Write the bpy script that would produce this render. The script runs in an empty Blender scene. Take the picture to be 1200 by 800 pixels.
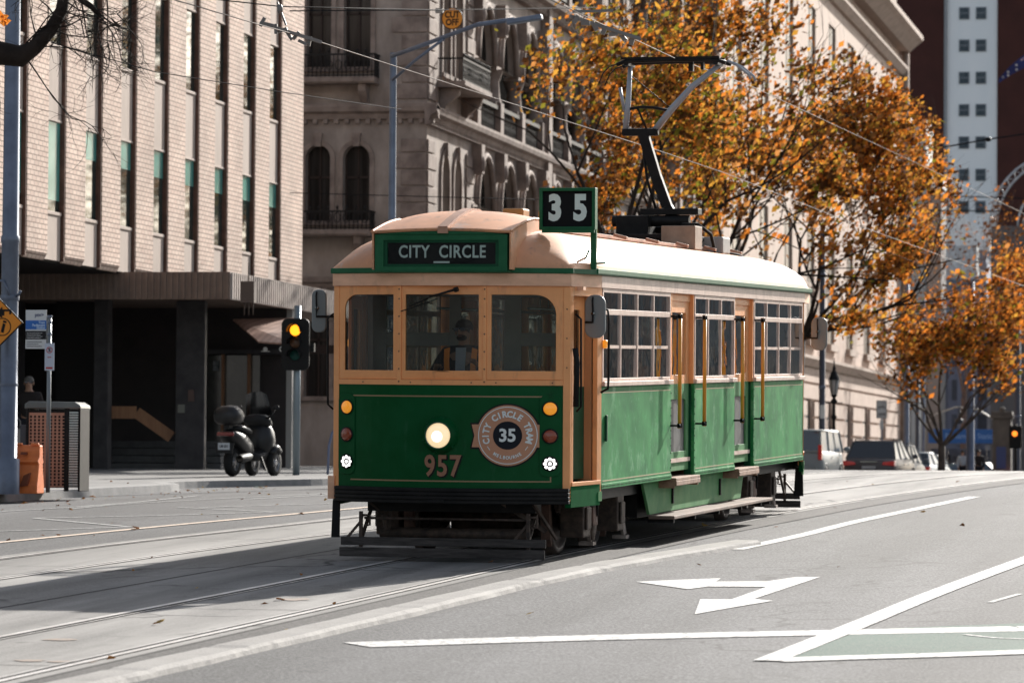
import bpy, bmesh, math, random
from mathutils import Vector, Matrix
random.seed(7)
PI=math.pi; R=math.radians
scene=bpy.context.scene; COL=scene.collection
# ------------------------------------------------------------------ camera, sky, sun, exposure
FPX=4650.; TH=R(10.81); PITCH=R(1.725); ROLL=R(0.4); EYE=2.15
FW=Vector((-math.sin(TH)*math.cos(PITCH), math.cos(TH)*math.cos(PITCH), math.sin(PITCH)))
_r=Vector((math.cos(TH),math.sin(TH),0)); _u=_r.cross(FW)
RT=_r*math.cos(ROLL)+_u*math.sin(ROLL); UP=-_r*math.sin(ROLL)+_u*math.cos(ROLL)
CAMP=Vector((0,0,EYE))
cd=bpy.data.cameras.new('camera'); cam=bpy.data.objects.new('camera',cd); COL.objects.link(cam)
m3=Matrix((RT,UP,-FW)).transposed(); cam.matrix_world=Matrix.Translation(CAMP)@m3.to_4x4()
cd.sensor_width=36; cd.lens=FPX/1200*36; cd.clip_start=.5; cd.clip_end=4000
cd.dof.use_dof=True; cd.dof.focus_distance=42.5; cd.dof.aperture_fstop=4.0
scene.camera=cam
SUN_AZ=R(25)-TH      # angle of the sun to the right of the street direction (+Y)
SUN_EL=R(24)
w=bpy.data.worlds.new('World'); scene.world=w; w.use_nodes=True
nt=w.node_tree; bg=nt.nodes['Background']
sky=nt.nodes.new('ShaderNodeTexSky'); sky.sky_type='NISHITA'; sky.sun_disc=False
sky.sun_elevation=SUN_EL; sky.sun_rotation=SUN_AZ; sky.air_density=1.0; sky.dust_density=1.5; sky.ozone_density=1.0
hs=nt.nodes.new('ShaderNodeHueSaturation'); hs.inputs['Saturation'].default_value=.55; nt.links.new(sky.outputs[0],hs.inputs['Color']); nt.links.new(hs.outputs[0],bg.inputs[0]); bg.inputs[1].default_value=.085
sd=bpy.data.lights.new('sun','SUN'); sun=bpy.data.objects.new('sun',sd); COL.objects.link(sun)
sd.energy=4.7; sd.angle=R(.53); sd.color=(1,.95,.88)
sdir=Vector((math.sin(SUN_AZ)*math.cos(SUN_EL),math.cos(SUN_AZ)*math.cos(SUN_EL),math.sin(SUN_EL)))
sun.rotation_euler=sdir.to_track_quat('Z','Y').to_euler()
vs=scene.view_settings; vs.view_transform='Standard'; vs.look='None'; vs.exposure=0.95; vs.gamma=1; vs.use_curve_mapping=False
scene.cycles.max_bounces=8; scene.cycles.transparent_max_bounces=24

# ------------------------------------------------------------------ helpers
def lerp(pts,v):
    if v<=pts[0][0]: return pts[0][1]
    for (a,b),(c,d) in zip(pts,pts[1:]):
        if v<=c: return b+(d-b)*(v-a)/(c-a)
    return pts[-1][1]
def sstep(a,b,x):
    t=min(1,max(0,(x-a)/(b-a))); return t*t*(3-2*t)
GR=[(-400,-11),(66,1.815),(71,1.94),(75,2.0),(79,2.02),(84,1.98),(95,1.8),(145,1.05),(260,.9),(3000,.9)]
GL=[(-400,-11),(54,1.485),(60,1.58),(66,1.65),(74,1.74),(86,1.86),(100,1.85),(145,1.2),(260,.9),(3000,.9)]
def gz(X,Y):
    r=lerp(GR,Y); l=lerp(GL,Y); return r+(l-r)*(1-sstep(-15,-9,X))
def ray(px,py): return FW+RT*((px-600)/FPX)-UP*((py-400)/FPX)
def at(px,py,dep): return CAMP+ray(px,py)*dep       # a point seen at a photo pixel, dep metres ahead
def G(px,py,off=0):                                  # ground point seen at a photo pixel
    d=ray(px,py); t=15.
    while t<400:
        p=CAMP+d*t
        if p.z<gz(p.x,p.y)+off: break
        t+=.03
    return p
SPLIT={'clamp','band','shade_slot','window_sill','stone_band','ribbon_edge','frame_bar','door_handle','pane_bar','corbel','cab_frame','running_step','wall_rib','door_jamb','horn','pedestal','console','pilaster','walkway_bracket','footboard_bracket','skirt_latch','coach_line','spring','light_recess','parapet_pier','top_lug','running_board','bracket','ribbon','shop_canopy'}
class MB:
    def __init__(s): s.v=[]; s.f=[]; s.m=[]; s.s=[]
    def add(s,vs,fs,mi=0,sm=False):
        n=len(s.v); s.v+= [tuple(v) for v in vs]
        for f in fs: s.f.append(tuple(n+i for i in f)); s.m.append(mi); s.s.append(sm)
        return s
    def box(s,x0,x1,y0,y1,z0,z1,mi=0,nx=1):
        if x0>x1:x0,x1=x1,x0
        if y0>y1:y0,y1=y1,y0
        if z0>z1:z0,z1=z1,z0
        vs=[];fs=[]
        for i in range(nx+1):
            x=x0+(x1-x0)*i/nx; vs+=[(x,y0,z0),(x,y1,z0),(x,y1,z1),(x,y0,z1)]
        for i in range(nx):
            a=4*i
            for k in range(4): b=(k+1)%4; fs.append((a+k,a+4+k,a+4+b,a+b))
        fs+=[(0,1,2,3),(4*nx+3,4*nx+2,4*nx+1,4*nx)]
        return s.add(vs,fs,mi)
    def obox(s,c,size,rot,mi=0):
        vs=[];c=Vector(c)
        for x,y,z in ((-1,-1,-1),(1,-1,-1),(1,1,-1),(-1,1,-1),(-1,-1,1),(1,-1,1),(1,1,1),(-1,1,1)):
            vs.append(c+rot@Vector((x*size[0]/2,y*size[1]/2,z*size[2]/2)))
        return s.add(vs,[(3,2,1,0),(4,5,6,7),(0,1,5,4),(1,2,6,5),(2,3,7,6),(3,0,4,7)],mi)
    def bar(s,p0,p1,w,h,mi=0):
        p0=Vector(p0);p1=Vector(p1);d=(p1-p0);L=d.length;q=d.to_track_quat('X','Z').to_matrix()
        return s.obox((p0+p1)/2,(L,w,h),q,mi)
    def tube(s,pts,r,n=8,mi=0,cap=True,sm=True):
        pts=[Vector(p) for p in pts]; k=len(pts)
        rs=r if isinstance(r,(list,tuple)) else [r]*k
        vs=[];fs=[];prev=None
        for i,p in enumerate(pts):
            d=(pts[min(i+1,k-1)]-pts[max(i-1,0)]).normalized()
            if prev is None: a=d.orthogonal().normalized()
            else:
                a=prev-d*prev.dot(d)
                a=a.normalized() if a.length>1e-6 else d.orthogonal().normalized()
            prev=a; b=d.cross(a)
            for j in range(n):
                t=2*PI*j/n; vs.append(p+(a*math.cos(t)+b*math.sin(t))*rs[i])
        for i in range(k-1):
            for j in range(n): fs.append((i*n+j,i*n+(j+1)%n,(i+1)*n+(j+1)%n,(i+1)*n+j))
        s.add(vs,fs,mi,sm)
        if cap:
            m=len(s.v)-len(vs); s.f.append(tuple(m+j for j in range(n))[::-1]); s.m.append(mi); s.s.append(False)
            s.f.append(tuple(m+(k-1)*n+j for j in range(n))); s.m.append(mi); s.s.append(False)
        return s
    def cyl(s,p0,p1,r0,r1=None,n=16,mi=0): return s.tube([p0,p1],[r0,r0 if r1 is None else r1],n,mi)
    def lathe(s,c,ax,prof,n=20,mi=0,sm=True):
        c=Vector(c);ax=Vector(ax).normalized();a=ax.orthogonal().normalized();b=ax.cross(a);vs=[];fs=[]
        for r,h in prof:
            for j in range(n): t=2*PI*j/n; vs.append(c+ax*h+(a*math.cos(t)+b*math.sin(t))*max(r,1e-4))
        for i in range(len(prof)-1):
            for j in range(n): fs.append((i*n+j,i*n+(j+1)%n,(i+1)*n+(j+1)%n,(i+1)*n+j))
        return s.add(vs,fs,mi,sm)
    def ell(s,c,r,mi=0,nu=14,nv=9,sm=True):
        vs=[];fs=[]
        for i in range(nv+1):
            p=PI*i/nv
            for j in range(nu): t=2*PI*j/nu; vs.append((c[0]+r[0]*math.sin(p)*math.cos(t),c[1]+r[1]*math.sin(p)*math.sin(t),c[2]+r[2]*math.cos(p)))
        for i in range(nv):
            for j in range(nu): fs.append((i*nu+j,i*nu+(j+1)%nu,(i+1)*nu+(j+1)%nu,(i+1)*nu+j))
        return s.add(vs,fs,mi,sm)
    def prism(s,poly,a0,a1,ax='y',mi=0):
        def P(u,v,a): return (a,u,v) if ax=='x' else ((u,a,v) if ax=='y' else (u,v,a))
        n=len(poly); vs=[P(u,v,a0) for u,v in poly]+[P(u,v,a1) for u,v in poly]
        fs=[tuple(range(n))[::-1],tuple(range(n,2*n))]+[(i,(i+1)%n,n+(i+1)%n,n+i) for i in range(n)]
        return s.add(vs,fs,mi)
    def ring(s,outer,inner,y0,y1,mi=0):
        # frame in the x-z plane between outer rectangle (x0,x1,z0,z1) and a star-shaped inner polygon, extruded y0..y1
        cx=sum(p[0] for p in inner)/len(inner); cz=sum(p[1] for p in inner)/len(inner)
        x0,x1,z0,z1=outer; oc=[(x0,z0),(x1,z0),(x1,z1),(x0,z1)]
        def hit(poly,t):
            dx,dz=math.cos(t),math.sin(t);best=None
            for (ax,az),(bx,bz) in zip(poly,poly[1:]+poly[:1]):
                ex,ez=bx-ax,bz-az; den=dx*ez-dz*ex
                if abs(den)<1e-12: continue
                q=((ax-cx)*ez-(az-cz)*ex)/den; u=((ax-cx)*dz-(az-cz)*dx)/den
                if q>0 and -1e-7<=u<=1+1e-7 and (best is None or q<best): best=q
            return (cx+dx*best,cz+dz*best)
        ts=sorted(set(round(math.atan2(p[1]-cz,p[0]-cx),6) for p in list(inner)+oc))
        o=[hit(oc,t) for t in ts]; i_=[hit(list(inner),t) for t in ts]; n=len(ts); vs=[]
        for y in (y0,y1): vs+=[(a,y,b) for a,b in o]+[(a,y,b) for a,b in i_]
        fs=[]
        for k in range(n):
            l=(k+1)%n
            fs+=[(k,l,n+l,n+k),(2*n+l,2*n+k,3*n+k,3*n+l),(k,2*n+k,2*n+l,l),(n+k,n+l,3*n+l,3*n+k)]
        return s.add(vs,fs,mi)
    def map(s,f): s.v=[tuple(f(*v)) for v in s.v]; return s
    def join(s,o,mi=None):
        n=len(s.v); s.v+=o.v; s.f+=[tuple(n+i for i in f) for f in o.f]; s.m+=(o.m if mi is None else [mi]*len(o.m)); s.s+=o.s; return s
    def islands(s):
        par=list(range(len(s.v)))
        def fd(a):
            while par[a]!=a: par[a]=par[par[a]]; a=par[a]
            return a
        for f in s.f:
            for i in f[1:]: par[fd(i)]=fd(f[0])
        gr={}
        for k,f in enumerate(s.f): gr.setdefault(fd(f[0]),[]).append(k)
        out=[]
        for fs in gr.values():
            m=MB(); mp={}
            for k in fs:
                for i in s.f[k]:
                    if i not in mp: mp[i]=len(m.v); m.v.append(s.v[i])
                m.f.append(tuple(mp[i] for i in s.f[k])); m.m.append(s.m[k]); m.s.append(s.s[k])
            out.append(m)
        return out
    def each(s,name,mats,parent=None,**k):   # every separate piece becomes an object of its own
        return [i.build(name,mats,parent,**k) for i in s.islands()]
    def build(s,name,mats,parent=None,loc=None,bevel=0,recalc=True,rot=None,seg=2):
        if name in SPLIT and loc is None: return s.each2(name,mats,parent,bevel=bevel,recalc=recalc)
        return s.build1(name,mats,parent,loc,bevel,recalc,rot,seg)
    def each2(s,name,mats,parent,**k): return [i.build1(name,mats,parent,**k) for i in s.islands()][0]
    def build1(s,name,mats,parent=None,loc=None,bevel=0,recalc=True,rot=None,seg=2):
        used=sorted({i for f in s.f for i in f})
        if len(used)<len(s.v):
            mp={a:b for b,a in enumerate(used)}; s.v=[s.v[i] for i in used]; s.f=[tuple(mp[i] for i in f) for f in s.f]
        me=bpy.data.meshes.new(name)
        me.from_pydata(s.v,[],s.f)
        if recalc:
            bm=bmesh.new(); bm.from_mesh(me); bmesh.ops.recalc_face_normals(bm,faces=bm.faces); bm.to_mesh(me); bm.free()
        me.polygons.foreach_set('material_index',s.m); me.polygons.foreach_set('use_smooth',s.s)
        if not isinstance(mats,(list,tuple)): mats=[mats]
        for m in mats: me.materials.append(m)
        o=bpy.data.objects.new(name,me); COL.objects.link(o)
        if parent: o.parent=parent
        if loc is not None: o.location=loc
        if rot is not None: o.rotation_euler=rot
        if bevel:
            b=o.modifiers.new('bevel','BEVEL'); b.width=bevel; b.segments=seg; b.limit_method='ANGLE'; b.angle_limit=R(40); b.harden_normals=False
        return o
def tag(o,label=None,cat=None,group=None,kind=None):
    if label:o['label']=label
    if cat:o['category']=cat
    if group:o['group']=group
    if kind:o['kind']=kind
    return o
def empty(name,loc,rz=0,label=None,cat=None,group=None,rot=None):
    o=bpy.data.objects.new(name,None); COL.objects.link(o); o.location=loc
    o.rotation_euler=rot if rot is not None else (0,0,rz); o.empty_display_size=.2
    return tag(o,label,cat,group)
def copy_tree(o,parent=None):
    c=o.copy(); COL.objects.link(c); c.parent=parent
    for ch in list(o.children): copy_tree(ch,c)
    return c
def text_mb(s,size=1,sx=1,bold=0,depth=0.004,align='CENTER',space=1,mi=0):
    cu=bpy.data.curves.new('t','FONT'); cu.body=s; cu.size=size; cu.align_x=align; cu.align_y='CENTER'; cu.extrude=depth/2; cu.offset=bold; cu.space_character=space; cu.resolution_u=3
    o=bpy.data.objects.new('t',cu); COL.objects.link(o)
    me=bpy.data.meshes.new_from_object(o.evaluated_get(bpy.context.evaluated_depsgraph_get()))
    mb=MB(); mb.add([(v.co.x*sx,v.co.z,v.co.y) for v in me.vertices],[tuple(p.vertices) for p in me.polygons],mi)  # in the x-z plane
    bpy.data.objects.remove(o); bpy.data.meshes.remove(me)
    return mb
def rrect(x0,x1,z0,z1,r=(.05,.05,.05,.05),n=5):   # rounded rectangle, radii bl br tr tl
    out=[]
    for (cx,cz,a,rr) in ((x0,z0,180,r[0]),(x1,z0,270,r[1]),(x1,z1,0,r[2]),(x0,z1,90,r[3])):
        if rr<=0: out.append((cx,cz)); continue
        ox=cx+(rr if cx==x0 else -rr); oz=cz+(rr if cz==z0 else -rr)
        for k in range(n+1):
            t=R(a+90*k/n); out.append((ox+rr*math.cos(t),oz+rr*math.sin(t)))
    return out
def arch(x0,x1,z0,z1,n=10,point=0.0):             # round (or slightly pointed) arched opening
    cx=(x0+x1)/2; r=(x1-x0)/2; zs=z1-r*(1+point); out=[(x0,z0),(x1,z0)]
    for k in range(n+1):
        t=PI*k/n; out.append((cx+r*math.cos(t),zs+r*(1+point)*math.sin(t)))
    return out
# ------------------------------------------------------------------ materials
MATS={}
def mat(name,c,rough=.6,metal=0,c2=None,sc=4,amt=1.0,bump=0,bsc=40,coat=0,em=None,ems=1,lo=.35,hi=.65,stretch=None,world=False,spec=.5,rvar=0):
    if name in MATS: return MATS[name]
    if max(c)<.07 and spec==.5 and not coat: spec=.18
    m=bpy.data.materials.new(name); m.use_nodes=True; n=m.node_tree; N=n.nodes; L=n.links; b=N['Principled BSDF']
    b.inputs['Base Color'].default_value=(*c,1); b.inputs['Roughness'].default_value=rough; b.inputs['Metallic'].default_value=metal
    b.inputs['Coat Weight'].default_value=coat; b.inputs['Coat Roughness'].default_value=.12; b.inputs['Specular IOR Level'].default_value=spec
    if em: b.inputs['Emission Color'].default_value=(*em,1); b.inputs['Emission Strength'].default_value=ems
    if c2 or bump:
        if world: tc=N.new('ShaderNodeNewGeometry').outputs['Position']
        else: tc=N.new('ShaderNodeTexCoord').outputs['Object']
        if stretch:
            mp=N.new('ShaderNodeMapping'); mp.inputs['Scale'].default_value=stretch; L.new(tc,mp.inputs[0]); tc=mp.outputs[0]
    if c2:
        nz=N.new('ShaderNodeTexNoise'); nz.inputs['Scale'].default_value=sc; nz.inputs['Detail'].default_value=6; nz.inputs['Roughness'].default_value=.62; L.new(tc,nz.inputs['Vector'])
        mr=N.new('ShaderNodeMapRange'); mr.inputs['From Min'].default_value=lo; mr.inputs['From Max'].default_value=hi; mr.inputs['To Max'].default_value=amt; L.new(nz.outputs[0],mr.inputs[0])
        mx=N.new('ShaderNodeMix'); mx.data_type='RGBA'; mx.inputs[6].default_value=(*c,1); mx.inputs[7].default_value=(*c2,1); L.new(mr.outputs[0],mx.inputs[0]); L.new(mx.outputs[2],b.inputs['Base Color'])
        if rvar:
            m2=N.new('ShaderNodeMapRange'); m2.inputs['To Min'].default_value=rough-rvar; m2.inputs['To Max'].default_value=rough+rvar; L.new(nz.outputs[0],m2.inputs[0]); L.new(m2.outputs[0],b.inputs['Roughness'])
    if bump:
        bn=N.new('ShaderNodeTexNoise'); bn.inputs['Scale'].default_value=bsc; bn.inputs['Detail'].default_value=4; L.new(tc,bn.inputs['Vector'])
        bp=N.new('ShaderNodeBump'); bp.inputs['Strength'].default_value=bump; bp.inputs['Distance'].default_value=.02; L.new(bn.outputs[0],bp.inputs['Height']); L.new(bp.outputs[0],b.inputs['Normal'])
    MATS[name]=m; return m
def glassmat(name,tint=(.6,.65,.65),refl=1.0,rough=.02,wavy=0):
    if name in MATS: return MATS[name]
    m=bpy.data.materials.new(name); m.use_nodes=True; n=m.node_tree; N=n.nodes; L=n.links; N.remove(N['Principled BSDF']); out=N['Material Output']
    t=N.new('ShaderNodeBsdfTransparent'); t.inputs[0].default_value=(*tint,1)
    g=N.new('ShaderNodeBsdfGlossy'); g.inputs['Roughness'].default_value=rough; g.inputs[0].default_value=(.9,.95,1,1)
    fr=N.new('ShaderNodeFresnel'); fr.inputs[0].default_value=1.5
    mm=N.new('ShaderNodeMath'); mm.operation='MULTIPLY'; mm.inputs[1].default_value=refl; mm.use_clamp=True; L.new(fr.outputs[0],mm.inputs[0])
    mx=N.new('ShaderNodeMixShader'); L.new(mm.outputs[0],mx.inputs[0]); L.new(t.outputs[0],mx.inputs[1]); L.new(g.outputs[0],mx.inputs[2]); L.new(mx.outputs[0],out.inputs[0])
    if wavy:
        bn=N.new('ShaderNodeTexNoise'); bn.inputs['Scale'].default_value=2.2; bp=N.new('ShaderNodeBump'); bp.inputs['Strength'].default_value=wavy; bp.inputs['Distance'].default_value=.05
        tc=N.new('ShaderNodeTexCoord'); L.new(tc.outputs['Object'],bn.inputs['Vector']); L.new(bn.outputs[0],bp.inputs['Height']); L.new(bp.outputs[0],g.inputs['Normal'])
    MATS[name]=m; return m
def leafmat(name,c,tr=.5):
    m=bpy.data.materials.new(name); m.use_nodes=True; n=m.node_tree; N=n.nodes; L=n.links; N.remove(N['Principled BSDF']); out=N['Material Output']
    d=N.new('ShaderNodeBsdfDiffuse'); d.inputs[0].default_value=(*c,1); t=N.new('ShaderNodeBsdfTranslucent'); t.inputs[0].default_value=(min(1,c[0]*1.15),c[1],c[2]*.8,1)
    mx=N.new('ShaderNodeMixShader'); mx.inputs[0].default_value=tr; L.new(d.outputs[0],mx.inputs[1]); L.new(t.outputs[0],mx.inputs[2]); L.new(mx.outputs[0],out.inputs[0])
    MATS[name]=m; return m
def brickmat(name,c1,c2,mortar,bw=.24,bh=.086,ms=.01,rough=.85,offset=.5,var=.25,bump=.3):
    m=bpy.data.materials.new(name); m.use_nodes=True; n=m.node_tree; N=n.nodes; L=n.links; b=N['Principled BSDF']; b.inputs['Roughness'].default_value=rough
    g=N.new('ShaderNodeNewGeometry'); sp=N.new('ShaderNodeSeparateXYZ'); L.new(g.outputs['Position'],sp.inputs[0])
    a=N.new('ShaderNodeMath'); L.new(sp.outputs[0],a.inputs[0]); L.new(sp.outputs[1],a.inputs[1]); cb=N.new('ShaderNodeCombineXYZ'); L.new(a.outputs[0],cb.inputs[0]); L.new(sp.outputs[2],cb.inputs[1])
    br=N.new('ShaderNodeTexBrick'); br.offset=offset; br.inputs['Color1'].default_value=(*c1,1); br.inputs['Color2'].default_value=(*c2,1); br.inputs['Mortar'].default_value=(*mortar,1)
    br.inputs['Scale'].default_value=1; br.inputs['Brick Width'].default_value=bw; br.inputs['Row Height'].default_value=bh; br.inputs['Mortar Size'].default_value=ms; br.inputs['Mortar Smooth'].default_value=.2
    L.new(cb.outputs[0],br.inputs['Vector'])
    nz=N.new('ShaderNodeTexNoise'); nz.inputs['Scale'].default_value=.9; nz.inputs['Detail'].default_value=8; L.new(g.outputs['Position'],nz.inputs['Vector'])
    mr=N.new('ShaderNodeMapRange'); mr.inputs['From Min'].default_value=.3; mr.inputs['From Max'].default_value=.7; mr.inputs['To Min'].default_value=1-var; mr.inputs['To Max'].default_value=1.08; L.new(nz.outputs[0],mr.inputs[0])
    mu=N.new('ShaderNodeVectorMath'); mu.operation='SCALE'; L.new(br.outputs['Color'],mu.inputs[0]); L.new(mr.outputs[0],mu.inputs['Scale']); L.new(mu.outputs[0],b.inputs['Base Color'])
    bp=N.new('ShaderNodeBump'); bp.inputs['Strength'].default_value=bump; bp.inputs['Distance'].default_value=.01; bp.invert=True; L.new(br.outputs['Fac'],bp.inputs['Height']); L.new(bp.outputs[0],b.inputs['Normal'])
    MATS[name]=m; return m
def groundmat(name,c,c2,c3,sc_big=.35,grain=90,rough=.85,bump=.25,streak=None,gamt=.5,crack=0):
    # aggregate: big patches + fine grain + optional streaks along the travel direction
    m=bpy.data.materials.new(name); m.use_nodes=True; n=m.node_tree; N=n.nodes; L=n.links; b=N['Principled BSDF']; b.inputs['Roughness'].default_value=rough; b.inputs['Specular IOR Level'].default_value=.35
    p=N.new('ShaderNodeNewGeometry').outputs['Position']
    n1=N.new('ShaderNodeTexNoise'); n1.inputs['Scale'].default_value=sc_big; n1.inputs['Detail'].default_value=7; n1.inputs['Roughness'].default_value=.6
    if streak:
        mp=N.new('ShaderNodeMapping'); mp.inputs['Scale'].default_value=streak; mp.inputs['Rotation'].default_value=(0,0,R(5)); L.new(p,mp.inputs[0]); L.new(mp.outputs[0],n1.inputs['Vector'])
    else: L.new(p,n1.inputs['Vector'])
    r1=N.new('ShaderNodeMapRange'); r1.inputs['From Min'].default_value=.36; r1.inputs['From Max'].default_value=.64; L.new(n1.outputs[0],r1.inputs[0])
    mx=N.new('ShaderNodeMix'); mx.data_type='RGBA'; mx.inputs[6].default_value=(*c,1); mx.inputs[7].default_value=(*c2,1); L.new(r1.outputs[0],mx.inputs[0])
    n2=N.new('ShaderNodeTexNoise'); n2.inputs['Scale'].default_value=grain; n2.inputs['Detail'].default_value=2; L.new(p,n2.inputs['Vector'])
    r2=N.new('ShaderNodeMapRange'); r2.inputs['From Min'].default_value=.42; r2.inputs['From Max'].default_value=.62; r2.inputs['To Max'].default_value=gamt; L.new(n2.outputs[0],r2.inputs[0])
    m2=N.new('ShaderNodeMix'); m2.data_type='RGBA'; m2.inputs[7].default_value=(*c3,1); L.new(r2.outputs[0],m2.inputs[0]); L.new(mx.outputs[2],m2.inputs[6])
    # dark cracks / tar
    n3=N.new('ShaderNodeTexNoise'); n3.inputs['Scale'].default_value=1.7; n3.inputs['Detail'].default_value=9; n3.inputs['Roughness'].default_value=.75; L.new(p,n3.inputs['Vector'])
    r3=N.new('ShaderNodeMapRange'); r3.inputs['From Min'].default_value=.58; r3.inputs['From Max'].default_value=.72; r3.inputs['To Max'].default_value=.45; L.new(n3.outputs[0],r3.inputs[0])
    m3=N.new('ShaderNodeMix'); m3.data_type='RGBA'; m3.inputs[7].default_value=(c[0]*.45,c[1]*.45,c[2]*.45,1); L.new(r3.outputs[0],m3.inputs[0]); L.new(m2.outputs[2],m3.inputs[6])
    col=m3.outputs[2]
    if crack:
        # long irregular cracks and sealed joints, broken up by a mask
        nd=N.new('ShaderNodeTexNoise'); nd.inputs['Scale'].default_value=1.1; nd.inputs['Detail'].default_value=6; L.new(p,nd.inputs['Vector'])
        va=N.new('ShaderNodeVectorMath'); va.operation='SCALE'; va.inputs['Scale'].default_value=1.3; L.new(nd.outputs['Color'],va.inputs[0])
        vb=N.new('ShaderNodeVectorMath'); vb.operation='ADD'; L.new(p,vb.inputs[0]); L.new(va.outputs[0],vb.inputs[1])
        vo=N.new('ShaderNodeTexVoronoi'); vo.feature='DISTANCE_TO_EDGE'; vo.inputs['Scale'].default_value=crack; L.new(vb.outputs[0],vo.inputs['Vector'])
        r4=N.new('ShaderNodeMapRange'); r4.inputs['From Min'].default_value=.004; r4.inputs['From Max'].default_value=.014; r4.inputs['To Min'].default_value=1; r4.inputs['To Max'].default_value=0; L.new(vo.outputs['Distance'],r4.inputs[0])
        nm=N.new('ShaderNodeTexNoise'); nm.inputs['Scale'].default_value=.33; L.new(p,nm.inputs['Vector'])
        r5=N.new('ShaderNodeMapRange'); r5.inputs['From Min'].default_value=.48; r5.inputs['From Max'].default_value=.58; r5.inputs['To Max'].default_value=.8; L.new(nm.outputs[0],r5.inputs[0])
        mu=N.new('ShaderNodeMath'); mu.operation='MULTIPLY'; L.new(r4.outputs[0],mu.inputs[0]); L.new(r5.outputs[0],mu.inputs[1])
        m4=N.new('ShaderNodeMix'); m4.data_type='RGBA'; m4.inputs[7].default_value=(.018,.018,.018,1); L.new(mu.outputs[0],m4.inputs[0]); L.new(col,m4.inputs[6]); col=m4.outputs[2]
        # tyre-polished darker bands running with the street and scattered oil spots
        mp2=N.new('ShaderNodeMapping'); mp2.inputs['Scale'].default_value=(.9,.05,1); mp2.inputs['Rotation'].default_value=(0,0,R(4)); L.new(p,mp2.inputs[0])
        nb=N.new('ShaderNodeTexNoise'); nb.inputs['Scale'].default_value=1.0; nb.inputs['Detail'].default_value=4; L.new(mp2.outputs[0],nb.inputs['Vector'])
        r6=N.new('ShaderNodeMapRange'); r6.inputs['From Min'].default_value=.40; r6.inputs['From Max'].default_value=.60; r6.inputs['To Min'].default_value=.68; r6.inputs['To Max'].default_value=1.12; L.new(nb.outputs[0],r6.inputs[0])
        no=N.new('ShaderNodeTexNoise'); no.inputs['Scale'].default_value=2.6; no.inputs['Detail'].default_value=2; L.new(p,no.inputs['Vector'])
        r7=N.new('ShaderNodeMapRange'); r7.inputs['From Min'].default_value=.66; r7.inputs['From Max'].default_value=.74; r7.inputs['To Min'].default_value=1; r7.inputs['To Max'].default_value=.6; L.new(no.outputs[0],r7.inputs[0])
        mv=N.new('ShaderNodeMath'); mv.operation='MULTIPLY'; L.new(r6.outputs[0],mv.inputs[0]); L.new(r7.outputs[0],mv.inputs[1])
        sc_=N.new('ShaderNodeVectorMath'); sc_.operation='SCALE'; L.new(col,sc_.inputs[0]); L.new(mv.outputs[0],sc_.inputs['Scale']); col=sc_.outputs[0]
    L.new(col,b.inputs['Base Color'])
    bp=N.new('ShaderNodeBump'); bp.inputs['Strength'].default_value=bump; bp.inputs['Distance'].default_value=.01; L.new(n2.outputs[0],bp.inputs['Height']); L.new(bp.outputs[0],b.inputs['Normal'])
    MATS[name]=m; return m
asphalt=groundmat('asphalt',(.026,.027,.029),(.060,.061,.064),(.17,.17,.175),.5,38,gamt=.75,bump=.6,streak=(1.6,.35,1),crack=.32)
asphalt_old=groundmat('asphalt_old',(.022,.021,.020),(.055,.052,.050),(.14,.13,.125),.6,30,bump=.9)
concrete=groundmat('track_concrete',(.14,.134,.127),(.30,.287,.272),(.36,.35,.335),.6,60,streak=(2.6,.25,1),gamt=.45,crack=.22,bump=.15)
kerbm=groundmat('kerb_stone',(.21,.20,.19),(.29,.278,.262),(.38,.365,.35),1.6,45,gamt=.4,bump=.5)
paving=groundmat('bluestone_paving',(.15,.15,.15),(.22,.215,.21),(.26,.26,.255),.8,60,gamt=.3)
greenpaint=groundmat('green_lane_paint',(.012,.060,.042),(.025,.090,.063),(.12,.15,.135),.9,60,gamt=.6)
def paintmat(name,c,under=(.13,.13,.13),wear=.5):
    m=bpy.data.materials.new(name); m.use_nodes=True; n=m.node_tree; N=n.nodes; L=n.links; b=N['Principled BSDF']; b.inputs['Roughness'].default_value=.7
    p=N.new('ShaderNodeNewGeometry').outputs['Position']
    n1=N.new('ShaderNodeTexNoise'); n1.inputs['Scale'].default_value=14; n1.inputs['Detail'].default_value=10; n1.inputs['Roughness'].default_value=.8; L.new(p,n1.inputs['Vector'])
    r1=N.new('ShaderNodeMapRange'); r1.inputs['From Min'].default_value=1.02-wear; r1.inputs['From Max'].default_value=1.14-wear; L.new(n1.outputs[0],r1.inputs[0])
    mx=N.new('ShaderNodeMix'); mx.data_type='RGBA'; mx.inputs[6].default_value=(*c,1); mx.inputs[7].default_value=(*under,1); L.new(r1.outputs[0],mx.inputs[0]); L.new(mx.outputs[2],b.inputs['Base Color'])
    MATS[name]=m; return m
white_line=paintmat('white_line_paint',(.64,.63,.61),wear=.54)
faded_line=paintmat('faded_line_paint',(.42,.42,.41),wear=.55)
cream_line=paintmat('cream_line_paint',(.70,.56,.44),wear=.5)
steel_rail=mat('rail_steel',(.72,.69,.66),.5,.35,c2=(.50,.47,.44),sc=3)
groove=mat('rail_groove',(.02,.02,.02),.9)
black=mat('black_metal',(.007,.007,.0075),.5,c2=(.018,.017,.016),sc=6)
dkgrey=mat('dark_grey_metal',(.06,.065,.075),.5,.3)
galv=mat('galvanised_pole',(.17,.20,.26),.42,.35,c2=(.12,.14,.19),sc=3)
polem=mat('painted_pole',(.10,.115,.15),.45,.2,c2=(.07,.08,.10),sc=2)
rubber=mat('rubber',(.015,.015,.015),.8)
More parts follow.
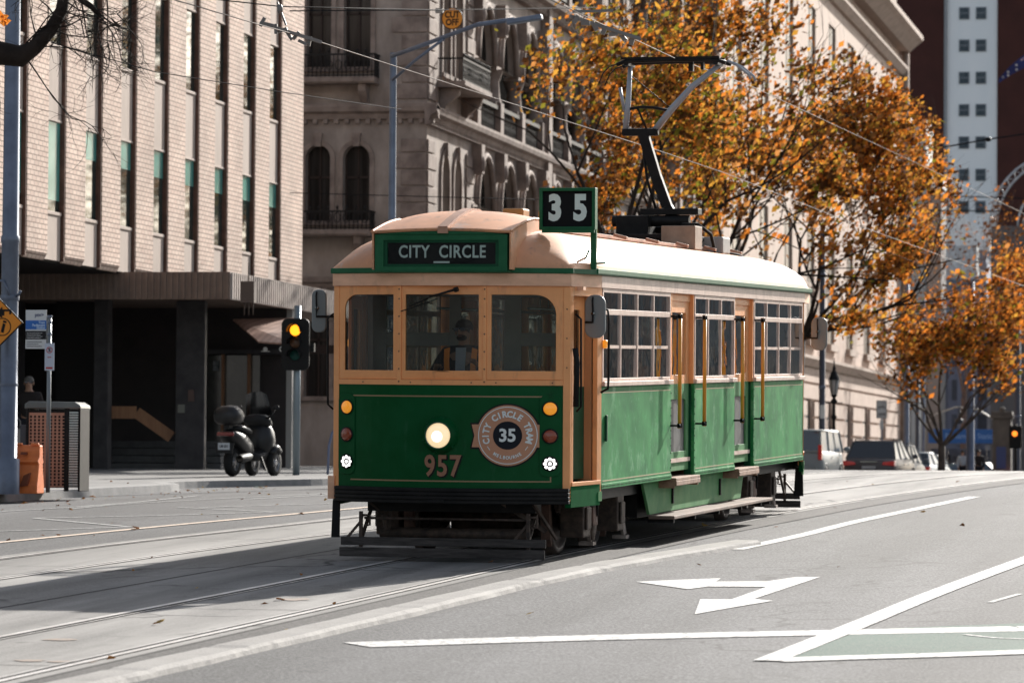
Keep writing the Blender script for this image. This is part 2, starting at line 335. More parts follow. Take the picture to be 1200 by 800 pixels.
# ------------------------------------------------------------------ ground
def frange(a,b,s):
    out=[];x=a
    while x<b-1e-6: out.append(x); x+=s
    return out+[b]
xs=[-1500,-400,-120,-60]+frange(-40,12,.5)+[20,60,200,900,1500]
ys=[-300,-60,0,12]+frange(16,100,.5)+frange(102,150,3)+[180,220,260,400,900,2600]
g=MB(); nx=len(xs)
g.add([(x,y,gz(x,y)) for y in ys for x in xs],[(j*nx+i,j*nx+i+1,(j+1)*nx+i+1,(j+1)*nx+i) for j in range(len(ys)-1) for i in range(nx-1)],sm=True)
tag(g.build('road',asphalt,recalc=False),kind='structure')
def smooth(pts,step=.3):
    P=[Vector((p[0],p[1],0)) for p in pts]; P=[2*P[0]-P[1]]+P+[2*P[-1]-P[-2]]; out=[]
    for i in range(1,len(P)-2):
        a,b,c,d=P[i-1:i+3]; n=max(1,int((c-b).length/step))
        for k in range(n):
            t=k/n; out.append(.5*((2*b)+(c-a)*t+(2*a-5*b+4*c-d)*t*t+(3*b-a-3*c+d)*t**3))
    return out+[P[-2]]
def ribbon(mb,pts,w,off,mi=0,raw=False,w2=None):
    q=pts if raw else smooth(pts); vs=[];n=len(q)
    for i,p in enumerate(q):
        d=(q[min(i+1,n-1)]-q[max(i-1,0)]); d.z=0; d.normalize(); s=Vector((d.y,-d.x,0))
        for k in (-.5,.5): a=p+s*k*w; vs.append((a.x,a.y,gz(a.x,a.y)+off))
    mb.add(vs,[(2*i,2*i+1,2*i+3,2*i+2) for i in range(n-1)],mi); return mb
def offset(q,o):
    out=[];n=len(q)
    for i,p in enumerate(q):
        d=(q[min(i+1,n-1)]-q[max(i-1,0)]); d.normalize(); out.append(p+Vector((d.y,-d.x,0))*o)
    return out
T1=smooth([(-9.35,8),(-9.2,16),(-8.85,25),(-8.45,34),(-8.14,41),(-7.75,47),(-7.32,52),(-6.95,56),(-6.4,60.5),(-5.5,66.5),(-4.3,72.8),(-1.6,84),(6,110),(22,150),(50,210)],.5)
T2=smooth([(-13.5,8),(-13.3,16),(-12.9,30),(-12.45,37),(-12.0,43),(-11.25,49),(-10.6,55),(-9.9,60.5),(-8.9,66),(-7.8,71),(-5,82),(2.5,108),(18.5,150),(46,210)],.5)
# concrete track slab: strip between outer edges of both tracks
lo=offset(T2,-.95); hi=offset(T1,.86); vs=[];fs=[];NC=14;n=min(len(lo),len(hi))
def resample(q,Y):
    for a,b in zip(q,q[1:]):
        if a.y<=Y<=b.y: t=(Y-a.y)/(b.y-a.y); return a.x+(b.x-a.x)*t
    return q[-1].x
YY=frange(10,100,.5)
for Y in YY:
    a=resample(lo,Y); b=resample(hi,Y)
    for k in range(NC+1): x=a+(b-a)*k/NC; vs.append((x,Y,gz(x,Y)+.004))
fs=[(j*(NC+1)+i,j*(NC+1)+i+1,(j+1)*(NC+1)+i+1,(j+1)*(NC+1)+i) for j in range(len(YY)-1) for i in range(NC)]
m=MB().add(vs,fs); tag(m.build('track_path',concrete,recalc=False),kind='structure')
# asphalt strip right of the rails
m=MB(); q=[p for p in offset(T1,1.12) if 8<p.y<80]
ribbon(m,q,.52,.007,raw=True); tag(m.build('road_strip',asphalt_old,recalc=False),kind='structure')
for T,nm,lab in ((T1,'tram_track','pair of steel tram rails set in concrete under the green tram'),(T2,'tram_track','pair of steel tram rails in concrete, on the far side of the green tram')):
    e=empty(nm,(0,0,0),0,lab,'tram track','tram tracks in the road')
    for s in (-.7175,.7175):
        m=MB(); q=[p for p in offset(T,s) if 8<p.y<120]
        ribbon(m,q,.062,.012,0,True); sg=-1 if s>0 else 1
        ribbon(m,offset(q,.065*sg),.045,.009,1,True); ribbon(m,offset(q,.10*sg),.02,.012,0,True)
        m.build('rail',[steel_rail,groove],e,recalc=False)
# dark joint line between slabs
m=MB()
for Y in frange(14,76,6.1):
    for T in (T1,T2):
        x=resample(T,Y); m.add([(x-.62,Y,gz(x-.62,Y)+.0065),(x+.62,Y,gz(x+.62,Y)+.0065),(x+.62,Y+.02,gz(x+.62,Y)+.0068),(x-.62,Y+.02,gz(x-.62,Y)+.0068)],[(0,1,2,3)])
ribbon(m,[p for p in offset(T1,-1.95) if 8<p.y<95],.03,.0065,raw=True)
ribbon(m,[p for p in offset(T1,.9) if 8<p.y<95],.03,.0072,raw=True)
tag(m.build('road_joints',groove,recalc=False),kind='structure')
# raised broken concrete kerb strip beside the track
kp=[(-7.75,18),(-7.6,22),(-7.42,26),(-7.22,29),(-7.0,33),(-6.68,38),(-6.4,40.5),(-6.0,43.2),(-5.8,44.6)]
q=smooth(kp,.12); m=MB(); vs=[];n=len(q)
for i,p in enumerate(q):
    d=(q[min(i+1,n-1)]-q[max(i-1,0)]).normalized(); s=Vector((d.y,-d.x,0)); jl=.012*math.sin(i*.23)+random.uniform(-.004,.004); jr=.015*math.sin(i*.11+1)+.008*math.sin(i*.29)+random.uniform(-.004,.004)
    chip=.02*max(0,math.sin(i*.31)*math.sin(i*.083)-.6)*2; gap=(i in (23,61,79,118,150,171))
    h=.046 if gap else .055+.002*math.sin(i*.4)
    for k,z in ((-.18+jl,-.02),(-.165+jl,h*.8),(-.13,h),(.13-chip,h),(.165+jr-chip,h*.6),(.185+jr,-.02)):
        a=p+s*k; vs.append((a.x,a.y,gz(a.x,a.y)+z))
fs=[(i*6+k,i*6+k+1,(i+1)*6+k+1,(i+1)*6+k) for i in range(n-1) for k in range(5)]
tag(m.add(vs,fs).build('kerb_strip',kerbm,recalc=False),kind='structure')
# painted lines
def P(*pts): return [G(*p) for p in pts]
m=MB()
ribbon(m,P((862,644),(940,627),(1000,612),(1080,595),(1142,582)),.19,.006)
m2=MB()
ribbon(m,P((418,756),(600,750),(800,745),(1000,741),(1199,737)),.52,.006)
ribbon(m,[G(1199,737),G(1199,737)+Vector((6,1.8,0))],.52,.006)
ribbon(m,P((1230,646),(1199,657),(1100,694),(1000,735),(900,775)),.21,.009)
ribbon(m,P((905,774),(1000,771),(1100,768),(1215,764)),.34,.0075)
ribbon(m,P((1130,744),(1165,748),(1215,750)),.05,.0085)
ar=[(290,238),(395,233),(490,229.5),(478,237.5),(600,236.5),(665,227),(722,226.5),(640,254),(568,278),(612,282.5),(520,298),(428,314),(441,278.5),(515,279),(596,250),(460,249),(412,255.5)]
q=[G(600+a/2,563+b/2) for a,b in ar]
bmv=[(p.x,p.y,gz(p.x,p.y)+.006) for p in q]; 
def fill(poly):
    bm=bmesh.new(); v=[bm.verts.new(p) for p in poly]; es=[bm.edges.new((v[i],v[(i+1)%len(v)])) for i in range(len(v))]
    r=bmesh.ops.triangle_fill(bm,use_beauty=True,edges=es); bm.verts.index_update(); vv=[tuple(x.co) for x in bm.verts]; ff=[tuple(x.index for x in f.verts) for f in bm.faces]; bm.free(); return vv,ff
m.add(*fill(bmv))
tag(m.build('road_line_markings',white_line,recalc=False),kind='structure')
m=MB(); z3=lambda a,b:G(a/2.4,b/2.4+560)
for pts,w in (([(0,150),(370,138)],.1),([(370,138),(95,113)],.1),([(95,113),(400,107),(700,98)],.1),([(500,83),(780,96)],.09),([(780,96),(690,99)],.09),([(0,95),(300,75),(560,50)],.09),([(190,88),(480,66),(930,44)],.09),([(560,84),(930,72)],.09),([(700,60),(930,48)],.1)):
    ribbon(m,[z3(*p) for p in pts],w,.006)
ribbon(m,P((1160,706),(1195,696)),.06,.006)
tag(m.build('faded_road_markings',faded_line,recalc=False),kind='structure')
m=MB(); ribbon(m,[z3(*p) for p in [(-60,188),(0,182),(500,132),(1010,85),(1100,76)]],.13,.008)
tag(m.build('cream_road_marking',cream_line,recalc=False),kind='structure')
m=MB(); q=P((922,772),(1010,738),(1110,733.5),(1230,729),(1230,763)); m.add(*fill([(p.x,p.y,gz(p.x,p.y)+.004) for p in q])); tag(m.build('green_road_patch',greenpaint,recalc=False),kind='structure')
m=MB(); q=P((285,567),(300,571),(400,564),(400,561),(320,563)); m.add(*fill([(p.x,p.y,gz(p.x,p.y)+.008) for p in q])); tag(m.build('green_bike_lane_road',greenpaint,recalc=False),kind='structure')
# utility paint smudges, patches
m=MB()
for (px,py,w_,l_) in ((70,750,.28,.06),(35,775,.25,.05),(70,776,.2,.05),(98,776,.2,.05),(345,703,.3,.1)):
    p=G(px,py); pts=[]
    for k in range(10): t=2*PI*k/10; rr=random.uniform(.7,1.1); pts.append((p.x+math.cos(t)*w_/2*rr,p.y+math.sin(t)*l_*2*rr,gz(p.x,p.y+math.sin(t)*l_*2*rr)+.0085))
    m.add(pts,[tuple(range(10))])
tag(m.build('faded_orange_road_marking',mat('faded_orange_paint',(.33,.235,.175),.8,c2=(.24,.215,.195),sc=14),recalc=False),kind='structure')
# pavement on the left with kerb
KL=[(-17.9,30),(-17.95,48)]+[(p.x,p.y) for p in P((0,586),(100,579),(202,570))]
k2=[(p.x,p.y) for p in P((213,566),(250,564),(308,567),(345,565.5),(385,562))]
KL=[(-18.6,30),(-18.3,46),(-18.02,55),(-17.75,59),(-17.53,62.4),(-17.7,63.4),(-18.2,64.6),(-17.95,66.4),(-17.2,68.0),(-16.6,70),(-16.3,74),(-16.0,80),(-15.8,90),(-15.6,110),(-15.4,150),(-15.2,260)]
q=smooth(KL,.4); q=[p for p in q]; vs=[];fs=[];n=len(q)
for p in q:
    for k,(o,h) in enumerate(((-.0,-.05),(.02,.12),(.32,.13),(1.2,.13),(3,.13),(5.5,.13),(9,.13),(16,.13),(40,.13))): vs.append((p.x-o,p.y,gz(p.x-o,p.y)+h))
kf=[];pf=[]
for i in range(n-1):
    for k in range(8):
        f=(i*9+k,i*9+k+1,(i+1)*9+k+1,(i+1)*9+k); (kf if k<2 else pf).append(f)
m=MB().add(vs,kf,0).add(vs,pf,1); tag(m.build('pavement',[mat('kerb_bluestone',(.19,.19,.19),.85,c2=(.28,.275,.27),sc=3,bump=.3),paving],recalc=False),kind='structure')
# fallen leaves
m=MB(); lf=[leafmat('fallen_leaf_a',(.30,.13,.04),.1),leafmat('fallen_leaf_b',(.16,.07,.03),.1),leafmat('fallen_leaf_c',(.42,.28,.10),.1)]
def leafpoly(mb,p,r,nrm,mi):
    nrm=Vector(nrm).normalized(); a=nrm.orthogonal().normalized(); a.rotate(Matrix.Rotation(random.uniform(0,2*PI),3,nrm)); b=nrm.cross(a); vs=[]
    for k in range(7): t=2*PI*k/7; rr=r*(1 if k%2 else .6); vs.append(p+a*rr*math.cos(t)+b*rr*math.sin(t)+nrm*random.uniform(-.2,.2)*r)
    mb.add([p+nrm*.15*r]+vs,[(0,1+k,1+(k+1)%7) for k in range(7)],mi)
big=[(328,704,.07),(188,730,.07),(182,733,.06),(178,655,.03),(230,691,.03),(310,709,.05),(353,675,.03),(156,670,.03),(130,774,.05),(335,740,.03),(945,676,.02),(1128,616,.06),(1122,565,.06),(825,617,.07),(909,619,.05),(160,620,.1),(157,622,.06),(353,603,.06),(80,588,.06),(140,563,.05),(236,604,.03),(575,660,.05),(1150,545,.04),(392,709,.03)]
for px,py,r in big:
    p=G(px,py); p.z=gz(p.x,p.y)+.02; leafpoly(m,p,r*.75,(random.uniform(-.5,.5),random.uniform(-.8,.2),1),random.randrange(3))
for k in range(260):
    if k%3==0 and k%4: continue
    x=random.uniform(-19,-13) if k%3 else random.uniform(-8,2); y=random.uniform(40,72) if k%3 else random.uniform(25,70)
    if k%3 and random.random()<.65: x=-17.6+random.gauss(.2,.35)
    z=gz(x,y)+.015+(.13 if x<-18.2 else 0); leafpoly(m,Vector((x,y,z)),random.uniform(.018,.045),(random.uniform(-.5,.5),random.uniform(-.5,.5),1),random.randrange(3))
tag(m.build('fallen_leaves',lf,recalc=False),'brown fallen leaves scattered over the road','leaves',kind='stuff')
# ------------------------------------------------------------------ the tram
TYAW=R(3.45); to=Vector((-8.345,39.95,0)); to.z=gz(to.x,to.y)+.012
_fy=Vector((math.sin(TYAW)*math.cos(.0275),math.cos(TYAW)*math.cos(.0275),math.sin(.0275))); _rx=Vector((math.cos(TYAW),-math.sin(TYAW),0)); _uz=_rx.cross(_fy)
_rl=R(.3); _rx2=_rx*math.cos(_rl)-_uz*math.sin(_rl); _uz2=_rx*math.sin(_rl)+_uz*math.cos(_rl)
TM=Matrix((_rx2,_fy,_uz2)).transposed()
tram=empty('tram',to,0,'vintage green and cream tram with a lit headlight running up the street','tram',rot=TM.to_euler())
BOW=.33; LT=14.7; Y0=1.25; Y1=LT-1.25
def prof(x): return BOW*(x/1.27)**2
def FM(x,y,z): return (x,y+prof(x),z)
def RM(x,y,z): return (-x*.95,LT-(y+prof(x)),z)
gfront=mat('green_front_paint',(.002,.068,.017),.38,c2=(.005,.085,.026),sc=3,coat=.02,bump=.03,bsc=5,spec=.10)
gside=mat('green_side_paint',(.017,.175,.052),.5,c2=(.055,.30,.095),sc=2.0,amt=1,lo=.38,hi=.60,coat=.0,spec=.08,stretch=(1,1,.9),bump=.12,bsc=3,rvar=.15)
# extra weathering on the side paint: pale scuffs and streaks
def scuff(m,col,scl,lo,hi,stretch):
    n=m.node_tree;N=n.nodes;L=n.links;b=N['Principled BSDF']; src=b.inputs['Base Color'].links[0].from_socket
    tc=N.new('ShaderNodeTexCoord'); mp=N.new('ShaderNodeMapping'); mp.inputs['Scale'].default_value=stretch; L.new(tc.outputs['Object'],mp.inputs[0])
    nz=N.new('ShaderNodeTexNoise'); nz.inputs['Scale'].default_value=scl; nz.inputs['Detail'].default_value=9; nz.inputs['Roughness'].default_value=.7; L.new(mp.outputs[0],nz.inputs['Vector'])
    mr=N.new('ShaderNodeMapRange'); mr.inputs['From Min'].default_value=lo; mr.inputs['From Max'].default_value=hi; mr.inputs['To Max'].default_value=.85; L.new(nz.outputs[0],mr.inputs[0])
    mx=N.new('ShaderNodeMix'); mx.data_type='RGBA'; mx.inputs[7].default_value=(*col,1); L.new(mr.outputs[0],mx.inputs[0]); L.new(src,mx.inputs[6]); L.new(mx.outputs[2],b.inputs['Base Color'])
scuff(gside,(.24,.47,.28),3.5,.54,.76,(1,1,.8)); scuff(gside,(.014,.13,.05),1.7,.52,.68,(1,1,1)); scuff(gside,(.26,.44,.30),14,.62,.76,(1,1,.5))
gskirt=mat('green_skirt_paint',(.07,.23,.09),.6,c2=(.13,.30,.13),sc=3,spec=.1)
gdark=mat('green_dark_trim',(.004,.06,.025),.4,c2=(.01,.09,.04),sc=5)
gtrim=mat('green_gutter_paint',(.006,.095,.034),.5,c2=(.02,.13,.055),sc=5,spec=.25)
cream=mat('cream_orange_paint',(.93,.41,.155),.5,c2=(.82,.35,.13),sc=3,coat=.05,bump=.02,bsc=8)
fasc=mat('fascia_paint',(.90,.52,.33),.55,c2=(.74,.42,.26),sc=3,stretch=(1,1,3))
screme=mat('side_cream_sunlit',(.70,.53,.44),.5,c2=(.55,.40,.33),sc=4)  # the front cream again, its sun-washed look put into the colour
roofm=mat('roof_canvas_paint',(.82,.395,.20),.5,c2=(.58,.28,.15),sc=1.3,bump=.12,bsc=3,lo=.38,hi=.7)
scuff(roofm,(.30,.17,.11),5,.52,.72,(1,.6,1)); scuff(roofm,(.62,.50,.42),2.5,.6,.72,(1,1,1))
scuff(gfront,(.02,.10,.045),9,.60,.75,(1,1,.25)); scuff(gfront,(.012,.035,.016),3,.58,.72,(1,1,.6)); scuff(cream,(.38,.17,.08),6,.56,.76,(1,1,.18)); scuff(cream,(.30,.14,.07),22,.66,.74,(1,1,.6)); scuff(fasc,(.45,.27,.18),5,.58,.78,(1,1,.5)); scuff(screme,(.36,.26,.21),8,.55,.75,(1,1,.3))
pink=mat('roof_strip_paint',(.50,.27,.17),.6,c2=(.40,.22,.15),sc=4)
orangew=mat('orange_timber_paint',(.52,.25,.07),.55,c2=(.42,.2,.06),sc=6)
gold=mat('gold_leaf_paint',(.30,.20,.10),.45)
brown=mat('bronze_number_paint',(.33,.16,.09),.5)
pinkb=mat('badge_copper',(.52,.24,.13),.4,coat=.3)
white=mat('white_enamel',(.75,.78,.76),.5)
cab_in=mat('cab_interior_paint',(.34,.34,.31),.7,c2=(.27,.27,.25),sc=3)
wood=mat('varnished_wood',(.20,.09,.035),.4,c2=(.13,.055,.02),sc=6,stretch=(1,1,.2),coat=.3)
glass=glassmat('tram_glass',(.70,.74,.72),1.0,.01)
glass_s=glassmat('side_glass',(.55,.62,.58),2.6,.03,.25)
def fpart(mb,name,m,both=True,bevel=0,parent=None,orig=None):
    import copy
    a=copy.deepcopy(mb); o=a.map(FM).build(name,m,parent or tram,bevel=bevel)
    if both and parent is None: mb.map(RM).build(name,m,tram,bevel=bevel)
    return o
# front panel (closed slab following the bow)
fpart(MB().box(-1.2,1.2,.0,.05,.70,1.815,nx=24),'front_panel',gfront)
# coach lines
m=MB()
for z in (1.70,.83): m.box(-1.05,1.08,-.0035,.002,z-.007,z+.007,nx=20)
m.box(1.08,1.092,-.0035,.002,.823,.93); m.box(1.08,1.092,-.0035,.002,1.64,1.707)
fpart(m,'coach_line',gold,False)
# corner posts and pillars of the window band
for x0,x1 in ((-1.27,-1.2),(1.2,1.27)):
    fpart(MB().box(x0,x1,-.006,.09,.62,2.835),'corner_post',cream,bevel=.006)
for x0,x1 in ((-.55,-.413),(.369,.495)):
    fpart(MB().box(x0+.045,x1-.045,-.012,.06,1.815,2.835),'pillar',cream,bevel=.004)
def wframe(x0,x1,g0,g1,rr):
    m=MB().ring((x0,x1,1.87,2.835),rrect(g0,g1,1.963,2.745,rr,8),0,.045)
    # subdivide not needed: narrow
    o=fpart(m,'window_frame',cream,False,bevel=.004)
    p=MB(); nn=8
    vs=[];
    for i in range(nn+1):
        x=g0-.01+(g1-g0+.02)*i/nn; vs+=[(x,.025,1.95),(x,.025,2.755)]
    p.add(vs,[(2*i,2*i+2,2*i+3,2*i+1) for i in range(nn)],0,True); p.map(FM).build('pane',glass,o,recalc=False)
    m2=MB().ring((x0,x1,1.87,2.835),rrect(g0,g1,1.963,2.745,rr,8),0,.045); o2=m2.map(RM).build('window_frame',cream,tram)
    p2=MB().add(vs,[(2*i,2*i+2,2*i+3,2*i+1) for i in range(nn)]); p2.map(RM).build('pane',glass,o2,recalc=False)
wframe(-1.2,-.505,-1.131,-.551,(0,0,0,.15)); wframe(-.458,.414,-.413,.369,(0,0,0,0)); wframe(.45,1.2,.495,1.129,(0,0,.20,0))
fpart(MB().box(-1.2,1.2,-.012,.05,1.816,1.868,nx=24),'sill_rail',cream)
# screws on the frames
m=MB()
for x in (-.482,.432):
    for z in (1.85,1.98,2.16,2.34,2.52,2.70,2.80): m.lathe((x,-.013,z),(0,-1,0),[(.009,0),(.006,.004),(0,.004)],8)
for x in (-.9,-.35,.3,.55,1.1): m.lathe((x,-.013,1.842),(0,-1,0),[(.008,0),(0,.004)],8)
for z in (2.0,2.3,2.6): m.lathe((1.235,-.007,z),(0,-1,0),[(.008,0),(0,.004)],8)
fpart(m,'screw',mat('screw_metal',(.15,.07,.035),.5),False)
# fascia board and green band across the front
fpart(MB().box(-1.28,1.28,-.03,.05,2.835,2.965,nx=24),'fascia',fasc,bevel=.004)
fpart(MB().box(-1.30,1.30,-.05,.05,2.966,3.02,nx=24),'green_band',gtrim,bevel=.006)
# bumper with ridges
m=MB()
for k in range(4): m.box(-1.235,1.27,-.07+(.012 if k==0 else 0),.02,.60+.041*k,.634+.041*k,nx=20)
m.box(-1.23,1.265,-.05,.01,.603,.76,nx=20); m.box(-.14,.04,-.085,-.06,.605,.64)
fpart(m,'bumper',black,bevel=.006)
# marker lights
amb=mat('amber_lens',(.85,.32,.03),.25,coat=.5,em=(1,.35,.02),ems=.25); redl=mat('red_lens',(.28,.045,.012),.25,coat=.5)
whl=mat('lit_white_led',(1,1,1),.3,em=(1,.97,.93),ems=1.1); headl=mat('lit_headlight',(1,.95,.85),.3,em=(1,.72,.34),ems=.40); bulb=mat('lit_bulb',(1,1,.9),.3,em=(1,.93,.75),ems=1.2); chrome=mat('chrome_ring',(.3,.3,.28),.2,1)
for s in (-1,1):
    cx=-1.097 if s<0 else 1.083
    bx=fpart(MB().prism(rrect(cx-.105,cx+.10,.88,1.72,(.07,.07,.07,.07)),-.012,.005),'light_panel',gfront,False,bevel=.005)
    for z,mm,nm in ((1.578,amb,'indicator_light'),(1.295,redl,'tail_light')):
        l=fpart(MB().lathe((cx,-.012,z),(0,-1,0),[(.078,0),(.078,.012),(.066,.014)],20),nm,black,False)
        MB().lathe((cx,-.02,z),(0,-1,0),[(.066,0),(.062,.012),(.04,.022),(0,.026)],20).map(FM).build('lens',mm,l)
    l=fpart(MB().lathe((cx,-.012,1.014),(0,-1,0),[(.078,0),(.078,.01),(.0,.010)],20),'running_light',black,False)
    mm=MB()
    for k in range(8):
        t=2*PI*k/8; rr=.048; mm.lathe((cx+rr*math.cos(t),-.0245,1.014+rr*math.sin(t)),(0,-1,0),[(.0175,0),(.015,.008),(0,.01)],8)
    mm.lathe((cx,-.0245,1.014),(0,-1,0),[(.0185,0),(0,.01)],8); mm.map(FM).build('lens',whl,l)
# headlight
m=MB().lathe((-.02,.0,1.30),(0,-1,0),[(.19,0),(.19,.02),(.165,.05),(.15,.10),(.135,.11),(.13,.095)],32)
for k in range(6): t=2*PI*k/6+.3; m.lathe((-.02+.175*math.cos(t),-.02,1.30+.175*math.sin(t)),(0,-1,0),[(.015,0),(.015,.02),(0,.022)],8)
h=m.build('headlight',gfront,tram)
MB().lathe((-.02,-.085,1.30),(0,-1,0),[(.132,0),(.12,.012),(.07,.022),(0,.026)],28).build('lens',headl,h)
MB().lathe((-.03,-.112,1.29),(0,-1,0),[(.06,-.006),(.05,0),(0,.008)],20).build('bulb',bulb,h)
MB().lathe((-.02,-.095,1.30),(0,-1,0),[(.135,0),(.138,.012),(.13,.016),(.127,.006)],28).build('rim',chrome,h)
# badge
bc=(.668,1.303)
def BS(x,y,z): return (bc[0]+(x-bc[0])*.915,y,bc[1]+(z-bc[1])*.915)
def disc(r,y0,y1,n=48,c=bc):
    m=MB(); m.prism([(c[0]+r*math.cos(2*PI*k/n),c[1]+r*math.sin(2*PI*k/n)) for k in range(n)],y0,y1); return m
def rings(r0,r1,y,n=64,c=bc):
    m=MB(); vs=[]
    for k in range(n): t=2*PI*k/n; vs+=[(c[0]+r0*math.cos(t),y,c[1]+r0*math.sin(t)),(c[0]+r1*math.cos(t),y,c[1]+r1*math.sin(t))]
    return m.add(vs,[(2*k,2*k+1,(2*k+3)%(2*n),(2*k+2)%(2*n)) for k in range(n)])
def diskgrid(r,y,n=48,c=bc,rr=6):
    m=MB(); vs=[(c[0],y,c[1])]; fs=[]
    for j in range(1,rr+1):
        for k in range(n): t=2*PI*k/n; vs.append((c[0]+r*j/rr*math.cos(t),y,c[1]+r*j/rr*math.sin(t)))
    for k in range(n): fs.append((0,1+k,1+(k+1)%n))
    for j in range(rr-1):
        for k in range(n): fs.append((1+j*n+k,1+(j+1)*n+k,1+(j+1)*n+(k+1)%n,1+j*n+(k+1)%n))
    return m.add(vs,fs)
badge=empty('badge',(0,0,0)); badge.parent=tram
diskgrid(.358,-.006).map(BS).map(FM).build('backing',black,badge,recalc=False)
m=MB(); rp=[(.285,1.43),(.36,1.43),(.36,1.152),(.285,1.152),(.318,1.29)]
m.prism([(bc[0]-.395,1.425),(bc[0]-.30,1.425),(bc[0]-.30,1.17),(bc[0]-.395,1.17),(bc[0]-.365,1.30)],-.0085,-.004); m.prism([(bc[0]+.295,1.425),(bc[0]+.352,1.425),(bc[0]+.352,1.17),(bc[0]+.295,1.17)],-.0085,-.004)
m.map(BS).map(FM).build('ribbon',pinkb,badge)
m=MB(); m.prism([(bc[0]-.415,1.445),(bc[0]-.30,1.445),(bc[0]-.30,1.15),(bc[0]-.415,1.15),(bc[0]-.38,1.30)],-.0055,-.003); m.prism([(bc[0]+.295,1.445),(bc[0]+.362,1.445),(bc[0]+.362,1.15),(bc[0]+.295,1.15)],-.0055,-.003); m.map(BS).map(FM).build('ribbon_edge',black,badge)
diskgrid(.34,-.0105).map(BS).map(FM).build('disc',pinkb,badge,recalc=False); rings(.313,.322,-.0135).map(BS).map(FM).build('ring_line',white,badge,recalc=False)
diskgrid(.158,-.013).map(BS).map(FM).build('centre_disc',mat('badge_black',(.006,.008,.015),.4),badge,recalc=False)
def arctext(s,r,a0,a1,size,flip=False,bold=.004,sx=.9):
    out=MB()
    for i,ch in enumerate(s):
        if ch==' ': continue
        t=R(a0+(a1-a0)*i/(len(s)-1)); c=text_mb(ch,size,sx,bold,.002); rot=t-PI/2 if not flip else t+PI/2
        cs,sn=math.cos(rot),math.sin(rot)
        out.join(c.map(lambda x,y,z:(bc[0]+r*math.cos(t)+x*cs-z*sn,-.016+y,bc[1]+r*math.sin(t)+x*sn+z*cs)))
    return out
m=arctext('CITY CIRCLE TRAM',.235,196,-14,.098); m.join(arctext('MELBOURNE',.25,237,303,.05,True,.002))
c3,s3=math.cos,math.sin
for a in (215,325): 
    t=R(a); m.obox((bc[0]+.25*c3(t),-.0155,bc[1]+.25*s3(t)),(.05,.002,.008),Matrix.Rotation(-(t+PI/2),3,'Y'))
m.map(BS).map(FM).build('lettering',white,badge)
text_mb('35',.20,.95,.006,.002).map(lambda x,y,z:(x+bc[0],y-.017,z+bc[1]-.005)).map(BS).map(FM).build('numerals',white,badge)
# fleet number
n=empty('fleet_number',(0,0,0)); n.parent=tram
text_mb('957',.30,.80,.012,.003,space=1.12).map(lambda x,y,z:(x+.012,y-.006,z+.967)).map(FM).build('shadow_numerals',black,n)
text_mb('957',.30,.80,.007,.003,space=1.12).map(lambda x,y,z:(x,y-.009,z+.977)).map(FM).build('numerals',brown,n)
# destination box
db=empty('destination_sign',(0,0,0)); db.parent=tram
m=MB().ring((-.715,.695,2.985,3.36),[(-.62,3.03),(.60,3.03),(.60,3.30),(-.62,3.30)],-.075,.16)
m.prism([(-.715,3.36),(.695,3.36),(.4,3.385),(0,3.395),(-.4,3.385)],-.09,.16); m.box(-.74,.72,-.085,.16,2.972,2.985)
m.build('frame',gtrim,db,bevel=.006)
MB().ring((-.62,.60,3.03,3.30),[(-.585,3.055),(.565,3.055),(.565,3.275),(-.585,3.275)],-.055,.1).build('inner_frame',gdark,db,bevel=.003)
MB().box(-.6,.58,-.02,0,3.04,3.29).build('blind',mat('blind_black',(.006,.007,.008),.7),db)
m=text_mb('CITY  CIRCLE',.178,.80,.004,.003,space=1.10).map(lambda x,y,z:(x-.01,y-.0225,z+3.178)); m.box(-.10,.07,-.0235,-.021,3.066,3.085)
m.build('lettering',mat('blind_lettering',(.72,.82,.76),.6),db)
MB().add([(-.59,-.045,3.05),(.57,-.045,3.05),(.57,-.045,3.28),(-.59,-.045,3.28)],[(0,1,2,3)]).build('glass',glassmat('clear_glass',(.9,.93,.92),.8,.03),db,recalc=False)
# roof with domed ends
def roofpt(u,v):
    def e(d): return (max(0,1-(1-min(d,1.25)/1.25)**2.3))**.5
    ed=e(v)*e(LT-v) if False else min(e(v),e(LT-v-0))
    hw=1.30+.10*sstep(0,1.2,min(v,LT-v))
    bow=prof(u*1.27); yy=v
    if v<2: yy=v+bow*(1-sstep(0,2,v))
    if v>LT-2: yy=v-bow*(1-sstep(0,2,LT-v))
    return (u*hw,yy,3.012+.47*(max(0,1-abs(u)**2.5))**.52*ed)
us=[math.sin(PI/2*k/16) for k in range(-16,17)]; vv=[1.25*(1-math.cos(PI/2*k/10)) for k in range(11)]+[2,3,4,5,6,7,8,9,10,11,12,12.8]; vv+= [LT-x for x in reversed(vv[:11])]
m=MB(); nu=len(us); m.add([roofpt(u,v) for v in vv for u in us],[(j*nu+i,j*nu+i+1,(j+1)*nu+i+1,(j+1)*nu+i) for j in range(len(vv)-1) for i in range(nu-1)],0,True)
roof=m.build('roof',roofm,tram,recalc=False)
# roof walkway with brackets
m=MB(); m.box(-.42,-.30,2.2,13.0,3.49,3.53); m.box(.38,.50,2.2,13.0,3.475,3.515)
m.build('roof_walkway',pink,roof,bevel=.004)
m=MB()
for k in range(5): y=5.6+k*1.75; m.obox((.60,y,3.50),(.16,.07,.035),Matrix.Rotation(.25,3,'Y'))
m.build('walkway_bracket',pink,roof,bevel=.004)
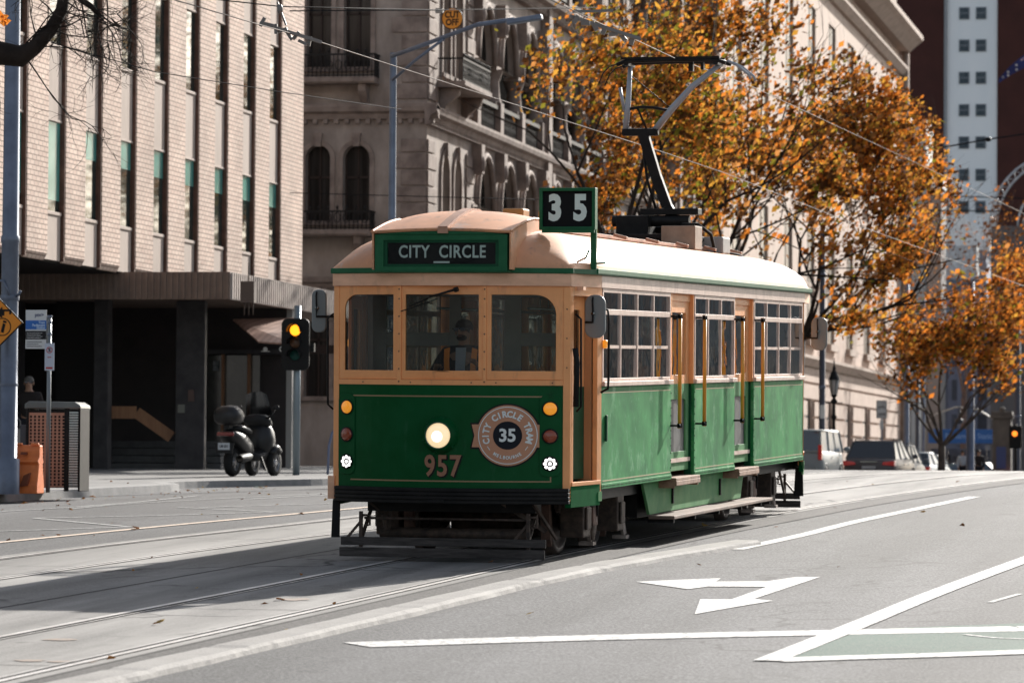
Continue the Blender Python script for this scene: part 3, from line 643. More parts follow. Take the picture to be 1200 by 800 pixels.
# hood over the destination sign
m=MB(); hx=[-.74+1.46*i/16 for i in range(17)]; hy=[-.10,-.06,0,.15,.35,.6,.9,1.2,1.5,1.8,2.1]
def hz(x,y): 
    t=(y+.10)/2.2; a=x/.74; edge=3.385+.03*(1-a*a)
    return edge+(.235*math.sin(min(1,t*1.7)*PI/2)-.16*sstep(.5,1,t))*(1-.28*abs(a)**3)
vs=[(x,y+.02*abs(x),hz(x,y)) for y in hy for x in hx]; nu=17
fs=[(j*nu+i,j*nu+i+1,(j+1)*nu+i+1,(j+1)*nu+i) for j in range(len(hy)-1) for i in range(nu-1)]
n0=len(vs)
for x in (hx[0],hx[-1]):
    for y in hy: vs.append((x,y+.02*abs(x),3.0))
for k,i in enumerate((0,16)):
    for j in range(len(hy)-1): fs.append((j*nu+i,(j+1)*nu+i,n0+k*len(hy)+j+1,n0+k*len(hy)+j))
for i in range(nu-1): pass
hood=m.add(vs,fs,0,True).build('roof_hood',roofm,tram,recalc=False)
sl=hood.modifiers.new('solid','SOLIDIFY'); sl.thickness=.02; sl.offset=-1
es=hood.modifiers.new('es','EDGE_SPLIT'); es.split_angle=R(45)
m=MB()
pts=[(0.02,y,hz(.02,y)+.012) for y in hy]
for a,b in zip(pts,pts[1:]): m.bar(a,b,.10,.03)
m.box(-.035,.075,-.115,-.09,3.37,3.425)
m.build('centre_strap',pink,hood)
m=MB(); 
for sx_ in (-.745,.725): m.tube([(sx_,y+.015,hz(sx_,y)+.004) for y in hy],.014,6)
m.tube([(x,-.1+.02*abs(x),hz(x,-.1)) for x in hx],.012,6); m.build('hood_edge',roofm,hood)
# little grab handle on dome
MB().tube([(.93,.35,3.10),(.93,.27,3.12),(1.02,.30,3.11),(1.06,.36,3.1)],.011,6).build('dome_handle',black,tram)
# ventilator boxes
m=MB().box(-.30,.30,3.2,5.0,3.55,3.63).build('ventilator_base',orangew,roof,bevel=.01)
for xx,yy in ((-.12,3.5),(.14,4.1),(.14,4.7)): MB().box(xx-.12,xx+.12,yy-.15,yy+.15,3.632,3.75).build('ventilator',orangew,roof,bevel=.02)
# gutters
for s in (-1,1):
    m=MB().box(s*1.345,s*1.415,Y0-.35,Y1+.35,2.966,3.018); m.box(s*1.405,s*1.425,Y0-.35,Y1+.35,2.975,3.03)
    m.build('gutter',gtrim,tram,bevel=.006)
    pts=[(s*1.30,.36),(s*1.415,Y0-.35),(s*1.345,Y0-.35),(s*1.24,.38)]
    MB().prism(pts,2.968,3.018,'z').build('gutter',gtrim,tram)
    MB().prism([(x,LT-y) for x,y in pts],2.968,3.018,'z').build('gutter',gtrim,tram)
    # fascia side
    MB().box(s*1.33,s*1.385,Y0,Y1,2.835,2.9655).build('fascia',screme if s>0 else screme,tram,bevel=.004)
    for e in (0,1):
        f=(lambda x,y:(x,y)) if e==0 else (lambda x,y:(x,LT-y))
        MB().prism([f(s*1.282,.33),f(s*1.383,Y0-.002),f(s*1.31,Y0-.002),f(s*1.21,.36)],2.835,2.9655,'z').build('fascia',fasc,tram)
# side sections
def W(y0,y1): return y0,y1
P1=(1.30,4.85);P2=(6.15,8.6);P3=(9.85,LT-1.30)
rivet=mat('rivet_metal',(.05,.12,.06),.5)
def sidepanel(s,a,b):
    x0,x1=s*1.33,s*1.372
    o=MB().box(x0,x1,a,b,.722,1.80).build('side_panel',gside,tram,bevel=.008)
    m=MB()
    for z in (1.735,): m.box(s*1.372,s*1.3745,a+.06,b-.06,z-.006,z+.006)
    m.box(s*1.372,s*1.3745,a+.06,b-.06,.80,.812); m.build('coach_line',mat('faded_gold_line',(.38,.34,.18),.5),o)
    m=MB().box(s*1.368,s*1.380,a,b,.722,.775); m.build('bottom_strip',gside,o,bevel=.003)
    m=MB(); y=a+.03
    while y<b-.02: m.box(s*1.379,s*1.384,y-.008,y+.008,.74,.756); y+=.065
    z=.85
    while z<1.75: 
        for yy in ((b-.02) if a<5 else (a+.02),): m.box(s*1.372,s*1.3765,yy-.008,yy+.008,z-.008,z+.008)
        z+=.085
    m.build('rivet',rivet if s<0 else mat('rivet_dark',(.02,.05,.025),.5),o)
    return o
def sidewindow(s,a,b,n,low_split=True):
    x0,x1=s*1.335,s*1.372
    # sill, top rail, mid rail
    o=MB().box(x0,s*1.405,a-.03,b+.03,1.80,1.85).build('sill',screme,tram,bevel=.006)
    fr=MB(); fr.box(x0,x1,a,b,2.79,2.8345); fr.box(x0,x1,a,b,2.555,2.615); fr.box(x0,x1,a,b,1.851,1.885)
    fr.box(x0,x1,a,a+.05,1.886,2.789); fr.box(x0,x1,b-.05,b,1.886,2.789)
    st=(b-a-.1)/n
    for k in range(1,n):
        y=a+.05+st*k; fr.box(x0+s*.004,x1-s*.002,y-.021,y+.021,1.887,2.788)
    f=fr.build('side_window_frame',screme,tram,bevel=.004)
    for k in range(n):
        y0=a+.05+st*k+.02; y1=a+.05+st*(k+1)-.02
        sa=MB(); 
        if low_split: sa.box(s*1.345,s*1.362,y0,y1,2.20,2.235)
        sa.box(s*1.345,s*1.362,y0,y0+.02,1.887,2.55); sa.box(s*1.345,s*1.362,y1-.02,y1,1.887,2.55); 
        w=sa.build('sash',screme,f)
        tilt=random.uniform(-.004,.004)
        MB().add([(s*1.352,y0,1.887),(s*(1.352+tilt),y1,1.887),(s*1.352,y1,2.555),(s*(1.352+tilt),y0,2.555)],[(0,1,2,3)]).build('pane',glass_s,f,recalc=False)
        MB().add([(s*1.352,y0,2.615),(s*1.352,y1,2.615),(s*(1.352+tilt),y1,2.79),(s*1.352,y0,2.79)],[(0,1,2,3)]).build('pane',glass_s,f,recalc=False)
def doorbay(s,a,b):
    xr=s*1.20
    # return faces
    m=MB(); m.box(s*1.25,s*1.33,a-.05,a,.722,1.80); m.box(s*1.25,s*1.33,b,b+.05,.722,1.80); m.build('door_jamb',gdark,tram)
    m=MB(); m.box(s*1.25,s*1.365,a+.001,a+.05,1.80,2.834); m.box(s*1.25,s*1.365,b-.05,b-.001,1.80,2.834); m.box(s*1.2,s*1.33,a+.05,b-.05,2.75,2.834); m.build('door_jamb',cream,tram)
    # door
    # leading slim panel + door leaf with long window
    z0=.78
    o=MB(); rg=MB().ring((a+.06,b-.06,1.80,2.75),rrect(a+.14,b-.22,1.90,2.62,(.06,.06,.06,.06)),0,.03)
    o.join(rg.map(lambda x,y,z:(s*(1.285+y),x,z))); dd=o.build('door',cream,tram,bevel=.004)
    rg=MB().ring((a+.06,b-.06,.80,1.80),rrect(a+.14,b-.22,1.02,1.62,(.02,.02,.05,.05)),0,.03); rg.map(lambda x,y,z:(s*(1.2845+y),x,z)).build('lower_leaf',gskirt,dd,bevel=.004)
    MB().box(s*1.288,s*1.293,a+.13,b-.21,1.0,1.64).build('kick_plate',mat('kick_plate',(.16,.16,.16),.45,.4,c2=(.10,.10,.10),sc=6),dd)
    MB().add([(s*1.295,a+.13,1.88),(s*1.295,b-.21,1.88),(s*1.295,b-.21,2.64),(s*1.295,a+.13,2.64)],[(0,1,2,3)]).build('pane',glass_s,dd,recalc=False)
    MB().box(s*1.28,s*1.335,a+.06,b-.06,.90,.945).build('edge_strip',screme,dd)
    # step
    st=MB(); st.box(s*1.16,s*1.44,a-.03,b+.02,.70,.735); st.box(s*1.42,s*1.445,a-.03,b+.02,.645,.70); st.box(s*1.2,s*1.42,a-.03,a+.02,.62,.70); st.box(s*1.2,s*1.42,b-.03,b+.02,.62,.70)
    st.build('step',mat('worn_step',(.38,.23,.15),.8,c2=(.2,.12,.08),sc=6),tram,bevel=.006)
for s in (1,-1):
    for a,b in (P1,P2,P3): sidepanel(s,a,b)
    sidewindow(s,P1[0]+.05,P1[1]-.05,4); sidewindow(s,P2[0],P2[1],3,False); sidewindow(s,P3[0]+.02,P3[1]-.05,4)
    for a,b in ((P1[1],P2[0]),(P2[1],P3[0])): doorbay(s,a,b)
    for y in (P1[1]-.03,P2[0]+.08,P2[1]-.03,P3[0]+.06):
        hr=MB().tube([(s*1.475,y,1.30),(s*1.475,y,2.60)],.022,10).build('handrail',mat('orange_handrail',(.85,.34,.03),.4,coat=.3),tram)
        m=MB()
        for z in (1.33,2.57): m.tube([(s*1.36,y-.02,z),(s*1.475,y,z)],.012,6); m.lathe((s*1.475,y,z),(0,0,1),[(.03,-.025),(.03,.025)],8); m.lathe((s*1.475,y,z),(0,1,0),[(.022,-.05),(.022,.05)],8)
        m.build('bracket',black,hr)
    # skirt between the trucks
    MB().prism([(4.0,.70),(9.95,.70),(9.72,.335),(4.35,.335)],s*1.20,s*1.235,'x').build('skirt',gskirt,tram,bevel=.005)
    m=MB()
    for y in (5.55,8.35): m.box(s*1.235,s*1.26,y-.03,y,.42,.62); m.box(s*1.235,s*1.25,y,y+.07,.60,.62); m.box(s*1.235,s*1.25,y,y+.07,.42,.44)
    m.build('skirt_latch',black,tram)
    m=MB().box(s*1.22,s*1.52,4.35,10.4,.285,.325); m.build('footboard',mat('worn_footboard',(.26,.18,.135),.8,c2=(.12,.085,.065),sc=4,stretch=(1,.4,1)),tram,bevel=.008)
    m=MB()
    for y in (4.4,5.6,7.0,8.4,9.7,10.3): m.box(s*1.2,s*1.50,y,y+.05,.245,.283)
    m.build('footboard_bracket',black,tram)
    # cab section (tapering) with doorway
    for e in (0,1):
        if e==0: Q=lambda t,o=0:(s*(1.27+.10*t+o),.33+(Y0-.33)*t)
        else: Q=lambda t,o=0:(s*(1.205+.165*t+o),LT-(.33+(Y0-.33)*t))
        def slab(t0,t1,z0,z1,o0=-.05,o1=0.0): return MB().prism([Q(t0,o1),Q(t1,o1),Q(t1,o0),Q(t0,o0)],z0,z1,'z')
        slab(0.03,.10,.78,2.834).build('cab_post',cream,tram,bevel=.004); slab(.90,1.05,.70,2.834).build('cab_post',cream,tram,bevel=.004)
        slab(.02,1.0,.56,.778,-.06,.004).build('cab_skirt',mat('green_skirt_corner',(.004,.10,.028),.7,c2=(.01,.13,.04),sc=5,spec=.03),tram,bevel=.004)
        slab(.04,1.0,.780,.82,-.06,.012).build('cab_sill',cream,tram,bevel=.003)
        slab(.10,.90,2.74,2.834).build('cab_header',cream,tram)
        # inner cab door, set back
        o=slab(.18,.86,.84,1.80,-.16,-.13).build('cab_door',gdark,tram); 
        m=slab(.18,.32,1.80,2.74,-.16,-.13); m.join(slab(.72,.86,1.80,2.74,-.16,-.13)); m.join(slab(.32,.72,1.80,1.92,-.16,-.13)); m.join(slab(.32,.72,2.6,2.74,-.16,-.13)); m.build('door_frame',cream,o)
        slab(.32,.72,1.92,2.6,-.148,-.144).build('pane',glass,o)
        slab(.87,1.0,.82,2.74,-.2,-.06).build('door_pillar',mat('cab_inner_orange',(.45,.21,.09),.5),tram)
        slab(.93,1.05,.60,.70,-.01,.01).build('cab_flange',gskirt,tram)
# grab rails by the cab door
for s in (1,-1):
    MB().tube([(s*1.40,1.18,2.62),(s*1.47,1.16,2.60),(s*1.48,1.16,2.5),(s*1.48,1.16,1.90),(s*1.47,1.18,1.78),(s*1.39,1.2,1.74)],.013,8).build('grab_rail',black,tram)
    MB().tube([(s*1.30,.42,2.55),(s*1.36,.40,2.5),(s*1.36,.42,1.6),(s*1.31,.45,1.55)],.012,8).build('grab_rail',black,tram)
    MB().box(s*1.375,s*1.40,1.45,1.50,1.22,1.50).build('panel_handle',gdark,tram,bevel=.01)
    a=MB().box(s*1.374,s*1.42,1.32,1.42,2.20,2.29).build('side_indicator',amb,tram,bevel=.015)
MB().tube([(1.31,.40,1.60),(1.33,.36,2.05),(1.31,.36,2.2)],.03,8).build('cab_hose',rubber,tram)
# mirrors
def mirror(s,y,z,x,hw=.11):
    m=MB().prism(rrect(x-hw,x+hw,z-.225,z+.225,(hw*.85,)*4),y-.02,y+.02); o=m.build('mirror',mat('mirror_housing',(.20,.22,.22),.45),tram,bevel=.012)
    MB().tube([(x-.015,y-.045,z+.02),(x-.02,y-.05,z+.16),(x-.02,y-.03,z+.20)],.010,6).build('mirror_arm',black,o)
    MB().tube([(s*1.33,y-.03,z-.06),(x-.02,y-.04,z-.06),(x-.015,y-.045,z+.02)],.012,6).build('mirror_arm',black,o)
    MB().lathe((x-.015,y-.022,z+.03),(0,-1,0),[(.02,0),(.02,.03),(0,.03)],8).build('mirror_clamp',chrome,o)
mirror(1,.75,2.53,1.43); mirror(-1,.75,2.58,-1.56,.08); mirror(1,LT-.9,2.42,1.52)
MB().box(1.20,1.36,.50,.62,2.80,2.836).build('mirror_shelf',fasc,tram)
# side route sign above the corner
rs=empty('route_sign',(0,0,0)); rs.parent=tram
MB().ring((.80,1.40,3.43,3.87),[(.835,3.465),(1.365,3.465),(1.365,3.835),(.835,3.835)],.84,.96).build('frame',gtrim,rs,bevel=.006)
MB().box(.83,1.37,.875,.90,3.46,3.84).build('blind',MATS['blind_black'],rs)
text_mb('3',.36,.82,.018,.003).map(lambda x,y,z:(x+.965,y+.871,z+3.65)).build('numeral',mat('route_lettering',(.70,.82,.76),.6),rs)
text_mb('5',.36,.82,.018,.003).map(lambda x,y,z:(x+1.235,y+.871,z+3.65)).build('numeral',MATS['route_lettering'],rs)
m=MB().box(1.345,1.405,.88,.92,3.02,3.43); m.tube([(1.29,.88,2.83),(1.28,.86,3.10),(1.33,.88,3.22)],.012,6); m.tube([(1.37,.9,3.08),(1.50,.9,3.09)],.01,6); m.build('post',gtrim,rs)
MB().box(.84,1.40,.80,.84,3.40,3.43).build('lip',gtrim,rs)
# wiper
m=MB().tube([(.17,-.055,2.80),(.13,-.05,2.79)],.026,8); m.tube([(.14,-.045,2.795),(-.1,-.03,2.73),(-.36,-.02,2.62)],[.014,.009,.007],6); m.tube([(-.05,-.03,2.70),(-.45,-.01,2.57)],.006,5)
m.build('wiper',black,tram)
# ---- interior
m=MB().box(-1.19,1.19,.4,LT-.4,.70,.74); m.build('floor',mat('tram_floor',(.06,.04,.03),.7),tram)
m=MB().box(-1.30,1.30,1.0,LT-1,2.93,2.96); m.build('ceiling',mat('tram_ceiling',(.45,.42,.36),.7),tram)
for y in (1.35,LT-1.40):
    m=MB(); m.box(-1.28,1.28,y,y+.05,.74,1.75); m.box(-1.28,1.28,y,y+.05,2.74,2.93)
    for a,b in ((-1.28,-1.0),(-.30,-.18),(.30,.48),(1.05,1.28)): m.box(a,b,y,y+.05,1.75,2.74)
    for a,b in ((-1.0,-.3),(.48,1.05)): m.box(a,b,y,y+.05,2.22,2.36)
    bk=m.build('cab_bulkhead',cab_in,tram,bevel=.005)
    MB().add([(-1.0,y+.03,1.75),(1.05,y+.03,1.75),(1.05,y+.03,2.74),(-1.0,y+.03,2.74)],[(0,1,2,3)]).build('pane',glass,bk,recalc=False)
MB().box(-1.1,1.1,.42,.62,1.74,1.80).build('dashboard',black,tram,bevel=.01)
m=MB().box(-.35,.05,.55,.85,1.2,1.9); m.build('control_pedestal',cab_in,tram,bevel=.02)
leather=mat('green_leather',(.02,.05,.03),.5)
for y in (2.2,3.0,3.8,10.7,11.5,12.3):
    for s in (-1,1):
        o=MB().box(s*.45,s*1.15,y,y+.42,1.12,1.20).build('passenger_seat',leather,tram,bevel=.02); MB().box(s*.45,s*1.15,y+.42,y+.48,1.15,1.75).build('seat_back',wood,o,bevel=.01); MB().box(s*.75,s*.85,y+.1,y+.3,.74,1.12).build('seat_leg',black,o)
for y in (6.3,8.0):
    for s in (-1,1): MB().box(s*.85,s*1.25,y,y+.5,.74,1.2).build('bench',wood,tram,bevel=.02)
m=MB()
for s in (-1,1):
    m.tube([(s*.5,1.6,2.62),(s*.5,LT-1.6,2.62)],.016,6)
    for y in (2.5,4.8,6.2,8.5,9.9,12): m.tube([(s*.5,y,2.62),(s*.5,y,2.93)],.012,6)
m.build('ceiling_rail',chrome,tram)
# ---- underframe and trucks
m=MB().box(-1.15,1.15,.6,LT-.6,.58,.695); m.box(-1.1,1.1,4.3,9.6,.30,.58); m.box(-.9,.9,.35,.6,.50,.62)
m.build('underframe',black,tram)
truckm=mat('truck_iron',(.040,.034,.030),.6,.2,c2=(.11,.08,.065),sc=9); rust=mat('brake_dust_iron',(.20,.115,.085),.8,c2=(.09,.055,.045),sc=7); worn=mat('worn_pale_iron',(.45,.38,.33),.6,.1,c2=(.20,.16,.14),sc=10)
def truck(yc):
    t=empty('truck',(0,yc,0)); t.parent=tram
    for y in (-.82,.82):
        for s in (-1,1):
            wv=MB().lathe((s*.66,y,.40),(s,0,0),[(.43,0),(.43,.02),(.405,.03),(.40,.11),(.34,.12),(.33,.085),(.16,.07),(.15,.14),(.06,.15),(0,.15)],32); wv.build('wheel',mat('wheel_iron',(.085,.062,.05),.55,c2=(.04,.032,.028),sc=7),t)
            bx=MB().box(s*.80,s*1.04,y-.16,y+.16,.26,.58); bx.lathe((s*1.02,y,.42),(s,0,0),[(.10,0),(.10,.03),(.07,.05),(0,.055)],16); bx.build('axle_box',truckm,t,bevel=.015)
        MB().cyl((-.8,y,.40),(.8,y,.40),.06,n=12).build('axle',truckm,t)
        for s in (-1,1):
            m=MB(); 
            for dy in (-.22,.22):
                for k in range(5): m.lathe((s*.93,y+dy,.48+k*.035),(0,0,1),[(.05,0),(.065,.015),(.05,.03)],12)
            m.build('spring',worn,t)
            sg=-1 if y<0 else 1
            m=MB().prism([(y+sg*.50,.62),(y+sg*.58,.62),(y+sg*.52,.18),(y+sg*.44,.10),(y+sg*.42,.20)],s*.70,s*.80,'x'); m.build('brake_shoe',rust,t)
            m=MB().bar((s*.98,y+.20,.58),(s*1.02,y+.42,.13),.035,.07); m.bar((s*.98,y+.34,.58),(s*1.02,y+.44,.13),.03,.04); m.box(s*.90,s*1.06,y+.36,y+.50,.08,.12); m.build('brake_hanger',worn,t)
            m=MB().box(s*.88,s*1.14,y-.44,y-.12,.20,.60); m.box(s*1.14,s*1.17,y-.38,y-.18,.28,.52); m.build('brake_cylinder',truckm,t,bevel=.02)
    for s in (-1,1):
        m=MB().box(s*.84,s*.90,-1.35,1.35,.50,.60); m.box(s*.85,s*.89,-.45,.45,.16,.24); m.bar((s*.87,-1.3,.5),(s*.87,-.45,.2),.05,.06); m.bar((s*.87,1.3,.5),(s*.87,.45,.2),.05,.06); m.box(s*.84,s*.97,-.12,.12,.20,.52)
        m.build('side_frame',truckm,t,bevel=.008)
        pts=[(s*1.08,-.95,.50),(s*1.12,-.9,.62),(s*1.12,-.7,.66),(s*1.12,-.52,.58),(s*1.10,-.46,.40)]
        MB().tube(pts,.016,6).build('hose',rubber,t)
        MB().box(s*.95,s*1.10,-.62,-.40,.30,.50).build('sand_box',rust,t,bevel=.01)
        MB().tube([(s*1.06,-.48,.55),(s*1.07,-.47,.35),(s*1.05,-.42,.14)],[.03,.035,.02],8).build('sand_pipe',worn,t)
    MB().box(-.8,.8,-.15,.15,.30,.50).build('bolster',truckm,t); MB().box(-.5,.5,-.6,-.2,.16,.46).build('motor',truckm,t,bevel=.06); MB().box(-.5,.5,.2,.6,.16,.46).build('motor',truckm,t,bevel=.06)
truck(2.75); truck(LT-2.75)
# lifeguard boards at both ends
def lifeguard(F):
    l=MB(); l.box(-1.14,1.05,.03,.07,.150,.235); l.box(-1.14,1.05,-.02,.02,.035,.13); 
    o=l.map(F).build('lifeguard',mat('weathered_board',(.035,.032,.03),.7,c2=(.09,.08,.075),sc=12,stretch=(.3,1,3)),tram,bevel=.004)
    m=MB()
    for x in (-.93,.86): m.box(x-.018,x+.018,.045,.075,.13,.50); m.bar((x,.06,.20),(x,.5,.56),.03,.03); m.bar((x-.15,.07,.225),(x,.07,.40),.025,.025); m.tube([(x,.06,.46),(x+.09,.08,.46),(x+.09,.08,.36),(x+.03,.06,.35)],.014,6)
    m.tube([(-.9,.09,.43),(.84,.09,.43)],.014,6); m.tube([(-.8,.35,.27),(.8,.35,.27)],.06,10); m.bar((-.85,.07,.60),(-.70,.35,.40),.02,.02); m.bar((.9,.1,.60),(1.05,.5,.22),.03,.03)
    m.bar((.55,.2,.60),(.95,.45,.30),.04,.05); m.bar((-.78,.25,.62),(-.72,.3,.3),.04,.04); m.bar((-.66,.25,.62),(-.70,.3,.3),.03,.03)
    m.map(F).build('lifeguard_rod',truckm,o)
lifeguard(lambda x,y,z:(x,y+.15,z)); lifeguard(lambda x,y,z:(-x,LT-y-.15,z))
MB().prism([(-1.265,.61),(-1.19,.61),(-1.195,.22),(-1.28,.22)],.30,.33).build('mud_flap',rubber,tram); MB().prism([(1.2,.61),(1.30,.61),(1.31,.22),(1.18,.22)],LT-.9,LT-.87).build('mud_flap',rubber,tram)
MB().box(-1.32,-1.25,.30,.34,.62,.86).build('corner_plate',fasc,tram)
MB().prism([(Y1-.02,.70),(Y1+.16,.70),(Y1+.10,.52),(Y1+.05,.52)],1.34,1.36,'x').build('end_flange',gskirt,tram)
# ---- pantograph
pg=empty('pantograph',(0,11.1,0)); pg.parent=tram
m=MB(); m.box(-.75,.45,-1.1,.5,3.60,3.66); m.box(-.62,-.2,-.35,.15,3.66,3.92); m.box(-.35,.42,-.15,.10,3.94,4.02); m.box(-1.1,-.5,-.2,.1,3.62,3.70)
for x in (-.7,-.3,.1,.4):
    for y in (-1.0,.4): m.lathe((x,y,3.46),(0,0,1),[(.06,0),(.08,.03),(.05,.05),(.08,.08),(.05,.10),(.05,.14)],10)
m.cyl((-.72,-.1,3.86),(.30,-.1,3.86),.075,n=12); m.cyl((-.5,.15,3.75),(.2,.15,3.75),.05,n=10)
m.build('base_frame',black,pg,bevel=.006)
def tp(x,z,y=0): return (x,y,z)
A=[(.12,3.82),(-.02,4.05),(-.17,4.45),(-.28,4.80),(-.34,5.00)]
m=MB()
for (x0,z0),(x1,z1) in zip(A,A[1:]): m.bar(tp(x0,z0),tp(x1,z1),.12,.13)
m.build('lower_arm',black,pg)
MB().tube([(-.12,.06,3.82),(-.30,.06,4.4),(-.38,.06,4.98)],.02,6).build('thrust_rod',black,pg)
m=MB().box(-.60,-.16,-.05,.05,4.97,5.06); m.cyl((-.62,0,5.02),(-.14,0,5.02),.05,n=10); m.build('knuckle',black,pg,bevel=.008)
alu=mat('pale_alloy_tube',(.33,.36,.40),.45,.2)
m=MB().tube([(-.18,0,5.05),(.02,0,5.30),(.30,0,5.60),(.66,0,5.88)],[.045,.045,.04,.03],10); m.tube([(-.58,0,5.05),(-.55,0,5.35),(-.52,0,5.88)],[.04,.038,.028],10); m.tube([(-.60,.02,5.30),(-.66,.02,5.60)],.022,8)
m.build('upper_arm',alu,pg)
m=MB().tube([(-.53,0,5.32),(-.38,0,5.345),(-.20,0,5.335),(-.02,0,5.30)],.02,6); m.tube([(-.5,0,5.75),(0,0,5.34)],.008,5); m.tube([(-.30,0,5.06),(-.42,0,5.33)],.015,6); m.build('cross_stay',black,pg)
m=MB()
for y in (-.18,.18): m.tube([(-.66,y,5.885),(-.55,y,5.925),(.05,y,5.94),(.68,y,5.925),(.78,y,5.895)],.026,8); m.bar((-.6,y,5.965),(.7,y,5.965),.05,.03)
m.box(-.56,-.5,-.2,.2,5.87,5.91); m.box(.62,.68,-.2,.2,5.87,5.91); m.box(.26,.32,-.04,.04,5.80,5.92); m.box(.42,.46,-.04,.04,5.82,5.92); m.build('contact_head',black,pg)
m=MB()
for y in (-.18,.18): m.tube([(.80,y,5.92),(.93,y,5.86),(1.08,y,5.74),(1.10,y,5.68)],.018,6)
m.build('horn',alu,pg); m=MB()
for y in (-.18,.18): m.tube([(-.64,y,5.90),(-.76,y,5.86),(-.84,y,5.78),(-.90,y,5.64)],.009,5)
m.build('horn',black,pg)
m=MB().box(.18,.62,-1.3,-.85,3.46,3.76); m.build('resistor_box',mat('weathered_timber_box',(.36,.27,.20),.7,c2=(.25,.18,.13),sc=5),pg,bevel=.01)
m=MB().box(.30,.70,.1,.6,3.44,3.66); m.build('junction_box',mat('grey_junction_box',(.30,.30,.29),.6),pg,bevel=.02)
MB().tube([(.3,-.6,3.80),(.50,-.55,3.80),(.62,-.3,3.68),(.64,-.1,3.45)],.022,8).build('cable',rubber,pg); MB().tube([(.4,.1,3.52),(.7,1.2,3.45),(.72,2.0,3.38)],.02,6).build('cable',rubber,pg)
# ------------------------------------------------------------------ left office building (brick piers)
FXX=-22.8
bk_cream=brickmat('cream_brick',(.72,.55,.45),(.60,.43,.345),(.23,.15,.11),bw=.245,bh=.098,ms=.013)
stucco=mat('pale_render',(.50,.41,.35),.85,c2=(.40,.32,.27),sc=1.5,stretch=(1,1,.4),bump=.1)
bronze=mat('bronze_strip',(.17,.085,.06),.5,.2,c2=(.09,.045,.03),sc=4)
granite=mat('dark_granite',(.045,.043,.046),.5,c2=(.075,.07,.072),sc=3,bump=.02)
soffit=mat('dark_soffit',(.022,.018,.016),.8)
dark=mat('recess_shade',(.010,.009,.009),.8)  # near-black colour stands in for the shade inside deep openings
winglass=mat('office_window_glass',(.010,.022,.022),.04,spec=.9,c2=(.02,.05,.045),sc=.8)
teal=mat('teal_reflection',(.09,.36,.31),.15,c2=(.06,.26,.23),sc=2,spec=.8)  # teal reflection in the panes, put into the colour
ribm=mat('ribbed_metal_shaded',(.22,.155,.12),.6,c2=(.16,.11,.085),sc=3); ribs=mat('ribbed_metal_lit',(.42,.36,.32),.6,c2=(.34,.28,.25),sc=3)  # one metal in two tones: dim front and sunlit street side painted in
ZS=5.93
ob=empty('office_building',(FXX,70,0),0,'pink brick office block with tall slot windows above a ribbed dark canopy','office building')
ZT=17.
pos=lambda v:(v[0],v[1],v[2])
def LB(mb,name,m,parent=ob,**k):
    o=mb.map(lambda x,y,z:(x-FXX,y-70,z)).build(name,m,parent,**k); return o
# bays: brick pier [y .. y+1.30] then gap 1.12
bay=2.42; ystart=71.0; piers=[ystart+bay*i for i in range(-3,9)]
LB(MB().box(-44,FXX-.12,62,92.3,ZS,ZT),'core_wall',stucco)
for i,y in enumerate(piers):
    y1=y+1.30 if i<len(piers)-1 else 92.5
    m=MB().prism([(FXX-.115,ZS-.03),(FXX-.07,ZS-.03),(FXX,ZS+.10),(FXX,ZT),(FXX-.115,ZT)],y,y1,'y')
    LB(m,'brick_pier',bk_cream,bevel=.012)
    # bronze return on the near side of each pier
    LB(MB().box(FXX-.115,FXX-.012,y-.05,y-.003,ZS,ZT).box(FXX-.07,FXX-.045,y-.06,y-.05,ZS,ZT),'bronze_strip',bronze)
FP=3.22
for i,y in enumerate(piers[:-1]):
    a,b=y+1.31,y+bay-.09
    for k in range(-1,4):
        z0=6.86+FP*k; z1=z0+1.72          # window
        if z1<ZS: continue
        if z0<ZS: continue
        w=LB(MB().box(FXX-.115,FXX-.05,a,b,z0-.07,z0-.001).box(FXX-.115,FXX-.055,a,b,z1+.001,z1+.05),'window_sill',stucco,bevel=.01)
        if k==0:
            s_=.55 if i>3 else 1.5
            LB(MB().box(FXX-.118,FXX-.100,a,b,z1-s_,z1),'teal_reflection_panel',teal); LB(MB().box(FXX-.118,FXX-.105,a,b,z0,z1-s_-.002),'window',winglass)
        else: LB(MB().box(FXX-.118,FXX-.105,a,b,z0,z1),'window',winglass)
    for k in range(-2,4):
        z1=6.86+FP*(k+1)-.075; z0=max(ZS-.0,6.86+FP*k+1.725+.05)
        if z1<=ZS+.1: continue
        if z1-z0>.1: LB(MB().box(FXX-.118,FXX-.075,a,b,z0,z1),'render_panel',stucco)
# soffit slab
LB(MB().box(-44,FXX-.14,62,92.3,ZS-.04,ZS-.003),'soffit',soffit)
# canopy: front face to camera at Y=77.5, side face to the street at X=-20.6
cn=empty('canopy',(0,0,0)); cn.parent=ob; CY0,CX1=77.5,-20.6
def CB(mb,name,m,parent=cn,**k): return LB(mb,name,m,parent,**k)
zb,zt=5.37,5.925
CB(MB().box(-42,CX1-.03,CY0+.03,93,zb+.10,zb+.2),'canopy_soffit',mat('canopy_soffit_paint',(.20,.14,.11),.8))
CB(MB().box(-42,CX1-.03,CY0+.03,93,zt-.08,zt-.02),'canopy_roof',soffit)
m=MB(); m.box(-42,CX1,CY0,CY0+.05,zb,zt); x=CX1
while x>-31: m.box(x-.075,x-.025,CY0-.035,CY0,zb+.01,zt-.01); x-=.13
CB(m,'front_fascia',ribm)
m=MB(); m.box(CX1-.05,CX1,CY0+.05,93,zb,zt); y=CY0+.1
while y<92.9: m.box(CX1,CX1+.03,y,y+.08,zb+.01,zt-.01); y+=.17
CB(m,'side_fascia',ribs)
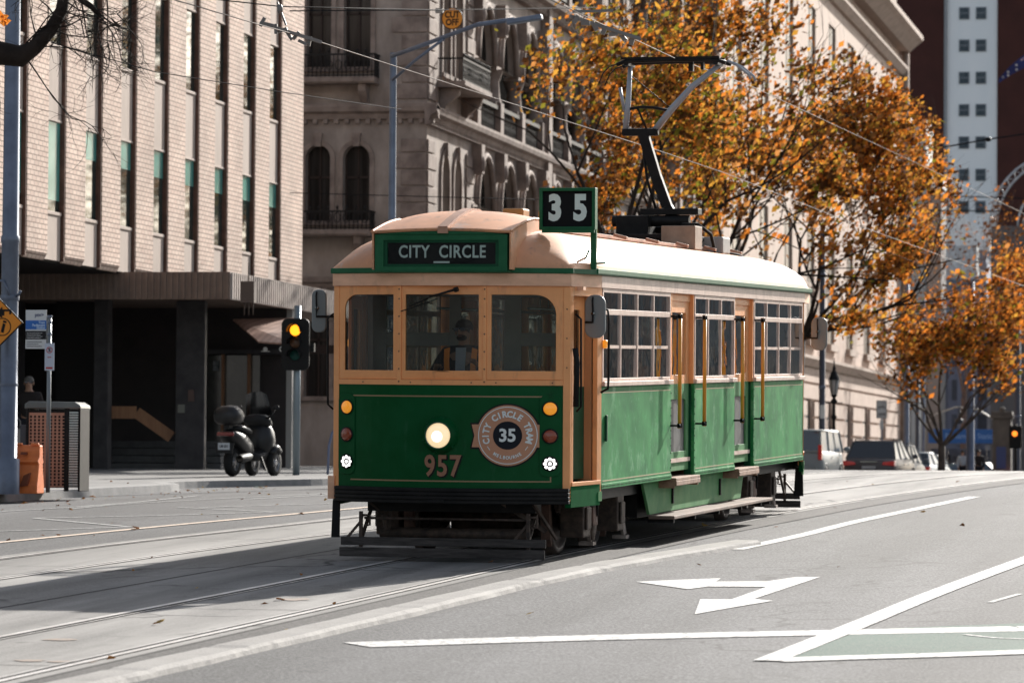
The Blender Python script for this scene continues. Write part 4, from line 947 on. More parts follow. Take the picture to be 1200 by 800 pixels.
# entrance: columns, walls, steps, timber rail
gzb=2.05
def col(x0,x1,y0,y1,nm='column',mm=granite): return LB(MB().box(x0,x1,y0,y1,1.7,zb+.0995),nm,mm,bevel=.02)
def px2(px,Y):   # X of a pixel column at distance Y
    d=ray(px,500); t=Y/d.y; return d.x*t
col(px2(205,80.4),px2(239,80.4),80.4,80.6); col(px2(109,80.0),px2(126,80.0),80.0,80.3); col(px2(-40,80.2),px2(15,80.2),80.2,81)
wl=mat('dark_entrance_wall',(.020,.018,.018),.6)
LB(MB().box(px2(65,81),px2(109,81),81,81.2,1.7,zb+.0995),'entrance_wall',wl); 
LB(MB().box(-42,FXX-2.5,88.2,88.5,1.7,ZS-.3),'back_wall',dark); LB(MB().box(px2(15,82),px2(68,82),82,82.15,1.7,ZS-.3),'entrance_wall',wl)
for k in range(4):
    LB(MB().box(px2(120,81.6+k*.4),px2(207,81.6+k*.4)+1,81.5+k*.4,86,1.9+k*.16,2.05+k*.16),'step',mat('step_stone',(.07,.07,.07),.7,c2=(.11,.11,.11),sc=5),bevel=.01)
a0=at(124,483,83.5); a1=at(160,483,83.5); a2=at(201,512,83.5)
m=MB().bar(a0,a1,.06,.26).bar(a1,a2,.06,.24); LB(m,'timber_handrail',mat('handrail_timber',(.33,.155,.065),.5,c2=(.25,.11,.045),sc=7,stretch=(3,3,.4)))
LB(MB().box(px2(219,80.3),px2(226,80.3),80.36,80.398,2.15+((540-470)/4650*80),2.15+((540-456)/4650*80)),'door_plaque',mat('plaque_metal',(.10,.06,.05),.5)); LB(MB().box(px2(207,80.3),px2(215,80.3),80.37,80.398,2.15+((540-484)/4650*80),2.15+((540-474)/4650*80)),'door_plaque',mat('plaque_pale',(.20,.20,.17),.6))
# shop front behind the scooter
sx0,sx1=px2(239,84),px2(300,84)
shop=LB(MB().box(-34,px2(335,84.6),84.6,84.8,1.7,zb+.0995),'shop_wall',mat('shop_wall_paint',(.045,.04,.04),.7,c2=(.06,.05,.05),sc=2))
gl=mat('shop_glass',(.035,.037,.035),.08,c2=(.11,.11,.10),sc=1.1,spec=.8,lo=.45,hi=.7,stretch=(1,1,.5))
for a,b in ((241,257),(260,287),(291,302)):
    f=LB(MB().box(px2(a,84.3),px2(b,84.3),84.45,84.5,2.15+((539-522)/4650*84),2.15+((539-413)/4650*84)),'shop_window',gl)
cop=mat('copper_frame',(.26,.13,.07),.4,.4)
for a in (258.5,289): LB(MB().box(px2(a-1.4,84.2),px2(a+1.4,84.2),84.32,84.44,2.1,4.45),'window_post',cop)
LB(MB().box(sx0,px2(304,84.2),84.2,84.599,1.7,2.42),'shop_plinth',mat('shop_plinth_stone',(.20,.19,.175),.8,c2=(.14,.13,.12),sc=3)); LB(MB().box(sx0,px2(335,84.2),84.22,84.598,4.45,4.55),'shop_beam',granite)
LB(MB().box(px2(335,83),px2(341.5,83),83,83.4,1.8,zb+.099),'white_column',mat('pale_column_paint',(.34,.33,.31),.7))
# poster in the window
LB(MB().box(px2(246,84.2),px2(253,84.2),84.42,84.445,2.15+((539-432)/4650*84),2.15+((539-420)/4650*84)),'window_poster',mat('poster_paper',(.30,.32,.34),.8,c2=(.10,.12,.13),sc=9))
# awning
awl=empty('awning',(0,0,0)); awl.parent=ob
A0=at(273,374,83.6);A1=at(345,372,85.5);B1=at(345,403,81.2);B0=at(303,400,81.5)
striped=bpy.data.materials.new('striped_awning'); striped.use_nodes=True; N=striped.node_tree.nodes;L=striped.node_tree.links
wv=N.new('ShaderNodeTexWave'); wv.inputs['Scale'].default_value=2.2; wv.bands_direction='X'; cr=N.new('ShaderNodeValToRGB'); cr.color_ramp.interpolation='CONSTANT'; cr.color_ramp.elements[0].color=(.34,.20,.15,1); cr.color_ramp.elements[1].color=(.26,.15,.11,1); cr.color_ramp.elements[1].position=.5
gg=N.new('ShaderNodeNewGeometry'); L.new(gg.outputs['Position'],wv.inputs['Vector']); L.new(wv.outputs[0],cr.inputs[0]); L.new(cr.outputs[0],N['Principled BSDF'].inputs['Base Color'])
def LV(p): return (p.x,p.y,p.z)
dz=Vector((0,0,-.03))
m=MB().add([LV(p) for p in (A0,A1,B1,B0,A0+dz,A1+dz,B1+dz,B0+dz)],[(0,1,2,3),(4,5,6,7),(0,1,5,4),(1,2,6,5),(2,3,7,6),(3,0,4,7)]); LB(m,'awning_cloth',striped,awl)
m=MB().box(B0.x,B1.x+.6,81.18,81.22,B0.z-.19,B0.z-.01); va=LB(m,'valance',mat('valance_brown',(.035,.022,.018),.7),awl)
t=text_mb('CAFE',.15,1,.004,.004,align='LEFT').map(lambda x,y,z:(x+px2(326,81.17),y+81.172,z+B0.z-.10)); LB(t,'lettering',white,awl)
t=MB(); cxx=px2(310,81.17); t.lathe((cxx,81.175,B0.z-.10),(0,-1,0),[(.05,0),(0,.003)],10); t.box(cxx-.09,cxx+.1,81.171,81.176,B0.z-.15,B0.z-.135); LB(t,'logo',white,awl)
# equipment box on the canopy edge
eb=at(290,344,79.0); m=MB().box(eb.x-.12,eb.x+.16,eb.y-.1,eb.y+.1,eb.z-.18,eb.z+.24); m.cyl((eb.x+.02,eb.y,eb.z+.2),(eb.x+.02,eb.y,eb.z+.62),.012,n=6); m.cyl((eb.x+.12,eb.y,eb.z+.2),(eb.x+.12,eb.y,eb.z+.45),.01,n=6)
for k in (-.06,.03,.12): m.cyl((eb.x+k,eb.y,eb.z-.42),(eb.x+k,eb.y,eb.z-.18),.014,n=6)
LB(m,'antenna_box',mat('antenna_brown',(.10,.07,.055),.6),cn)
# ------------------------------------------------------------------ palazzo
stone=mat('palazzo_stone',(.40,.33,.285),.85,c2=(.20,.16,.135),sc=1.1,lo=.35,hi=.68,bump=.15,bsc=20,stretch=(1,1,.5)); stoned=mat('palazzo_stone_trim',(.32,.25,.21),.85,c2=(.17,.125,.105),sc=2.2,bump=.15,bsc=20)
ironm=mat('wrought_iron',(.02,.018,.017),.6); pwin=mat('palazzo_glass',(.015,.013,.012),.15,c2=(.05,.045,.042),sc=1.4,stretch=(4,4,.2))
pz=empty('palazzo_building',(FXX,106.7,0),0,'grand brown stone building with arched loggias, quoins and iron balconies','building')
PY=106.7
def near(x,y,z): return (x,-y,z)                  # x across, y outward toward the camera
def side(x,y,z): return (y,x,z)                   # x along the street, y outward to the street
def PB(mb,name,m,F,parent=pz,**k): return mb.map(lambda x,y,z:F(x,y,z)).build(name,m,parent,**k)
PE=58.  # palazzo length along the street
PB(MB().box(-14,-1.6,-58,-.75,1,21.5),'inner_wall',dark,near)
def quoins(F,x0,x1,za,zb_,proud=.05,alt=True):
    m=MB(); z=za;k=0
    while z<zb_-.1:
        w0=x0 if (k%2==0 or not alt) else x0+(x1-x0)*.28
        m.box(w0,x1,.0,proud,z,min(z+.42,zb_)); z+=.46;k+=1
    return PB(m,'quoin',stoned,F,bevel=.02)
def cornice(F,x0,x1,z,h,d,nm='cornice',dent=True):
    m=MB().prism([(0,z),(d*.35,z),(d*.5,z+h*.35),(d*.9,z+h*.5),(d,z+h*.8),(d,z+h),(0,z+h)],x0,x1,'x').map(lambda a,b,c:(a,b,c))
    if dent:
        x=x0
        while x<x1-.1: m.box(x,x+.12,.0,d*.45,z-.12,z-.001); x+=.30
    return PB(m,nm,stoned,F)
def wallrect(F,x0,x1,z0,z1,t=.5): return PB(MB().box(x0,x1,-t,0,z0,z1),'wall',stone,F)
def window(F,x0,x1,z0,z1,arched=True,trim=.13,ov=(.5,.5,.35,.35),pt=0,rec=.3):
    inner=arch(x0,x1,z0,z1,10,pt) if arched else [(x0,z0),(x1,z0),(x1,z1),(x0,z1)]
    o=PB(MB().ring((x0-ov[0],x1+ov[1],z0-ov[2],z1+ov[3]),inner,-.5,0),'wall',stone,F)
    tin=[( (p[0]-(x0+x1)/2)*1.0+(x0+x1)/2,p[1]) for p in inner]
    cx=(x0+x1)/2; 
    def out(p,g): 
        vx=p[0]-cx; zz=p[1]
        s_=1+g/((x1-x0)/2)
        zs=z1-(x1-x0)/2*(1+pt) if arched else z1
        return (cx+vx*s_, zz if zz<=zs+1e-4 else zs+(zz-zs)*s_) if arched else (cx+vx*s_, zz+(g if zz>=z1-1e-4 else 0))
    outp=[out(p,trim) for p in inner]; n=len(inner); vs=[(a,.06,b) for a,b in inner]+[(a,.06,b) for a,b in outp]+[(a,-.02,b) for a,b in inner]+[(a,-.02,b) for a,b in outp]
    fs=[]
    for k in range(1,n):
        l=(k+1)%n
        fs+=[(k,l,n+l,n+k),(k,l,2*n+l,2*n+k),(n+k,n+l,3*n+l,3*n+k)]
    w=PB(MB().add(vs,fs),'window_surround',stoned,F)
    m=MB().box(x0-.02,x1+.02,-rec-.02,-rec,z0,z1); g=PB(m,'window',pwin,F)
    fr=MB(); fr.box(cx-.025,cx+.025,-rec,-rec+.05,z0,z1); zt_=z0+(z1-z0)*.58; fr.box(x0,x1,-rec,-rec+.05,zt_-.03,zt_+.03); fr.box(x0,x0+.05,-rec,-rec+.05,z0,z1); fr.box(x1-.05,x1,-rec,-rec+.05,z0,z1)
    PB(fr,'frame',mat('window_frame_brown',(.05,.035,.03),.6),F,g)
    PB(MB().box(x0-.18,x1+.18,.0,.12,z0-.12,z0-.002),'sill',stoned,F)
    PB(MB().prism([(cx-.09,z1-.05),(cx+.09,z1-.05),(cx+.13,z1+.32),(cx-.13,z1+.32)],.0,.13),'keystone',stoned,F)
    return g
def balcony(F,x0,x1,z,d=.7,h=.75):
    b=PB(MB().prism([(0,z-.05),(d,z-.05),(d+.05,z),(d+.05,z+.12),(0,z+.12)],x0,x1,'x'),'balcony',stoned,F)
    m=MB()
    for x in (x0+.3,x1-.5):
        m.prism([(0,z-.9),(.12,z-.85),(.2,z-.55),(d*.75,z-.25),(d*.8,z-.05),(0,z-.05)],x,x+.22,'x')
    PB(m,'console',stoned,F,b,bevel=.02)
    m=MB(); x=x0+.02
    m.box(x0,x1,d-.04,d,z+h,z+h+.05); m.box(x0,x1,d-.03,d-.01,z+.15,z+.18)
    while x<x1: m.box(x,x+.025,d-.035,d-.012,z+.12,z+h); x+=.12
    x=x0+.15
    while x<x1-.1:
        m.tube([(x+.09*math.cos(t*PI/4),d-.02,z+.45+.14*math.sin(t*PI/4)) for t in range(9)],.014,4); m.ell((x,d-.02,z+h+.12),(.04,.04,.07),0,6,4); x+=.26
    for xx in (x0,x1): m.box(xx-.015,xx+.015,0,d,z+h,z+h+.05); y=.1; 
    for xx in (x0,x1):
        for k in range(5): m.box(xx-.012,xx+.012,.1+k*.13,.12+k*.13,z+.12,z+h)
    PB(m,'railing',ironm,F,b)
    return b
# near face (x<=0): windows pair
# columns of windows at x=-3.02 and -1.97 relative to the corner
for (z0,z1,ar_,) in ((8.75,10.85,True),(13.0,15.6,False),(3.9,6.6,True),(17.6,19.6,True)):
    window(near,-3.42,-2.72,z0,z1,ar_,ov=(.30,.14,.25,.45)); window(near,-2.36,-1.60,z0,z1,ar_,ov=(.20,.20,.25,.45)); window(near,-5.6,-4.9,z0,z1,ar_,ov=(.30,.3,.25,.45))
wallrect(near,-1.40,-.502,1,21.5)
for a,b in ((1,3.65),(7.05,8.5),(11.3,12.75),(16.05,17.35),(20.05,21.5)): wallrect(near,-8,-1.401,a,b)
for a,b in ((3.65,7.05),(8.5,11.3),(12.75,16.05),(17.35,20.05)): wallrect(near,-4.599,-3.721,a,b); wallrect(near,-8,-5.901,a,b); wallrect(near,-2.579,-2.561,a,b)
quoins(near,-1.0,.0,1.9,11.0); quoins(near,-1.0,.0,12.1,16.2); quoins(near,-1.0,.0,17,21)
cornice(near,-8,.35,11.55,.4,.35); cornice(near,-8,.35,16.4,.4,.4); cornice(near,-8,.2,6.9,.3,.25)
balcony(near,-5.9,-1.35,12.55,.65,.72); balcony(near,-5.9,-1.45,8.35,.65,.6)
# street face
def blk(y0,y1):  # window block with quoins both ends and paired lancets + balcony
    for q0,q1 in ((0.0,1.15),(y1-y0-1.15,y1-y0)):
        f=(lambda a,b:(y0+a,y0+b))(q0,q1); wallrect(side,f[0],f[1],1,21.5)
        for za,zb_ in ((1.9,11.0),(12.1,16.2),(17,21)):
            if q0==0: quoins(lambda x,y,z:side(y0+1.15-(x),y,z),0,1.15,za,zb_)
            else: quoins(lambda x,y,z:side(y1-1.15+(1.15-x),y,z),0,1.15,za,zb_)
    c=(y0+y1)/2; w=.52
    for z0,z1,pt in ((8.2,10.75,.35),(13.0,15.7,.1),(3.6,6.4,.1),(17.6,19.8,.1)):
        for o in (-.85,.85): window(side,c+o-w,c+o+w,z0,z1,True,ov=(c-y0-1.15-1.37+.0 if o<0 else .33,.33 if o<0 else y1-c-1.15-1.37,.2,.35),pt=pt)
    for a,b in ((1,3.4),(6.75,8.0),(11.10,12.8),(16.05,17.4),(20.15,21.5)): wallrect(side,y0+1.151,y1-1.151,a,b)
    balcony(side,y0+1.3,y1-1.3,12.6,.75,.72)
def loggia(y0,n,bw=3.5):
    y1=y0+n*bw
    for (zf,zt2,zcap) in ((12.77,15.9,13.95),(7.6,11.45,9.6),(1.9,6.6,4.6),(17.3,20.9,19.2)):
        for k in range(n):
            a=y0+k*bw; b=a+bw
            PB(MB().ring((a,b,zcap,zt2),arch(a+.42,b-.42,zcap-.001,zt2-.28,12,.25),-.25,0),'arch_wall',stone,side)
            inner=arch(a+.42,b-.42,zcap,zt2-.28,12,.25); m=MB(); pts=[(p[0],.03,p[1]) for p in inner[2:]]; m.tube(pts,.10,6); m.tube([((p[0]-(a+b)/2)*1.18+(a+b)/2,.02,zcap+(p[1]-zcap)*1.07) for p in inner[2:]],.05,5)
            PB(m,'arch_moulding',stoned,side)
        for k in range(n+1):
            x=y0+k*bw; r=.24
            m=MB(); m.box(x-.38,x+.38,-.34,.05,zf-.0,zf+.12); m.lathe((x,-.15,zf+.12),(0,0,1),[(.30,0),(.26,.1),(r,.2),(r*.88,zcap-zf-.55),(r,zcap-zf-.5),(.34,zcap-zf-.22),(.38,zcap-zf-.2)],12); m.box(x-.42,x+.42,-.38,.08,zcap-.12,zcap+.005)
            PB(m,'column',stoned,side)
            PB(MB().prism([(x-.16,zcap+.9),(x+.16,zcap+.9),(x+.24,zt2-.1),(x-.24,zt2-.1)],.0,.30).ell((x,.16,zcap+1.2),(.2,.22,.35),0,8,6),'corbel',stoned,side)
        # balustrade
        if zf>7:
            m=MB(); m.box(y0,y1,-.05,.12,zf-.12,zf-.0); m.box(y0,y1,-.02,.05,zf-.95,zf-.85)
            for k in range(n):
                a=y0+k*bw+.45
                for j in range(9):
                    xx=a+j*.3; m.tube([(xx+.11*math.cos(t*PI/4),.03,zf-.48+.28*math.sin(t*PI/4)) for t in range(9)],.018,4); m.box(xx+.13,xx+.155,.02,.045,zf-.85,zf-.12)
            PB(m,'balustrade',ironm,side)
            m=MB()
            for k in range(n+1): m.box(y0+k*bw-.25,y0+k*bw+.25,-.2,.18,zf-.95,zf+.10)
            PB(m,'pedestal',stoned,side,bevel=.02)
        nz_={15.9:16.34,11.45:11.81,6.6:6.64,20.9:21.5}[zt2]; wallrect(side,y0,y1,zt2,nz_)
blk(0,6.5); loggia(6.5,3); 
wallrect(side,17.0,18.2,1,21.5); loggia(18.2,3); blk(28.7,35.2); loggia(35.2,3); wallrect(side,45.7,47,1,21.5); loggia(47,3,3.5)
for z,h,d in ((11.5,.38,.35),(16.4,.45,.5),(21.3,.6,.8),(6.95,.3,.25)): cornice(side,-.35,PE,z+.0,h,d)
m=MB()
for y in (17.6,46.3): m.box(y-.35,y+.35,0,.28,1.9,21.2)
PB(m,'pilaster',stoned,side,bevel=.03)
PB(MB().box(-12,.0,-PE,-0.0,21.5,21.9),'roof',stoned,lambda x,y,z:(x,-y,z))
# ------------------------------------------------------------------ beige building further up the street
beige=mat('beige_render',(.56,.42,.34),.85,c2=(.46,.34,.27),sc=.7,bump=.1); beiget=mat('beige_trim',(.50,.38,.31),.85,c2=(.36,.27,.21),sc=2)
by0=165.5; by1=249.; bb=empty('bank_building',(FXX,by0,0),0,'tall beige building with deep cornice, slot windows and banded stone base','building')
def BBd(mb,name,m,parent=bb,**k): return mb.map(lambda x,y,z:(y,x-by0,z)).build(name,m,parent,**k)   # x along street(abs), y outward
dw=mat('dark_slot_glass',(.03,.033,.035),.3,c2=(.07,.07,.07),sc=.5)
pw=9.55; ys_=[169.5+pw*k for k in range(8)]
segs=[by0]+[v for y in ys_ for v in (y,y+3.4)]+[by1]
for k in range(0,len(segs),2): BBd(MB().box(segs[k],segs[k+1],-1.2,0,7.4,26.5),'wall',beige)
for y in ys_:
    for z0,z1 in ((7.4,8.4),(14.0,16.8),(25.3,26.5)): BBd(MB().box(y,y+3.4,-1.2,0,z0,z1),'wall',beige)
    for z0,z1 in ((8.4,14.0),(16.8,25.3)):
        wn=BBd(MB().box(y,y+3.4,-.20,-.13,z0,z1),'window',dw); BBd(MB().box(y+1.6,y+1.8,-.13,-.10,z0,z1).box(y,y+3.4,-.13,-.10,(z0+z1)/2-.1,(z0+z1)/2+.1),'frame',beiget,wn); BBd(MB().box(y-.3,y+3.7,-.2,.25,z0-.35,z0-.002),'sill',beiget)
for z,h,d in ((7.0,.5,.5),(26.5,.5,.5),(28.0,1.0,1.4)): BBd(MB().prism([(-1.2,z),(d*.4,z),(d*.8,z+h*.5),(d,z+h*.7),(d,z+h),(-1.2,z+h)],by0-.0,by1+.3,'x'),'cornice',beiget)
BBd(MB().box(by0,by1,-1.2,-.05,27.0,28.0).box(by0,by1,-1.5,-.2,29.0,30.6),'wall',beige)
m=MB(); 
for k in range(8): m.box(by0+.2+k*11,by0+1.4+k*11,-.3,.2,29.0,31)
BBd(m,'parapet_pier',beiget)
# banded base with arched doorways
for k,y in enumerate(ys_):
    nxt=ys_[k+1]-1.6 if k+1<len(ys_) else by1
    a=(ys_[k]-1.6) if k else by0
    BBd(MB().ring((a,nxt,-.5,7.0),arch(y+.2,y+3.2,-.4,5.6,10),-.19,-.08),'base_wall',beige); BBd(MB().box(y+.1,y+3.3,-.25,-.20,-.5,5.8),'doorway',dark)
    for j in range(8):
        z=.3+j*.85
        m=MB()
        if z<5: m.box(a+.02,y+.1,-.08,.06,z,z+.72); m.box(y+3.3,nxt-.02,-.08,.06,z,z+.72)
        elif z<6.4: m.box(a+.02,nxt-.02,-.08,.06,z,z+.72)
        if m.v: BBd(m,'stone_band',beige)
mb=MB().box(-16,-1.2,0,by1-by0-.2,0,27.5); mb.build('core_wall',beige,bb)
MB().box(-16,0,by1-by0-.2,by1-by0,-.5,28).build('far_wall',beige,bb)
m=MB().cyl((.3,by1-by0+.1,1),(.3,by1-by0+.1,28),.25,n=8).build('downpipe',beiget,bb)
# ------------------------------------------------------------------ brick tower with white stripe
brk=mat('dark_red_brick',(.075,.022,.016),.9,c2=(.055,.016,.012),sc=.4); wht=mat('white_wall_paint',(.95,.95,.94),.8,c2=(.84,.87,.88),sc=.15,stretch=(1,1,.3))
tp0=at(1108,500,380); tp1=at(1168,500,380); ty=tp0.y
tw=empty('brick_tower',(tp0.x,ty,0),0,'dark red brick tower block with a white stripe of paired small windows','tower block')
W_=tp1.x-tp0.x
MB().box(-7.2,-.003,0,22,0,62).build('brick_wall',brk,tw); MB().box(W_+.003,W_+18,0,22,0,62).build('brick_wall',brk,tw); MB().box(0,W_,.2,22,0,62).build('white_wall',wht,tw)
sw=mat('small_window_glass',(.03,.05,.065),.2,c2=(.08,.10,.12),sc=3)
for k in range(-2,9):
    zc=2.15+(543-14)/4650*380-3.105*k
    for px in (1128.5,1148.5):
        xc=at(px,500,380).x-tp0.x
        w_=MB().box(xc-.42,xc+.42,.06,.12,zc-.52,zc+.52).build('window',sw,tw); MB().ring((xc-.5,xc+.5,zc-.58,zc+.58),[(xc-.42,zc-.52),(xc+.42,zc-.52),(xc+.42,zc+.52),(xc-.42,zc+.52)],.1,.2).box(xc-.42,xc+.42,.04,.059,zc-.04,zc+.04).build('frame',mat('grey_frame',(.20,.22,.24),.6),w_)
# ring the window line: shallow white surface in front
vs=[];
MB().box(-.25,-.003,-.15,0,0,62).build('edge_trim',mat('edge_trim_grey',(.3,.31,.32),.7),tw)
# glass roof boxes on the building edge, pale roof
gb=mat('pale_glass_cladding',(.34,.40,.44),.3,c2=(.22,.27,.31),sc=.9,stretch=(1,1,.2)); 
g0=at(1057,186,262)
rb=empty('rooftop_plant',(g0.x,g0.y,0),0,'pale glass rooftop boxes behind the beige building','rooftop block')
for a,b,t_,mm in ((1052,1066,137,gb),(1069,1086,141,gb),(1066,1069,150,dkgrey)):
    A=at(a,190,262);B=at(b,t_,262); MB().box(A.x-g0.x,B.x-g0.x,0,5,0,B.z).build('glass_box',mm,rb)
A=at(1086,186,262);B=at(1104,206,262); MB().prism([(A.x-g0.x-2,A.z),(B.x-g0.x,B.z),(B.x-g0.x,B.z-1),(A.x-g0.x-2,A.z-1.1)],0,4).build('sloped_roof',wht,rb); MB().box(A.x-g0.x-2,B.x-g0.x,.1,4,0,B.z-.8).build('wall',mat('grey_plant_wall',(.22,.2,.19),.8),rb)
# pale hall with bright roof far off
h0=at(1150,500,310)
hall=empty('pale_hall',(h0.x,h0.y,0),0,'low pale hall whose bright roof shows between the autumn trees','building')
A=at(1100,266,310);B=at(1122,250,310);C_=at(1160,276,310)
MB().prism([(A.x-h0.x,A.z-1.2),(A.x-h0.x,A.z),(B.x-h0.x,B.z),(C_.x-h0.x,C_.z),(C_.x-h0.x,C_.z-1.2)],0,14).build('roof',mat('bright_roof',(.8,.8,.78),.6),hall)
MB().box(A.x-h0.x+.3,C_.x-h0.x-.3,.2,13.5,0,A.z-1.2).build('wall',mat('pale_blue_grey_wall',(.27,.31,.38),.8,c2=(.20,.23,.29),sc=.5),hall)
a_=at(1093,300,305);b_=at(1143,296,305); MB().box(a_.x-h0.x,b_.x-h0.x,-4,-1,a_.z-1.6,a_.z+.9).build('canopy_roof',mat('bright_roof2',(.6,.62,.62),.6,c2=(.3,.32,.33),sc=1.5),hall)
# grey-lilac buildings low right
bl=mat('lilac_grey_wall',(.20,.22,.29),.8,c2=(.15,.165,.22),sc=.4,stretch=(1,1,.3)); bld=mat('slate_dark_wall',(.055,.06,.075),.8,c2=(.09,.095,.12),sc=1)
A=at(1050,548,300);B=at(1162,378,300)
gb1=empty('grey_building',(A.x,A.y,0),0,'plain lilac grey building behind the blue station sign','building')
wA=B.x-A.x
MB().box(0,wA,0,12,-1,B.z).build('wall',bl,gb1)
for k in range(6): MB().box(1+k*1.2,1.35+k*1.2,-.25,-.01,3.6,B.z-.5).build('wall_rib',bl,gb1)
for k in range(4):
    for j in range(3): MB().box(.6+k*1.8,1.6+k*1.8,-.12,-.02,4.4+j*2.6,5.9+j*2.6).build('window',bld,gb1)
MB().box(0,wA,-2.5,-.26,2.9,3.3).build('shop_canopy',bld,gb1)
for k in range(5): MB().box(.3+k*1.5,1.5+k*1.5,-.3,-.02,0,2.8).build('shop_window',mat('shop_dark',(.03,.032,.04),.3,c2=(.10,.10,.11),sc=2),gb1)
A=at(1156,548,296);
gb2=empty('arched_grey_building',(A.x,A.y,0),0,'grey stone building with tall arched windows at the far right','building')
gm=mat('cool_stone',(.25,.25,.27),.85,c2=(.18,.18,.20),sc=.8)
MB().box(0,9,.4,30,-1,12.5).build('core_wall',gm,gb2)
for k in range(5):
    a=.3+k*.85*1.3
    for z0,z1 in ((4.1,7.6),(8.6,11.4)):
        MB().ring((a-.25,a+.855,z0-.4,z1+.45),arch(a,a+.6,z0,z1,8),0,.39).build('window_surround',gm,gb2); MB().box(a-.02,a+.62,.30,.38,z0,z1).build('window',dw,gb2)
MB().box(-.2,9,-.4,.6,11.9,12.6).build('cornice',gm,gb2); MB().box(-.1,9,-.15,.5,3.2,3.6).build('string_course',gm,gb2); MB().box(0,9,0,.4,-1,3.19).build('base_wall',bld,gb2)
# steel arch lattice roof top right
ap=at(1163,240,280); al=empty('arched_steel_canopy',(ap.x,ap.y,0),0,'arched steel lattice roof frame at the right edge','canopy')
m=MB()
for rr,dd in ((5.2,0),(4.7,0),(3.3,1.2),(2.9,1.2)):
    pts=[(5.0-rr*math.cos(R(t)),dd,ap.z-1.5+rr*1.0*math.sin(R(t))) for t in range(0,181,10)]; m.tube(pts,.08,5)
m.build('arch_rib',mat('pale_steel',(.42,.44,.46),.4,.4),al)
m=MB()
for t in range(0,180,8):
    m.tube([(5-5.2*math.cos(R(t)),0,ap.z-1.5+5.2*math.sin(R(t))),(5-4.7*math.cos(R(t+4)),0,ap.z-1.5+4.7*math.sin(R(t+4))),(5-5.2*math.cos(R(t+8)),0,ap.z-1.5+5.2*math.sin(R(t+8)))],.04,4)
m.build('arch_web',MATS['pale_steel'],al)
MB().box(-.1,10,0,1.6,0,ap.z-1.5).build('wall',mat('dim_grey_wall',(.13,.12,.12),.8,c2=(.09,.085,.085),sc=.5),al)
# unseen street walls out of frame, added for the glass and paint to mirror
def block(x0,x1,y0,y1,h,lab,name,face,m1):
    e=empty(name,(x0,y0,0),0,lab,'building'); MB().box(0,x1-x0,0,y1-y0,-4,h).build('wall',m1,e)
    n=int((y1-y0)/5)
    fx=-.06 if face<0 else x1-x0+.06; 
    for k in range(n):
        for z in frange(3.5,h-3,3.8)[:-1]:
            a=1.5+k*5
            MB().box(fx-.05,fx+.05,a,a+2.2,z,z+2.2).build('window',dw,e)
    return e
block(15,30,60,120,8.5,'unseen brown stone office row on the right side of the street, added for reflections in the tram windows','office_row',-1,mat('brown_stone_row',(.20,.16,.13),.85,c2=(.12,.10,.085),sc=.4))
block(15,30,125,230,9.5,'unseen grey office row further up the right side of the street, added for reflections','office_row',-1,mat('grey_row',(.17,.18,.18),.85,c2=(.11,.13,.12),sc=.4))
block(-44,-24,-70,30,16,'unseen grey office block on the left beside the camera, added to darken reflections in the tram front','office_block',1,mat('grey_block',(.14,.14,.14),.85,c2=(.09,.09,.09),sc=.4))
e=empty('corner_block',(-24,-95,0),0,'unseen dark building behind the camera, added for the tram front to mirror','building'); MB().box(0,40,0,12,-4,22).build('wall',mat('dark_block',(.10,.10,.10),.85),e)
